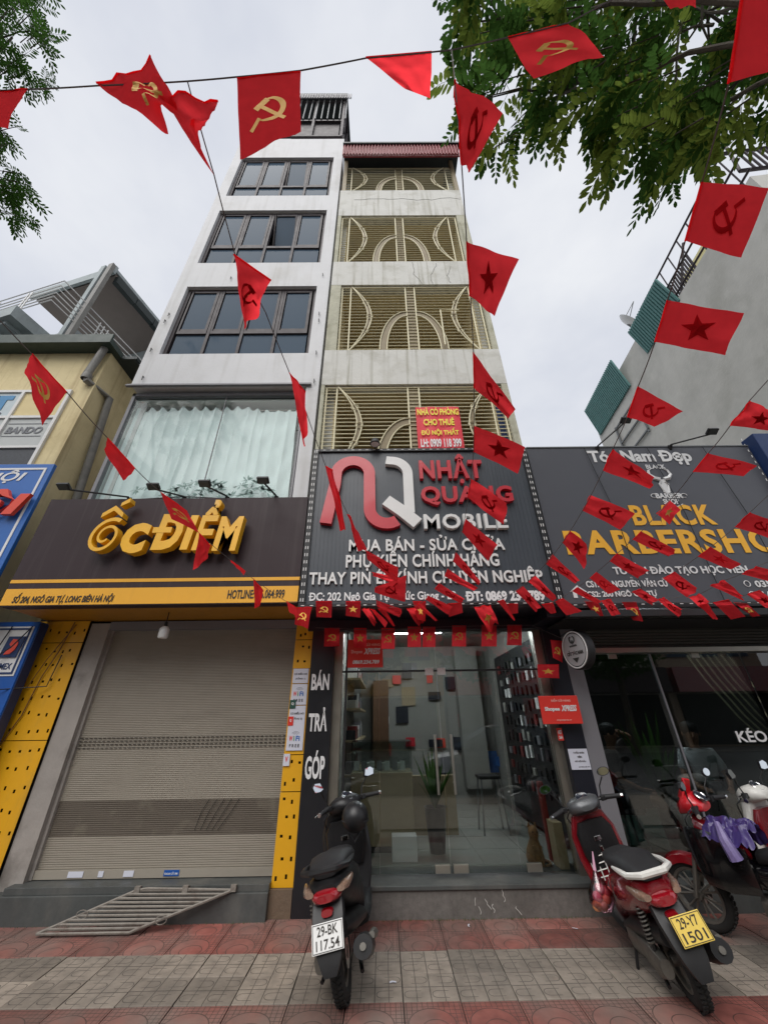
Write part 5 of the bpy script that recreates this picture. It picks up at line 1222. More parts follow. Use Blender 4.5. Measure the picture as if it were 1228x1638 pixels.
# right cord
FL([(1095, 386), (1122, 291), (1232, 298), (1184, 413)], 1.35, 'h', 'B', 'large, before top of the grey wall', .2)
FL([(1047, 547), (1067, 480), (1188, 502), (1158, 569)], 1.6, 's', 'B', 'large, before the middle of the grey wall', .3)
FL([(1003, 667), (1020, 618), (1092, 659), (1046, 682)], 2.0, 'h', 'B', 'above the left barber floodlight', .5)
FL([(964, 753), (979, 719), (1048, 763), (1040, 781)], 2.3, 's', 'B', 'over the words at top of barber sign', .35)
FL([(931, 817), (944, 792), (1013, 820), (993, 847)], 2.6, 'h', 'B', 'left of the amber word BLACK')
FL([(899, 868), (911, 849), (939, 870), (936, 910)], 2.9, 's', 'B', 'curled over the first amber letter', .7)
FL([(872, 902), (884, 887), (925, 928), (920, 934)], 3.2, 'h', 'B', 'at left edge of barber sign above house icon')
# second right cord
FL([(1167, 681), (1197, 642), (1262, 665), (1240, 690)], 2.0, 's', 'B', 'cut by right edge below the grey wall', .5)
FL([(1108, 755), (1132, 725), (1211, 744), (1189, 761)], 2.3, 'h', 'B', 'at top right of the barber sign', .35)
FL([(1050, 822), (1071, 800), (1087, 815), (1070, 839)], 2.9, 's', 'F', 'small, over the word BLACK', .4)
FL([(1011, 863), (1025, 850), (1080, 880), (1070, 891)], 2.9, 'h', 'B', 'over the middle of the long amber word')
FL([(975, 898), (987, 885), (1036, 913), (1019, 926)], 3.1, 's', 'B', 'left of the white slogan on barber sign')
FL([(943, 925), (954, 915), (992, 944), (972, 950)], 3.4, 'h', 'B', 'over the two white address lines')
FL([(915, 946), (924, 939), (961, 962), (955, 967)], 3.7, 's', 'B', 'at foot of barber sign below the house icon')
FL([(961, 961), (976, 958), (993, 983), (978, 985)], 4.0, 'h', 'B', 'between the two pale flags under barber sign')
# far right cords
FL([(1175, 843), (1198, 820), (1252, 838), (1235, 862)], 2.9, 'h', 'B', 'cut by right edge beside the long amber word')
FL([(1116, 890), (1136, 875), (1184, 902), (1167, 912)], 3.0, 's', 'B', 'pinkish, over right end of white slogan')
FL([(1060, 925), (1079, 915), (1116, 942), (1098, 956)], 3.3, 'h', 'B', 'right of the two white address lines')
FL([(1010, 947), (1024, 942), (1052, 959), (1042, 968)], 3.6, 's', 'B', 'below the first white address word')
FL([(1051, 959), (1062, 956), (1093, 978), (1083, 987)], 3.9, 'h', 'B', 'hanging under middle of the barber sign')
FL([(1185, 918), (1210, 906), (1242, 915), (1235, 931)], 3.2, 'n', 'B', 'right edge above the phone icon')
FL([(1135, 937), (1158, 928), (1192, 955), (1185, 958)], 3.5, 'n', 'B', 'left of the round phone icon', .5)
FL([(1194, 951), (1214, 944), (1242, 965), (1226, 973)], 3.6, 's', 'B', 'right edge below the round icons')
FL([(1101, 956), (1119, 950), (1137, 965), (1118, 970)], 3.8, 's', 'B', 'small, touching foot of barber sign')
FL([(1116, 968), (1132, 966), (1148, 990), (1140, 991)], 4.0, 'n', 'B', 'narrow dark, under right part of barber sign')
FL([(1140, 964), (1165, 959), (1191, 986), (1168, 991)], 4.0, 'n', 'B', 'broad dark red, under right part of barber sign')
# rows that hang from the sign edges and inside the canopy
def row(pts, Y, em, where, up=0):
    d = []
    for p in pts: v = W2C @ (onY(p[0], p[1], Y) - Vector((0, 0, CAMH))); d.append(-v.z)
    o = flag(pts, sum(d[:2]) / 2, em, 'F', 'red flag %s %s' % ({'s': 'with gold star', 'h': 'with gold hammer and sickle', 'n': 'pale, half hidden'}[em], where), .15, dr=(sum(d[2:]) - sum(d[:2])) / 2)
    return o
row([(505, 962), (531, 962), (530, 988), (506, 987)], 4.16, 'h', 'pinned at lower edge of phone sign, left')
row([(553, 962), (577, 962), (576, 988), (553, 985)], 4.16, 's', 'pinned at lower edge of phone sign, beside thin flags')
row([(660, 962), (681, 962), (680, 994), (668, 991)], 4.16, 's', 'pinned under the address line centre')
row([(716, 966), (738, 964), (740, 980), (718, 987)], 4.16, 'n', 'pinned left of the phone number')
row([(812, 966), (828, 966), (828, 981), (815, 982)], 4.16, 'n', 'pinned under last digits of phone number')
row([(934, 962), (956, 962), (965, 985), (953, 986)], 4.17, 's', 'pinned under barber sign, left part')
row([(994, 963), (1017, 963), (1028, 994), (1012, 992)], 4.17, 'h', 'pinned under barber sign, centre')
row([(1173, 964), (1194, 965), (1215, 985), (1202, 987)], 4.17, 'h', 'pinned under barber sign, right part')
HR = [(519, 1005, 543, 1034, 'h', 'before top of the black pillar'), (566, 1005, 586, 1036, 's', 'before the red parcel sign in the doorway'), (610, 1005, 631, 1038, 'h', 'right of the red parcel sign in the doorway'), (652, 1003, 673, 1035, 's', 'left one of the close pair in the doorway'), (676, 1003, 696, 1035, 's', 'right one of the close pair in the doorway'), (723, 1001, 745, 1034, 'h', 'in the doorway by the ceiling tube'), (770, 1000, 794, 1034, 's', 'second from right in the doorway row'), (811, 1000, 834, 1032, 'h', 'rightmost in the doorway row')]
for x0, y0, x1, y1, em, wh_ in HR: row([(x0, y0), (x1, y0), (x1, y1), (x0 - .5, y1)], 4.62, em, wh_)
row([(859, 1063), (893, 1063), (894, 1085), (860, 1084)], 4.7, 's', 'on the dark pillar above the square parcel sign')
row([(880, 1024), (900, 1026), (899, 1060), (884, 1052)], 4.7, 'h', 'in shade behind the round barber sign')

# cords
def cord(pts, label):
    P = [at_depth(x, y, d) for x, y, d in pts]; Q = []
    for i in range(len(P) - 1):
        for k in range(6):
            t = k / 6; q = P[i].lerp(P[i + 1], t); q.z -= .012 * math.sin(math.pi * t) * (P[i] - P[i + 1]).length; Q.append(q)
    Q.append(P[-1]); MB().tube(Q, .0026, 5).build('flag_cord', M_rope, None, label=label, cat='cord', group='cords that carry the flags')
cord([(-400, 190, 1.9), (-60, 146, 1.5), (45, 143, 1.5), (157, 137, 1.45), (300, 130, 1.42), (380, 123, 1.45), (480, 113, 1.45), (585, 93, 1.5), (722, 80, 1.5), (812, 60, 1.5), (908, 37, 1.5), (1030, -30, 1.55), (1200, -120, 1.6)], 'cord running across the top of the picture with seven flags')
cord([(300, 130, 1.42), (342, 278, 1.45), (376, 407, 1.75), (425, 500, 1.9), (463, 596, 2.2), (490, 660, 2.4), (521, 746, 2.8), (556, 822, 3.3), (588, 888, 3.6), (600, 940, 3.85), (606, 972, 4.05)], 'cord from the knot at top left down to the phone sign')
cord([(-260, 250, 1.3), (-20, 490, 1.6), (51, 566, 1.8), (107, 627, 1.85), (173, 701, 2.3), (217, 750, 2.4), (257, 787, 2.8), (319, 853, 3.0), (369, 896, 3.4), (405, 926, 3.7), (474, 972, 4.12)], 'cord slanting from left edge over the brown sign')
cord([(722, 80, 1.5), (727, 129, 1.45), (738, 262, 1.47), (746, 387, 1.6), (752, 473, 1.65), (757, 563, 1.9), (758, 650, 2.3), (757, 723, 2.5), (751, 780, 2.9), (739, 851, 3.2), (724, 898, 3.5), (703, 935, 3.8), (681, 959, 3.95), (666, 968, 4.05), (606, 972, 4.05)], 'near vertical cord in the centre past the rental banner')
cord([(1195, -60, 1.0), (1165, 132, 1.05), (1122, 291, 1.35), (1095, 386, 1.4), (1067, 480, 1.6), (1047, 547, 1.7), (1020, 618, 2.0), (1003, 667, 2.05), (979, 719, 2.3), (964, 753, 2.35), (931, 817, 2.6), (899, 868, 2.9), (872, 902, 3.2), (844, 930, 3.6), (824, 946, 3.9), (795, 960, 4.0), (760, 971, 4.05)], 'cord from top right corner down to the phone number')
cord([(1420, 380, 1.7), (1197, 642, 2.0), (1167, 681, 2.05), (1132, 725, 2.3), (1108, 755, 2.4), (1071, 800, 2.85), (1025, 850, 2.9), (987, 885, 3.1), (954, 915, 3.4), (924, 939, 3.7), (887, 962, 3.9)], 'cord from right edge across the word BLACK')
cord([(1420, 600, 2.4), (1198, 820, 2.9), (1175, 843, 2.92), (1136, 875, 3.0), (1116, 890, 3.05), (1079, 915, 3.3), (1024, 942, 3.6), (976, 958, 4.0)], 'cord from right edge below the long amber word')
cord([(1420, 810, 2.9), (1210, 906, 3.2), (1185, 918, 3.25), (1158, 928, 3.5), (1119, 950, 3.8), (1051, 959, 3.95)], 'lower cord at right edge above the phone icon')
cord([(1300, 910, 3.4), (1214, 944, 3.6), (1165, 959, 4.0), (1116, 968, 4.05)], 'lowest cord at right edge under the barber sign')
def ycord(pts, Y, label): MB().tube([onY(x, y, Y) for x, y in pts], .0025, 5).build('flag_cord', M_rope, None, label=label, cat='cord', group='cords that carry the flags')
ycord([(460, 962), (620, 966), (900, 962), (1228, 965)], 4.165, 'horizontal cord along the lower edge of both signs')
ycord([(505, 1004), (600, 1008), (720, 1002), (850, 1000), (900, 1022)], 4.62, 'horizontal cord of flags inside the doorway canopy')
# ================================================================ MOTORBIKES
M_tyre = mat('tyre_rubber', '1d1c1b', .85, var=.15, bump=.3, bscale=60)
M_alloy = mat('dull_alloy', '77746e', .45, metal=.7, var=.2, vscale=8, dirt=.4, dcol='3c362f', dscale=10)
M_blackpl = mat('black_plastic', '19191b', .42, var=.15, vscale=5, spec=.5)
M_blackgl = mat('black_gloss_paint', '101012', .18, coat=.8)
M_seat = mat('black_vinyl', '1e1e20', .6, bump=.15, bscale=120)
M_redpaint = mat('dark_red_paint', '7a0f1a', .22, coat=.9, var=.08)
M_redbright = mat('bright_red_paint', 'c8202a', .25, coat=.8)
M_whitepl = mat('white_plastic', 'd8d6d0', .35, var=.06, dirt=.3, dcol='7a7468', dscale=12)
M_tail = mat('red_lens', '8d0f1c', .12, coat=1.)
M_clear = mat('amber_clear_lens', '8f7362', .1, coat=1., var=.5, vscale=40)
M_plate = mat('white_plate', 'dcdcda', .4, var=.03, dirt=.15); M_plateY = mat('yellow_plate', 'e0c258', .4, var=.03, dirt=.2)
M_mirror = mat('bike_mirror', 'd9dee2', .03, metal=1.)
M_dial = mat('dial_face', '2b2f38', .2, coat=1.)
M_chrome = mat('chrome', 'c9c9c9', .12, metal=1.)
def wheel(M, y, parent, r=.215, tw=.045, spokes=5, rimm=M_alloy):
    o = MB(M); prof = []
    for k in range(14): a = 2 * math.pi * k / 14; prof.append((r - tw + tw * math.cos(a) * 1.0, tw * .95 * math.sin(a)))
    wo = MB(M).lathe(prof, (0, y, r), 'X', 36, closed=True).build('tyre', M_tyre, parent, True)
    tb = MB(M)
    for k in range(44):
        a = 2 * math.pi * k / 44
        for s in (-1, 1):
            c = Vector((s * .018, y + (r + .0) * math.cos(a + s * .04), r + (r + .0) * math.sin(a + s * .04)))
            tb.box(c.x - .013, c.x + .013, c.y - .009, c.y + .009, c.z - .005, c.z + .005, rot=Matrix.Rotation(a - math.pi / 2, 3, 'X') @ Matrix.Rotation(s * .5, 3, 'Z'))
    tb.build('tread', M_tyre, wo, kind='stuff')
    rr = r - 2 * tw + .012
    rm_ = MB(M).lathe([(rr, -.03), (rr - .02, -.026), (rr - .025, 0), (rr - .02, .026), (rr, .03), (rr + .006, 0)], (0, y, r), 'X', 32, closed=True).lathe([(.0, -.05), (.035, -.05), (.04, .0), (.035, .05), (0, .05)], (0, y, r), 'X', 14)
    for k in range(spokes):
        a = 2 * math.pi * k / spokes
        for da in (-.18, .18): rm_.tube([(0, y + .03 * math.cos(a), r + .03 * math.sin(a)), (0, y + (rr - .01) * math.cos(a + da), r + (rr - .01) * math.sin(a + da))], .010, 5)
    rm_.build('rim', rimm, parent, 40)
    MB(M).lathe([(.03, .0), (.085, .0), (.085, .004), (.03, .004)], (.045, y, r), 'X', 20, closed=True).build('brake_disc', M_chrome, parent)
def ringz(z, y0, y1, hw, n=12, e=2.6, dz=0.):
    r_ = []
    for k in range(n):
        a = 2 * math.pi * k / n; c, s_ = math.cos(a), math.sin(a)
        X = hw * math.copysign(abs(c) ** (2 / e), c); r_.append((X, (y0 + y1) / 2 + (y1 - y0) / 2 * math.copysign(abs(s_) ** (2 / e), s_) - abs(X) * .35, z + dz))
    return r_
def scooter(name, label, loc, head, lean, steer, sc_, body, trim, rail, plate, pl_m, cowl=None, cat='scooter', sport=False, spokes=5, plate_off=(0, 0), wide=1.):
    wb = 1.2 if sport else 1.11
    t = thing(name, label, cat, (loc[0], loc[1], 0))
    M = Matrix.Translation((loc[0], loc[1], 0)) @ Matrix.Rotation(R(head), 4, 'Z') @ Matrix.Rotation(R(-lean), 4, 'Y') @ Matrix.Scale(sc_, 4) @ Matrix.Diagonal((wide, 1, 1, 1))
    H = M @ Matrix.Translation((0, .93, 0)) @ Matrix.Rotation(R(steer), 4, 'Z') @ Matrix.Translation((0, -.93, 0))
    r = .24 if not sport else .265
    g1 = thing.__name__ and None
    wheel(M, 0, t, r, .045 if not sport else .04, spokes); wheel(H, wb, t, r, .04, spokes)
    cowl = cowl or body
    # tail body
    if not sport:
        S_ = [sec(-.30, .62, .70, .075), sec(-.24, .57, .73, .12), sec(-.08, .50, .735, .155), sec(.12, .42, .72, .17), sec(.34, .34, .69, .165), sec(.50, .28, .60, .15), sec(.58, .24, .44, .14)]
    else:
        S_ = [sec(-.36, .70, .76, .05), sec(-.22, .63, .76, .10), sec(-.02, .58, .74, .13), sec(.2, .5, .7, .13), sec(.42, .42, .66, .11), sec(.62, .44, .62, .085), sec(.82, .5, .74, .08)]
    MB(M).loft(S_).build('side_panel', body, t, 50)
    if not sport:
        MB(M).loft([sec(-.2, .36, .5, .1), sec(.05, .3, .45, .14), sec(.3, .26, .4, .165), sec(.5, .22, .3, .16)]).build('lower_side_panel', trim, t, 50)
        MB(M).loft([sec(.45, .2, .3, .17), sec(.65, .21, .29, .175), sec(.86, .23, .33, .17), sec(.96, .3, .5, .15)]).build('footboard', trim, t, 50)
    else:
        MB(M).loft([sec(.08, .2, .42, .1), sec(.3, .16, .42, .13), sec(.5, .18, .4, .12), sec(.66, .24, .4, .08)]).build('engine', M_alloy, t, 30)
        MB(M).tube([(-.2, .42, .25), (.2, .42, .25)], .014).tube([(-.1, -.02, .26), (-.1, .4, .3)], .03).build('foot_pegs', M_blackpl, t)
    seat_s = [sec(-.26, .725, .765, .07), sec(-.18, .72, .80, .12), sec(0, .71, .82, .145), sec(.18, .69, .79, .15), sec(.30, .67, .76, .14), sec(.44, .65, .755, .115), sec(.56, .61, .71, .07)]
    MB(M).loft(seat_s).build('seat', M_seat, t, 60)
    MB(M).tube([(s * .155, y, z) for s, y, z in ((-1, .05, .75), (-1, -.1, .765), (-.95, -.24, .775), (-.5, -.33, .785), (.5, -.33, .785), (.95, -.24, .775), (1, -.1, .765), (1, .05, .75))], .018, 8, rs=[.01, .018, .02, .022, .022, .02, .018, .01]).build('grab_rail', rail, t, True)
    MB(M).loft([sec(-.345, .615, .665, .055), sec(-.31, .60, .68, .085), sec(-.27, .60, .68, .10)]).build('tail_light', M_tail, t, 50)
    for s in (-1, 1): MB(M).loft([sec(-.315, .65, .685, .025, s * .10), sec(-.26, .64, .695, .03, s * .12), sec(-.13, .66, .695, .012, s * .152)]).build('turn_lamp', M_clear, t, 50)
    MB(M).loft([sec(-.33, .54, .58, .035), sec(-.3, .54, .585, .04)]).build('reflector', M_tail, t)
    # rear fender carrying the plate
    fd = []
    for z, y, hw in ((.62, -.26, .10), (.54, -.31, .105), (.44, -.355, .095), (.37, -.38, .08), (.31, -.395, .055), (.28, -.4, .04)): fd.append([(-hw, y + .03, z), (-hw * .9, y, z), (hw * .9, y, z), (hw, y + .03, z), (hw * .7, y + .04, z), (-hw * .7, y + .04, z)])
    MB(M).loft(fd).build('rear_fender', M_blackpl, t, 40)
    Pm = M @ Matrix.Translation((plate_off[0], -.372 + plate_off[1] * .4, .46 - plate_off[1])) @ Matrix.Rotation(R(-20), 4, 'X')
    pl = MB(Pm).box(-.095, .095, -.004, .004, -.07, .07, bev=.003).build('number_plate', pl_m, t)
    b_ = MB(Pm)
    for q in ((-.09, .09, .062, .065), (-.09, .09, -.065, -.062), (-.09, -.087, -.062, .062), (.087, .09, -.062, .062)): b_.box(q[0], q[1], -.0062, -.0045, q[2], q[3])
    b_.build('plate_border', M_blackprint, pl)
    fn = lambda u, v, w_: Pm @ Vector((u, -.0045 - w_, v))
    lettering(plate[0], -.062, .062, .008, .055, 0, M_blackprint, pl, .002, .01, fn=fn); lettering(plate[1], -.07, .07, -.055, -.008, 0, M_blackprint, pl, .002, .01, fn=fn)
    # inner fender + swing case + shock
    MB(M).tube([(0, .05 + (r + .03) * math.cos(R(a)) - .05, r + (r + .03) * math.sin(R(a))) for a in range(40, 170, 13)], .06, 8).build('inner_fender', M_blackpl, t, True)
    if not sport: MB(M).loft([sec(-.09, r - .05, r + .05, .035, -.115), sec(.0, r - .085, r + .08, .045, -.12), sec(.2, r - .06, r + .07, .045, -.12), sec(.38, r - .09, r + .09, .05, -.125), sec(.46, r - .05, r + .06, .03, -.12)]).build('engine_case', M_alloy, t, 40)
    for s in ((-1,) if not sport else (-1, 1)):
        p0_, p1_ = Vector((s * .125, -.02, r + .07)), Vector((s * .12, -.1, .6)); coil = []
        for k in range(91): u = k / 90; a = u * 2 * math.pi * 9; coil.append(p0_.lerp(p1_, .12 + .76 * u) + Vector((math.cos(a) * .026, math.sin(a) * .026, 0)))
        MB(M).tube([p0_, p1_], .014, 6).build('shock_absorber', M_blackpl, t); MB(M).tube(coil, .006, 5).build('spring', M_chrome if trim is not M_blackpl or sport else M_alloy, t)
    # exhaust, right
    ex = MB(M).tube([(.13, .22, .2), (.16, .12, .19), (.175, .02, .24), (.185, -.16, .3), (.19, -.3, .345)], .05, 12, rs=[.02, .025, .06, .068, .06]); ex.build('muffler', M_blackpl if not sport else M_alloy, t, 60)
    MB(M).tube([(.19, -.301, .3452), (.191, -.312, .349)], .02, 10).build('muffler_tip', M_alloy, t)
    MB(M).tube([(.23, .05, .28), (.245, -.1, .33), (.24, -.2, .355)], .03, 8, rs=[.02, .03, .02]).build('heat_shield', M_alloy, t, True)
    # stands
    MB(M).tube([(-.12, .42, .24), (-.2, .44, .03), (-.23, .44, .012)], .011, 6).build('side_stand', M_blackpl, t)
    MB(M).tube([(-.1, .18, .16), (-.13, .0, .12)], .013).tube([(.1, .18, .16), (.13, .0, .12)], .013).build('centre_stand', M_blackpl, t)
    # leg shield
    if not sport:
        MB(M).loft([ringz(.28, .88, .97, .15), ringz(.42, .93, 1.03, .19), ringz(.58, .95, 1.06, .21), ringz(.76, .94, 1.06, .205), ringz(.90, .90, 1.03, .15), ringz(.95, .88, .98, .08)]).build('leg_shield', body, t, 50)
        MB(M).loft([ringz(.5, .90, .965, .13), ringz(.62, .87, .99, .165), ringz(.78, .87, .99, .165), ringz(.86, .86, .98, .12)]).build('inner_shield', trim, t, 50)
        MB(M).box(-.012, .012, .855, .88, .60, .66, bev=.004).box(-.03, .03, .858, .87, .70, .735, bev=.003).build('bag_hook', M_chrome, t)
    else:
        for s in (-1, 1): MB(M).loft([sec(.6, .42, .72, .012, s * .10), sec(.8, .4, .82, .016, s * .16), sec(.98, .42, .84, .018, s * .17), sec(1.06, .55, .8, .01, s * .13)]).build('leg_shield', body, t, 50)
        MB(M).loft([sec(.66, .46, .7, .08), sec(.86, .54, .84, .09), sec(.98, .7, .9, .08)]).build('inner_shield', trim, t, 50)
    # front fender, fork
    fz = []
    for a in range(10, 160, 15): fz.append([(x, wb + (r + dz) * math.cos(R(a)), r + (r + dz) * math.sin(R(a))) for x, dz in ((-.06, -.03), (-.055, .03), (0, .05), (.055, .03), (.06, -.03), (0, .035))])
    MB(H).loft(fz).build('front_fender', body if not sport else trim, t, 50)
    fk = MB(H)
    for s in (-1, 1): fk.tube([(s * .075, wb, r), (s * .07, wb - .12, .6)], .018, 8)
    fk.tube([(0, wb - .12, .58), (0, .93, .92)], .022, 8); fk.build('fork', M_alloy, t, True)
    # handlebar
    if not sport:
        MB(H).loft([sec(.76, .95, 1.0, .07), sec(.80, .93, 1.045, .13), sec(.88, .9, 1.06, .165), sec(.97, .88, 1.03, .13), sec(1.03, .9, .98, .06)]).build('handlebar_cover', cowl, t, 50)
        Dm = H @ Matrix.Translation((0, .83, 1.045)) @ Matrix.Rotation(R(35), 4, 'X')
    else:
        MB(H).loft([sec(.84, .94, 1.0, .10), sec(.92, .92, 1.08, .14), sec(1.0, .9, 1.06, .12), sec(1.08, .88, .98, .05)]).build('handlebar_cover', cowl, t, 50)
        MB(H).loft([[(x * k_, y_, z_) for x, y_, z_ in ((-.1, 1.0, 1.02), (0, 1.06, 1.03), (.1, 1.0, 1.02), (.1, .99, 1.0), (0, 1.03, 1.0), (-.1, .99, 1.0))] for k_, in ((1.,),)] + [[(x, y_, z_) for x, y_, z_ in ((-.06, .93, 1.17), (0, .96, 1.19), (.06, .93, 1.17), (.055, .92, 1.16), (0, .945, 1.175), (-.055, .92, 1.16))]]).build('windscreen', M_redbright if cowl is M_redbright else M_dial, t)
        Dm = H @ Matrix.Translation((0, .86, 1.05)) @ Matrix.Rotation(R(38), 4, 'X')
    MB(Dm).lathe([(0, .004), (.05, .004), (.056, .008), (.06, 0)], (0, 0, 0), 'Z', 20).build('dial', M_dial, t, True)
    MB(Dm).lathe([(.052, .006), (.056, .011), (.06, .006)], (0, 0, 0), 'Z', 24, closed=True).tube([(0, 0, .007), (.03, .02, .007)], .002, 4).build('dial_ring', M_chrome, t)
    for k in range(9):
        a = R(-30 + k * 30); MB(Dm).box(-.0015, .0015, -.006, .006, .004, .006).mesh
    for s in (-1, 1):
        MB(H).tube([(s * .1, .88, .985), (s * .2, .86, .99), (s * .34, .79, .98)], .014, 8).build('handlebar', M_blackpl, t)
        MB(H).tube([(s * .22, .85, .99), (s * .34, .79, .98)], .02, 10, rs=[.021, .018]).build('grip', M_seat, t, True)
        MB(H).tube([(s * .341, .7895, .98), (s * .358, .781, .979)], .018, 8).build('bar_end', M_chrome, t)
        MB(H).tube([(s * .18, .9, .985), (s * .25, .905, .975), (s * .35, .85, .965)], .006, 6).build('brake_lever', M_chrome, t)
        MB(H).box(s * .2 - .025, s * .2 + .025, .84, .885, .965, 1.01, bev=.008).build('switch_block', M_blackpl, t)
        MB(H).tube([(s * .19, .87, 1.0), (s * .22, .88, 1.08), (s * .27, .85, 1.15)], .006, 6).build('mirror_stem', M_blackpl, t)
        Mm = H @ Matrix.Translation((s * .30, .84, 1.19)) @ Matrix.Rotation(R(-8 * s), 4, 'Z') @ Matrix.Rotation(R(-10), 4, 'X')
        hexa = [(-.06 * s, -.03), (-.035 * s, .035), (.03 * s, .045), (.065 * s, .015), (.05 * s, -.04), (-.02 * s, -.045)]
        if sport or rail is M_whitepl: hexa = [(.06 * math.cos(R(a)), .038 * math.sin(R(a))) for a in range(0, 360, 30)]
        MB(Mm).prism(hexa, (0, 0, 0), (1, 0, 0), (0, 0, 1), (0, .022, 0)).build('mirror', M_blackpl, t)
        MB(Mm).prism([(a * .88, b * .86) for a, b in hexa], (0, -.0015, 0), (1, 0, 0), (0, 0, 1), (0, .001, 0)).build('mirror_glass', M_mirror, t)
    for s in (-1, 1): MB(H).tube([(s * .12, .93, .97), (s * .165, 1.0, .89), (s * .1, 1.03, .7)], .006, 5).build('brake_cable', M_blackpl, t)
    return t, M, H
s1, Ms1, Hs1 = scooter('motor_scooter', 'black scooter with white number plate parked facing the glass door', (-.27, 3.68), -2, 11, 44, .93, M_blackpl, M_blackpl, M_blackpl, ('29-BK', '117.54'), M_plate, wide=1.13)
MB(Hs1).box(-.02, .04, .752, .756, .905, .945).build('sticker', M_whitepl, s1)
hm = thing('motorbike_helmet', 'matt black helmet hanging from right handlebar of the black scooter', 'helmet', onY(568, 1335, 4.3))
hc = onY(568, 1306, 4.22)
MB(Matrix.Translation(hc)).ball((0, 0, 0), .118, 20, (1, 1.12, .96)).build('shell', M_blackpl, hm, True)
MB(Matrix.Translation(hc)).lathe([(.119, -.03), (.122, -.024), (.119, -.018)], (0, 0, 0), 'Z', 24, closed=True).build('trim_band', M_seat, hm)
MB(Matrix.Translation(hc)).tube([(-.05, -.05, -.1), (0, -.03, -.17), (.05, .04, -.1)], .008, 5).build('chin_strap', M_seat, hm)
s2, Ms2, Hs2 = scooter('motor_scooter', 'dark red scooter with white grab rail and yellow number plate', (1.97, 3.56), -8, 14, 4, .93, M_redpaint, M_blackpl, M_whitepl, ('29-Y7', '1501'), M_plateY, cowl=mat('silver_cowl', '5d5f61', .35, metal=.4), plate_off=(.05, -.05), wide=1.06)
lettering('a', -.02, .03, .68, .74, 0, M_whiteprint, s2, .002, .05, fn=lambda u, v, w_: Ms2 @ Vector((u + .03, .868 - w_, v)))
# wire basket hook and pink bag
bg_ = thing('plastic_bag', 'clear plastic bag of pink and orange things hanging on the red scooter', 'bag', onY(958, 1445, 3.95))
c0 = onY(958, 1420, 3.93); top = onY(947, 1362, 3.93); Mb = Matrix.Translation(c0)
vs = []; ns = 18
rings = [(.10, .012), (.06, .03), (.02, .06), (-.03, .085), (-.08, .09), (-.125, .06), (-.14, .01)]
for z, r_ in rings: vs.append([(r_ * math.cos(2 * math.pi * k / ns) * (1 + .12 * math.sin(5 * k + z * 60)) - .06 * max(0, z), r_ * .8 * math.sin(2 * math.pi * k / ns) * (1 + .1 * math.cos(3 * k)), z) for k in range(ns)])
mbg = glass('bag_film', 'e9c9d6', .12, .15, 1.4)
MB(Mb).loft(vs).build('bag_film', mbg, bg_, True); MB().tube([c0 + Vector((-.006, 0, .1)), top], .01, 6, rs=[.013, .004]).build('bag_handle', mat('pink_film', 'd9a9c0', .4), bg_)
for k, (x, z, m_) in enumerate(((-.03, -.05, 'd87986'), (.035, -.06, 'e08a6a'), (0, -.005, 'cf5f78'), (.0, -.1, 'c98a76'), (.05, -.02, 'd66a6a'), (-.045, -.1, 'd98f60'))):
    MB(Mb).ball((x, .0, z), .038, 10, (1, .9, .9)).build('packet', mat('packet_%d' % k, m_, .4, var=.3, vscale=20), bg_, True)
bk = MB(Ms2); 
for k in range(4): bk.tube([(-.14, .9 - k * .01, .44 + k * .05), (-.02, .86, .45 + k * .05)], .005, 5)
for x in (-.14, -.08, -.02): bk.tube([(x, .88, .42), (x, .87, .62)], .005, 5)
bk.build('wire_bottle_rack', M_whitepl, s2)
s3, Ms3, Hs3 = scooter('underbone_motorbike', 'red and black underbone motorbike with purple raincoat on it', (3.28, 3.5), 25, 7, 8, .93, M_blackgl, M_redpaint, M_blackpl, ('29-E1', '482.07'), M_plate, cowl=M_redbright, cat='motorbike', sport=True, spokes=7)
s4, Ms4, Hs4 = scooter('motor_scooter', 'white scooter with dark red seat panel cut by the right edge', (3.98, 3.8), 17, 5, 5, .95, M_whitepl, M_redpaint, M_blackpl, ('29-K1', '90.35'), M_plate, cowl=M_whitepl)
# raincoat: crumpled draped sheet
rcn = thing('raincoat', 'crumpled purple raincoat draped over the red and black motorbike', 'raincoat', onY(1145, 1400, 4.1))
vs = []; n_ = 48; cR = Ms3 @ Vector((-.03, .68, .78))
for j in range(n_ + 1):
    for i in range(n_ + 1):
        u, v = i / n_ - .5, j / n_ - .5; x = u * .30; y = v * .34
        z = .07 - 3.2 * x * x + .05 * noise.noise(Vector((u * 4, v * 4, 3))) + .045 * (1 - abs(noise.noise(Vector((u * 6, v * 9, 8))))*2) - .9 * max(0, abs(x) - .09)
        q = Vector((x * (1 + .15 * noise.noise(Vector((v * 5, 1, u * 3)))), y + .05 * noise.noise(Vector((u * 6, 4, v * 6))), z)); vs.append(cR + Matrix.Rotation(R(25), 3, 'Z') @ q)
MB().add(vs, [(j * (n_ + 1) + i, j * (n_ + 1) + i + 1, (j + 1) * (n_ + 1) + i + 1, (j + 1) * (n_ + 1) + i) for j in range(n_) for i in range(n_)]).build('crumpled_sheet', mat('purple_nylon', '40326e', .4, var=.15, vscale=6, coat=.2), rcn, 70)
MB().tube([cR + Vector((-.12, -.02, .1)), cR + Vector((-.15, -.08, 0)), cR + Vector((-.12, -.1, -.12))], .03, 8, rs=[.02, .04, .05]).build('hanging_sleeve', mat('lilac_nylon', '7a6d9c', .35, var=.3, vscale=20), rcn, True)

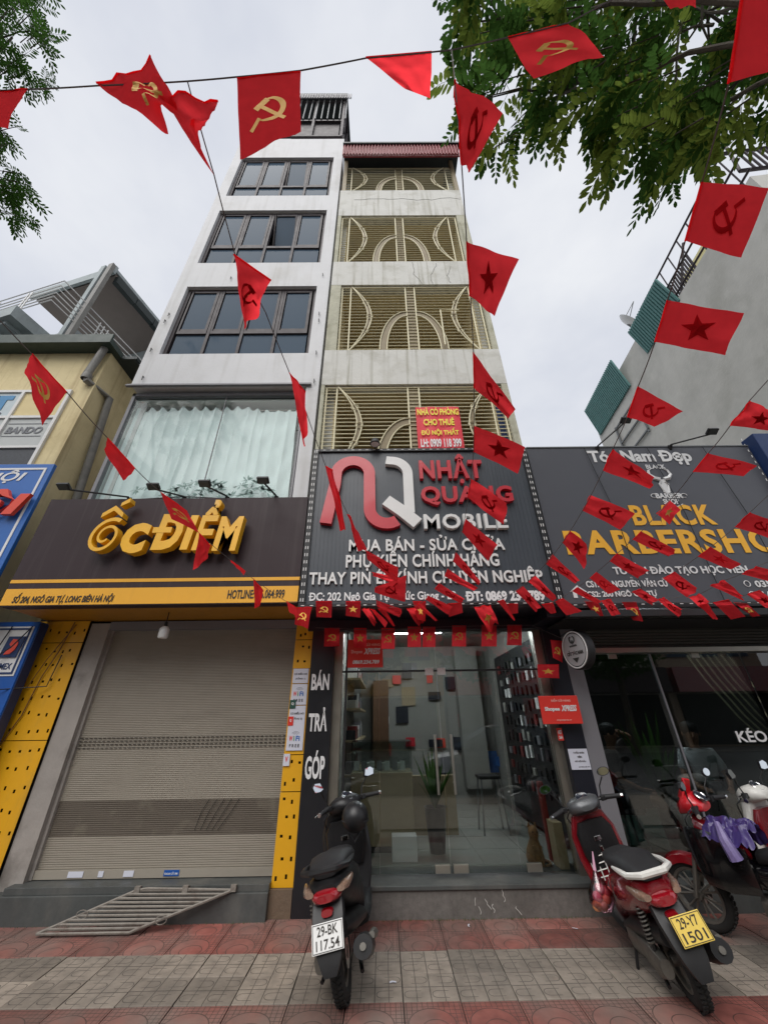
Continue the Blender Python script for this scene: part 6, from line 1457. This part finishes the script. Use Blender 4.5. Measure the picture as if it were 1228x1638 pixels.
# small litter on the paving and the paint drips on the step
for k, (x, y) in enumerate(((-.0, 3.75), (.3, 4.55), (1.55, 4.45))):
    pt = onY([628, 750, 920][k], [1574, 1478, 1488][k], [3.86, 4.66, 4.58][k]); pt.z = .006
    MB(Matrix.Translation(pt) @ Matrix.Rotation(k * 1.3, 4, 'Z')).prism([(-.02, -.005), (.0, .004), (.025, -.002), (.022, .009), (-.005, .014), (-.022, .006)], (0, 0, 0), (1, 0, 0), (0, 1, .15), (0, 0, .002)).build('paper_scrap', M_paper, None, label=('pale paper scrap on grey paving near the black scooter', 'pale paper scrap on red paving below the door step', 'pale paper scrap on red paving beside the red scooter')[k], cat='litter')
dr_ = MB(); rr = random.Random(21)
for (px, py, n_) in ((803, 1420, 6), (775, 1438, 5), (788, 1446, 4), (760, 1436, 3), (825, 1450, 4), (765, 1450, 3)):
    p = onY(px, py, 4.795); pts = [p]
    for k in range(n_): pts.append(pts[-1] + Vector((rr.uniform(-.012, .02), 0, -rr.uniform(.01, .022))))
    dr_.tube(pts, .0024, 4)
dr_.build('paint_drips', M_whitepl, cf_, kind='stuff')
# weeds at foot of the step
wd = MB(); rr = random.Random(31)
for k in range(420):
    x = rr.choice([rr.uniform(-.5, 2.0), rr.uniform(-3.9, -1.0), rr.uniform(.2, 1.9)]); a = rr.random() * 6.28; h = rr.uniform(.008, .03); y = 4.79 - rr.random() * .02
    wd.add([(x, y, 0), (x + .004, y, 0), (x + .01 * math.cos(a), y - .012 * abs(math.sin(a)), h)], [(0, 1, 2)])
wd.build('moss_and_weeds', mat('moss_green', '5a6240', .9), None, label='thin moss and tiny weeds along the foot of the steps', cat='weeds', kind='stuff')

# ================================================================ PEOPLE inside the barber shop
M_skin = mat('skin', '9a6e55', .55, var=.05); M_hair = mat('black_hair', '15120f', .6, bump=.4, bscale=120)
def skin(name, J, E_, m, parent, sub=1):
    names = list(J); me = bpy.data.meshes.new(name); org = ORG[root_of(parent).name]
    me.from_pydata([Vector(J[n][0]) - org for n in names], [(names.index(a), names.index(b)) for a, b in E_], [])
    o = bpy.data.objects.new('tmp', me); COL.objects.link(o); md = o.modifiers.new('s', 'SKIN'); md.use_smooth_shade = True
    for i, n in enumerate(names):
        r = J[n][1]; me.skin_vertices[0].data[i].radius = r if isinstance(r, tuple) else (r, r)
    me.skin_vertices[0].data[0].use_root = True
    ss = o.modifiers.new('u', 'SUBSURF'); ss.levels = ss.render_levels = sub + 1
    dg = bpy.context.evaluated_depsgraph_get(); dg.update(); m2 = bpy.data.meshes.new_from_object(o.evaluated_get(dg)); bpy.data.objects.remove(o)
    m2.materials.clear(); m2.materials.append(m); m2.shade_smooth(); q = bpy.data.objects.new(name, m2); COL.objects.link(q); q.parent = parent; return q
def seated(label, at, face, arm_up, shirt, pants, long=False, z0=.21):
    """face: heading in degrees of the direction looked at"""
    t = thing('person', label, 'person', (at[0], at[1], z0)); c, s_ = math.cos(R(face)), math.sin(R(face))
    def P(x, y, z): return Vector((at[0] + x * c - y * s_, at[1] + x * s_ + y * c, z0 + z))   # x forward, y left
    J = {'pelvis': (P(0, 0, .52), .13), 'waist': (P(-.0, 0, .66), .115), 'chest': (P(.01, 0, .86), .13), 'neck0': (P(.01, 0, 1.0), .055), 'neck': (P(.02, 0, 1.06), .05), 'head0': (P(.035, 0, 1.11), .075), 'head1': (P(.04, 0, 1.18), .092), 'head2': (P(.03, 0, 1.25), .08)}
    E_ = [('pelvis', 'waist'), ('waist', 'chest'), ('chest', 'neck0'), ('neck0', 'neck'), ('neck', 'head0'), ('head0', 'head1'), ('head1', 'head2')]
    hands = []
    for sd, n in ((1, 'l'), (-1, 'r')):
        up = arm_up and n == 'l'
        J['sh' + n] = (P(0, sd * .17, .95), .06)
        if up: J['el' + n] = (P(.26, sd * .22, 1.16), .04); J['wr' + n] = (P(.09, sd * .1, 1.22), .028); J['ha' + n] = (P(.03, sd * .05, 1.25), (.035, .018))
        else: J['el' + n] = (P(.06, sd * .24, .7), .042); J['wr' + n] = (P(.27, sd * .16, .6), .028); J['ha' + n] = (P(.35, sd * .13, .6), (.036, .018))
        J['hi' + n] = (P(.04, sd * .09, .5), .1); J['kn' + n] = (P(.44, sd * .13, .5), .068); J['an' + n] = (P(.46, sd * .14, .09), .038); J['fo' + n] = (P(.52, sd * .145, .035), (.035, .03)); J['to' + n] = (P(.62, sd * .15, .025), (.04, .02))
        E_ += [('chest', 'sh' + n), ('sh' + n, 'el' + n), ('el' + n, 'wr' + n), ('wr' + n, 'ha' + n), ('pelvis', 'hi' + n), ('hi' + n, 'kn' + n), ('kn' + n, 'an' + n), ('an' + n, 'fo' + n), ('fo' + n, 'to' + n)]
        b = J['ha' + n][0]; d = (b - J['wr' + n][0]).normalized(); lat = Vector((-s_, c, 0)) * 1.0
        for k in range(4):
            f0 = b + lat * (.024 - .016 * k) + d * .02; L_ = (.062, .07, .066, .052)[k]; nm = 'f%s%d' % (n, k)
            J[nm + 'a'] = (f0, .0095); J[nm + 'b'] = (f0 + d * L_ * .55 + Vector((0, 0, -.008)), .0085); J[nm + 'c'] = (f0 + d * L_ + Vector((0, 0, -.026)), .007); E_ += [('ha' + n, nm + 'a'), (nm + 'a', nm + 'b'), (nm + 'b', nm + 'c')]
        J['t' + n] = (b - d * .01 + lat * (.03 * sd * -1) + Vector((0, 0, .0)), .01); J['u' + n] = (b + d * .03 + lat * (-.05 * sd), .008); E_ += [('ha' + n, 't' + n), ('t' + n, 'u' + n)]
    skin('body', J, E_, M_skin, t)
    g_ = lambda n, k=1.18: (J[n][0], (J[n][1] if not isinstance(J[n][1], tuple) else J[n][1][0]) * k)
    sj = {'pelvis': g_('pelvis'), 'waist': g_('waist'), 'chest': g_('chest', 1.16), 'neck0': g_('neck0', 1.3)}; se = [('pelvis', 'waist'), ('waist', 'chest'), ('chest', 'neck0')]
    for n in 'lr':
        sj['sh' + n] = g_('sh' + n, 1.3); sj['m' + n] = (J['sh' + n][0].lerp(J['el' + n][0], .8), .062); se += [('chest', 'sh' + n), ('sh' + n, 'm' + n)]
    skin('shirt', sj, se, shirt, t)
    pj = {'pelvis': (J['pelvis'][0] - Vector((0, 0, .02)), .16)}; pe = []
    for n in 'lr':
        pj['hi' + n] = g_('hi' + n, 1.15); pj['kn' + n] = (J['hi' + n][0].lerp(J['kn' + n][0], 1.0 if long else .85), .085); pe += [('pelvis', 'hi' + n), ('hi' + n, 'kn' + n)]
        if long: pj['an' + n] = (J['an' + n][0] + Vector((0, 0, .04)), .06); pe.append(('kn' + n, 'an' + n))
    skin('trousers', pj, pe, pants, t)
    h = J['head1'][0]; Hm = Matrix.Translation(h) @ Matrix.Rotation(R(face), 4, 'Z')
    hh_ = MB(Hm)
    hh_.loft([[(-.018 + rx * math.cos(2 * math.pi * k / 16), ry * math.sin(2 * math.pi * k / 16), z) for k in range(16)] for z, rx, ry in ((.0, .085, .1), (.05, .1, .102), (.1, .1, .095), (.135, .07, .07), (.15, .02, .02))]); hh_.build('hair', M_hair, t, True)
    fc = MB(Hm)
    for q in (-1, 1): fc.ball((.088, q * .033, .018), .011, 8)
    fc.build('eyes', M_hair, t); 
    MB(Hm).loft([[(.088, -.012, .01), (.088, .012, .01), (.09, 0, .012)], [(.09, -.016, -.03), (.09, .016, -.03), (.112, 0, -.028)]]).ball((.0, .1, -.005), .022, 8, (1, .4, 1.3)).ball((.0, -.1, -.005), .022, 8, (1, .4, 1.3)).build('nose_and_ears', M_skin, t, True)
    MB(Hm).box(.086, .095, -.022, .022, -.06, -.054, bev=.002).build('mouth', mat('lips', '7c4238', .5), t)
    for n in 'lr': 
        f0, f1 = J['fo' + n][0], J['to' + n][0]; MB().tube([f0 + Vector((0, 0, -.02)) - (f1 - f0) * .6, f1 + Vector((0, 0, -.01))], .035, 8, rs=[.03, .042]).build('sandal', M_black, t, True)
    return t
pA = (3.05, 5.95); pB = (4.2, 5.95)
seated('person in brown shirt and shorts sitting in barber shop with one hand raised', pA, -35, True, mat('brown_shirt', '4b4340', .9), mat('dark_shorts', '1d1c20', .9))
seated('person in white shirt sitting on bench behind right barber window', pB, -110, False, mat('white_shirt', 'b4b5b8', .9), mat('dark_trousers', '202024', .9), True)
for k, (x, y, lb) in enumerate(((pA[0], pA[1], 'dark stool under the person with raised hand'), (pB[0], pB[1], 'dark stool under the person in white shirt'))):
    s_ = thing('stool', lb, 'stool', (x, y, .21)); MB().lathe([(0, .40), (.16, .40), (.17, .37), (.16, .34), (0, .34)], (x, y, .21), 'Z', 18).build('seat', M_black, s_, True)
    for a in range(4): MB().tube([(x + .1 * math.cos(a * 1.57 + .8), y + .1 * math.sin(a * 1.57 + .8), .56), (x + .17 * math.cos(a * 1.57 + .8), y + .17 * math.sin(a * 1.57 + .8), .212)], .012).build('leg', M_steel, s_)

# ================================================================ TREES
def leaf_mesh(seed, pairs=6, L_=.30, ll=.09, lw=.034, m=None, terminal=True):
    rr = random.Random(seed); o = MB(); pts = []
    for i in range(pairs + 2): u = i / (pairs + 1); pts.append(Vector((L_ * u, .01 * math.sin(u * 3), -.12 * L_ * u * u * 2)))
    o.tube(pts, .0016, 3, caps=False)
    def leaflet(p, ang, l, tw):
        d = Vector((math.cos(ang), math.sin(ang), -.18)).normalized(); sd = Vector((-d.y, d.x, tw)).normalized(); w_ = lw * l / ll
        a = p + d * .006; q = [a, a + d * l * .35 + sd * w_ * .5, a + d * l * .75 + sd * w_ * .46, a + d * l, a + d * l * .75 - sd * w_ * .46, a + d * l * .35 - sd * w_ * .5, a + d * l * .38 + Vector((0, 0, -.005)), a + d * l * .75 + Vector((0, 0, -.008))]
        o.add(q, [(0, 1, 6), (1, 2, 7, 6), (2, 3, 7), (0, 6, 5), (5, 6, 7, 4), (4, 7, 3)])
    for i in range(1, pairs + 1):
        l = ll * (1.05 - .35 * abs(i / pairs - .6)) * rr.uniform(.85, 1.1)
        for s in (-1, 1): leaflet(pts[i], s * R(62 - 22 * i / pairs + rr.uniform(-8, 8)), l, rr.uniform(-.35, .35))
    if terminal: leaflet(pts[-1], 0, ll * .9, 0)
    return o.mesh('leaf', m)
LV = [leaf_mesh(k, 5 + k % 3, .26 + .02 * (k % 4), .078 + .006 * (k % 4), .034, M_leaflight if k in (2, 5, 7) else M_leafdark) for k in range(9)]
LS = [leaf_mesh(10 + k, 5, .22, .07, .022, M_leafdark) for k in range(3)]
def inside(p, poly):
    x, y = p; r = False; j = len(poly) - 1
    for i in range(len(poly)):
        xi, yi = poly[i]; xj, yj = poly[j]
        if (yi > y) != (yj > y) and x < (xj - xi) * (y - yi) / (yj - yi) + xi: r = not r
        j = i
    return r
def crown_leaves(tree, polys, holes, n, d0, d1, meshes, seed, nparts, base, scale=1., ext=None, per=6):
    """clusters of compound leaves at twig tips, each at its own place in the crown"""
    rr = random.Random(seed); xs = [p[0] for q in polys for p in q]; ys = [p[1] for q in polys for p in q]; tips = []; tries = 0
    while len(tips) < n and tries < 200000:
        tries += 1; p = (rr.uniform(min(xs), max(xs)), rr.uniform(min(ys), max(ys)))
        if not any(inside(p, q) for q in polys) or any(inside(p, h) for h in holes): continue
        d = rr.uniform(d0, d1) ; tips.append((at_depth(p[0], p[1], d), d, True))
    if ext:
        (ex, ey, m_) = ext
        for k in range(m_): p = (rr.uniform(*ex), rr.uniform(*ey)); tips.append((at_depth(p[0], p[1], rr.uniform(d0, d1)), 9, False))
    cnt = 0; bulk = MB(); bulk2 = MB(); tw = MB()
    for P, d, vis in sorted(tips, key=lambda q: (not q[2], q[1])):
        ax = (P - base); ax.z *= .4; ax.normalize()
        tw.tube([P - ax * .28 + Vector((0, 0, -.02)), P - ax * .1 + Vector((0, 0, .015)), P], .005, 4, rs=[.006, .004, .002])
        for k in range(per):
            me = rr.choice(meshes); yaw = math.atan2(ax.y, ax.x) + rr.uniform(-1.5, 1.5); q = P - ax * rr.random() * .22
            rot = Matrix.Rotation(yaw, 4, 'Z') @ Matrix.Rotation(rr.uniform(-.1, .75), 4, 'Y') @ Matrix.Rotation(rr.uniform(-.6, .6), 4, 'X'); s_ = scale * rr.uniform(.75, 1.15)
            if vis and cnt < nparts:
                o = bpy.data.objects.new('leaf', me); COL.objects.link(o); o.parent = tree; o.matrix_local = Matrix.Translation(q - ORG[tree.name]) @ rot @ Matrix.Scale(s_, 4); cnt += 1
            else:
                M_ = Matrix.Translation(q) @ rot @ Matrix.Scale(s_, 4); B_ = bulk2 if me.materials[0] is M_leaflight else bulk
                B_.add([M_ @ v.co for v in me.vertices], [tuple(f.vertices) for f in me.polygons])
    if bulk.v: bulk.build('foliage', M_leafdark, tree, kind='stuff')
    if bulk2.v: bulk2.build('foliage', M_leaflight, tree, kind='stuff')
    tw.build('twigs', M_twig, tree, kind='stuff'); return [q[0] for q in tips if q[2]]
def limb(pts, r0, r1, n=7):
    P = [Vector(p) for p in pts]; Q = []
    for i in range(len(P) - 1):
        for k in range(5):
            t = k / 5; q = P[i].lerp(P[i + 1], t); L_ = (P[i + 1] - P[i]).length; Q.append(q + Vector((noise.noise(q * 3), noise.noise(q * 3 + Vector((9, 1, 3))), 0)) * .04 * min(1, L_))
    Q.append(P[-1]); m_ = len(Q) - 1; return MB().tube(Q, r0, n, rs=[r0 + (r1 - r0) * i / m_ for i in range(m_ + 1)])
tr_ = thing('street_tree', 'broad tree crown of glossy paired leaves over the top right of the street', 'tree', (2.9, .1, 0))
limb([(2.9, .1, 0), (2.85, .15, 2), (2.7, .3, 4.2)], .2, .14, 12).build('trunk', M_bark, tr_, True)
polyR = [[(712, -60), (707, 60), (722, 110), (740, 150), (742, 200), (757, 262), (772, 268), (795, 215), (825, 228), (840, 268), (858, 262), (880, 240), (905, 262), (945, 250), (968, 262), (990, 265), (1000, 300), (1030, 315), (1062, 292), (1095, 300), (1128, 250), (1140, 200), (1175, 170), (1195, 228), (1290, 230), (1290, -60)]]
holesR = [[(1088, 60), (1110, 70), (1082, 120), (1060, 190), (1042, 185), (1062, 120)], [(765, 75), (795, 70), (792, 95), (770, 96)], [(1000, 195), (1015, 195), (1008, 222), (998, 215)], [(855, 165), (880, 160), (874, 190), (858, 186)], [(1105, 10), (1135, 25), (1120, 60)], [(1180, 120), (1228, 128), (1228, 160), (1190, 160)], [(826, 140), (845, 134), (846, 160)], [(960, 95), (985, 90), (978, 118)], [(1150, 60), (1165, 62), (1160, 92)], [(920, 225), (940, 220), (938, 244)]]
tips = crown_leaves(tr_, polyR, holesR, 135, 2.7, 4.3, LV, 3, 300, Vector((2.7, .3, 4.2)), 1.0, ((700, 2300), (-900, -60), 120), per=6)
rr = random.Random(4); hub = Vector((2.7, .3, 4.2))
for k, (px, py, d) in enumerate(((980, -40, 3.6), (800, 30, 3.5), (1130, 20, 3.4), (1180, 130, 3.4), (900, 150, 3.6), (1050, 230, 3.5), (960, -300, 4.5), (1500, -200, 3.4))):
    e = at_depth(px, py, d); m1 = hub.lerp(e, .5) + Vector((0, 0, .25)); limb([hub, m1, e], .024, .008, 7).build('branch', M_bark, tr_, True)
ends = [at_depth(980, -40, 3.6), at_depth(800, 30, 3.5), at_depth(1130, 20, 3.4), at_depth(1180, 130, 3.4), at_depth(900, 150, 3.6), at_depth(1050, 230, 3.5)]
sb = MB()
for P in tips[::2]:
    e = min(ends, key=lambda q: (q - P).length); m1 = e.lerp(P, .5) + Vector((rr.uniform(-.05, .05), rr.uniform(-.05, .05), .08)); Q = []
    sb.tube([e, e.lerp(m1, .6) , m1, m1.lerp(P, .6), P], .01, 5, rs=[.011, .009, .007, .005, .003])
sb.build('small_branches', M_twig, tr_, kind='stuff')
for k, pts in enumerate(([(1125, -30, 3.0), (1120, 40, 3.0), (1140, 85, 3.0)], [(1100, 0, 3.1), (1082, 60, 3.1), (1080, 130, 3.05), (1062, 195, 3.0)], [(1020, -10, 3.2), (1010, 90, 3.1), (985, 150, 3.1), (955, 190, 3.1)], [(1140, 40, 3.0), (1110, 42, 3.1), (1085, 52, 3.1)])):
    limb([at_depth(*p) for p in pts], .013, .005, 5).build('hanging_branch', M_twig, tr_, True)
tl = thing('street_tree', 'small leaved tree showing at the top left edge before the sky', 'tree', (-5.2, 1.2, 0))
limb([(-5.2, 1.2, 0), (-5.1, 1.3, 2.4), (-5.0, 1.5, 5)], .16, .1, 12).build('trunk', M_bark, tl, True)
polyL = [[(-80, -60), (62, -60), (70, -5), (60, 25), (90, 38), (97, 78), (70, 70), (50, 95), (85, 128), (70, 140), (40, 135), (0, 130), (-80, 120)], [(-80, 180), (15, 178), (50, 205), (55, 235), (30, 245), (20, 262), (58, 290), (62, 310), (38, 318), (55, 345), (60, 360), (25, 350), (20, 325), (0, 315), (-80, 300)]]
tipsL = crown_leaves(tl, polyL, [[(20, 30), (45, 45), (30, 70)], [(-10, 215), (12, 222), (0, 250)]], 150, 4.2, 5.8, LS, 6, 290, Vector((-5, 1.5, 5)), .95, ((-900, -80), (-500, 300), 90), per=5)
hubL = Vector((-5.0, 1.5, 5))
for px, py, d in ((20, 60, 5), (10, 230, 4.8), (30, 310, 4.8), (-200, 0, 5)): e = at_depth(px, py, d); limb([hubL, hubL.lerp(e, .5) + Vector((0, 0, .3)), e], .05, .012).build('branch', M_bark, tl, True)
for pts in ([(-30, 70, 4.9), (30, 52, 4.9), (66, 50, 4.9)], [(-30, 260, 4.7), (0, 290, 4.7), (22, 335, 4.7)]): limb([at_depth(*p) for p in pts], .012, .004, 5).build('branch', M_twig, tl, True)

# ================================================================ THE OTHER SIDE OF THE STREET (mirrored in the shop glass)
struct(MB().box(-40, 40, -16, -12.5, -.03, .0).build('pavement', M_stone2))
cols_ = ['b9b4a6', '8a7d6c', 'a8a49e', 'c2b48c', '93989c', 'b0a9a0', '9c8a78']
for k in range(7):
    x0 = -24 + k * 7; h = [9, 12, 10.5, 8, 12.5, 9.5, 11][k]; hb_ = thing('opposite_house', '%s house across the street, seen only mirrored in shop glass' % ['pale', 'brown', 'grey', 'yellowish', 'blue grey', 'beige', 'tan'][k], 'building', (x0 + 3.4, -20, 0), 'houses across the street')
    MB().box(x0, x0 + 6.8, -24, -16.2, 0, h).build('wall', mat('house_wall_%d' % k, cols_[k], .85, var=.1), hb_)
    MB().box(x0 + .5, x0 + 6.3, -16.19, -16.1, .1, 2.8).build('shop_opening', M_dark, hb_); MB().box(x0 + .1, x0 + 6.7, -16.1, -15.2, 2.9, 4.3).build('shop_board', [M_redsign, M_blue2, M_redpaint, M_goldsign, M_redsign, M_brownsign, M_redpaint][k], hb_)
    for r_ in range(int((h - 4.6) / 2.6)):
        for c_ in range(3): MB().box(x0 + .7 + c_ * 2, x0 + 2.1 + c_ * 2, -16.15, -16.1, 5 + r_ * 2.6, 6.5 + r_ * 2.6).build('window', M_tint, hb_)
for k, x in enumerate((-9, -1.5, 5.5, 12)):
    tt = thing('roadside_tree', ['left most dark tree', 'second dark tree', 'third dark tree', 'right most dark tree'][k] + ' across the road, seen only mirrored in glass', 'tree', (x, -11, 0), 'trees across the street')
    limb([(x, -11, 0), (x + .2, -11, 3), (x, -11, 5)], .22, .1, 10).build('trunk', M_bark, tt, True)
    fo = MB(); rq = random.Random(k)
    for q in range(2600):
        v = Vector((rq.gauss(0, 1), rq.gauss(0, 1), rq.gauss(0, 1))).normalized() * (rq.random() ** .4); p = Vector((x, -11, 5.2)) + Vector((v.x * 2.9, v.y * 2.4, v.z * 2.0))
        a = Vector((rq.uniform(-1, 1), rq.uniform(-1, 1), rq.uniform(-1, 1))).normalized() * .16; b_ = a.orthogonal().normalized() * .08; fo.add([p - a, p + b_, p + a, p - b_], [(0, 1, 2, 3)])
    fo.build('crown', M_leafdark, tt, kind='stuff')
# parked car behind the viewer
cr_ = thing('parked_car', 'dark silver car parked at the kerb, mirrored in the shop glass', 'car', (3.2, -2.4, 0))
Mc = Matrix.Translation((3.2, -2.4, -.02)) @ Matrix.Rotation(R(90), 4, 'Z')
M_car = mat('car_paint', '6d7073', .2, metal=.5, coat=.8)
MB(Mc).loft([sec(-2.2, .35, .75, .72, e=4), sec(-2.05, .25, .9, .86, e=4), sec(-1.2, .22, .98, .89, e=4), sec(0, .22, .98, .9, e=4), sec(1.1, .22, .95, .89, e=4), sec(1.9, .25, .82, .84, e=4), sec(2.2, .35, .68, .7, e=4)]).build('body', M_car, cr_, 40)
MB(Mc).loft([sec(-1.75, .93, 1.0, .7, e=4), sec(-1.1, .95, 1.42, .66, e=4), sec(-.2, .96, 1.5, .66, e=4), sec(.45, .95, 1.42, .67, e=4), sec(1.25, .9, .98, .72, e=4)]).build('windows', M_tint, cr_, 40)
MB(Mc).loft([sec(-1.05, 1.4, 1.46, .6, e=4), sec(-.2, 1.46, 1.53, .62, e=4), sec(.42, 1.4, 1.45, .6, e=4)]).build('roof', M_car, cr_, 40)
for y in (-1.35, 1.35):
    for s in (-1, 1):
        pr_ = [(.16, -.09), (.31, -.1), (.33, -.06), (.33, .06), (.31, .1), (.16, .09)]
        MB(Mc).lathe(pr_, (s * .8, y, .32), 'X', 24, closed=True).build('tyre', M_tyre, cr_, True); MB(Mc).lathe([(0, s * .07), (.17, s * .08), (.19, s * .03)], (s * .8, y, .32), 'X', 20).build('rim', M_alloy, cr_, True)
for s in (-1, 1): MB(Mc).box(s * .6 - .14, s * .6 + .14, 2.12, 2.16, .6, .72, bev=.02).build('headlight', M_clear, cr_); MB(Mc).box(s * .98 - .08, s * .98 + .08, .75, .85, .95, 1.07, bev=.03).build('wing_mirror', M_car, cr_)
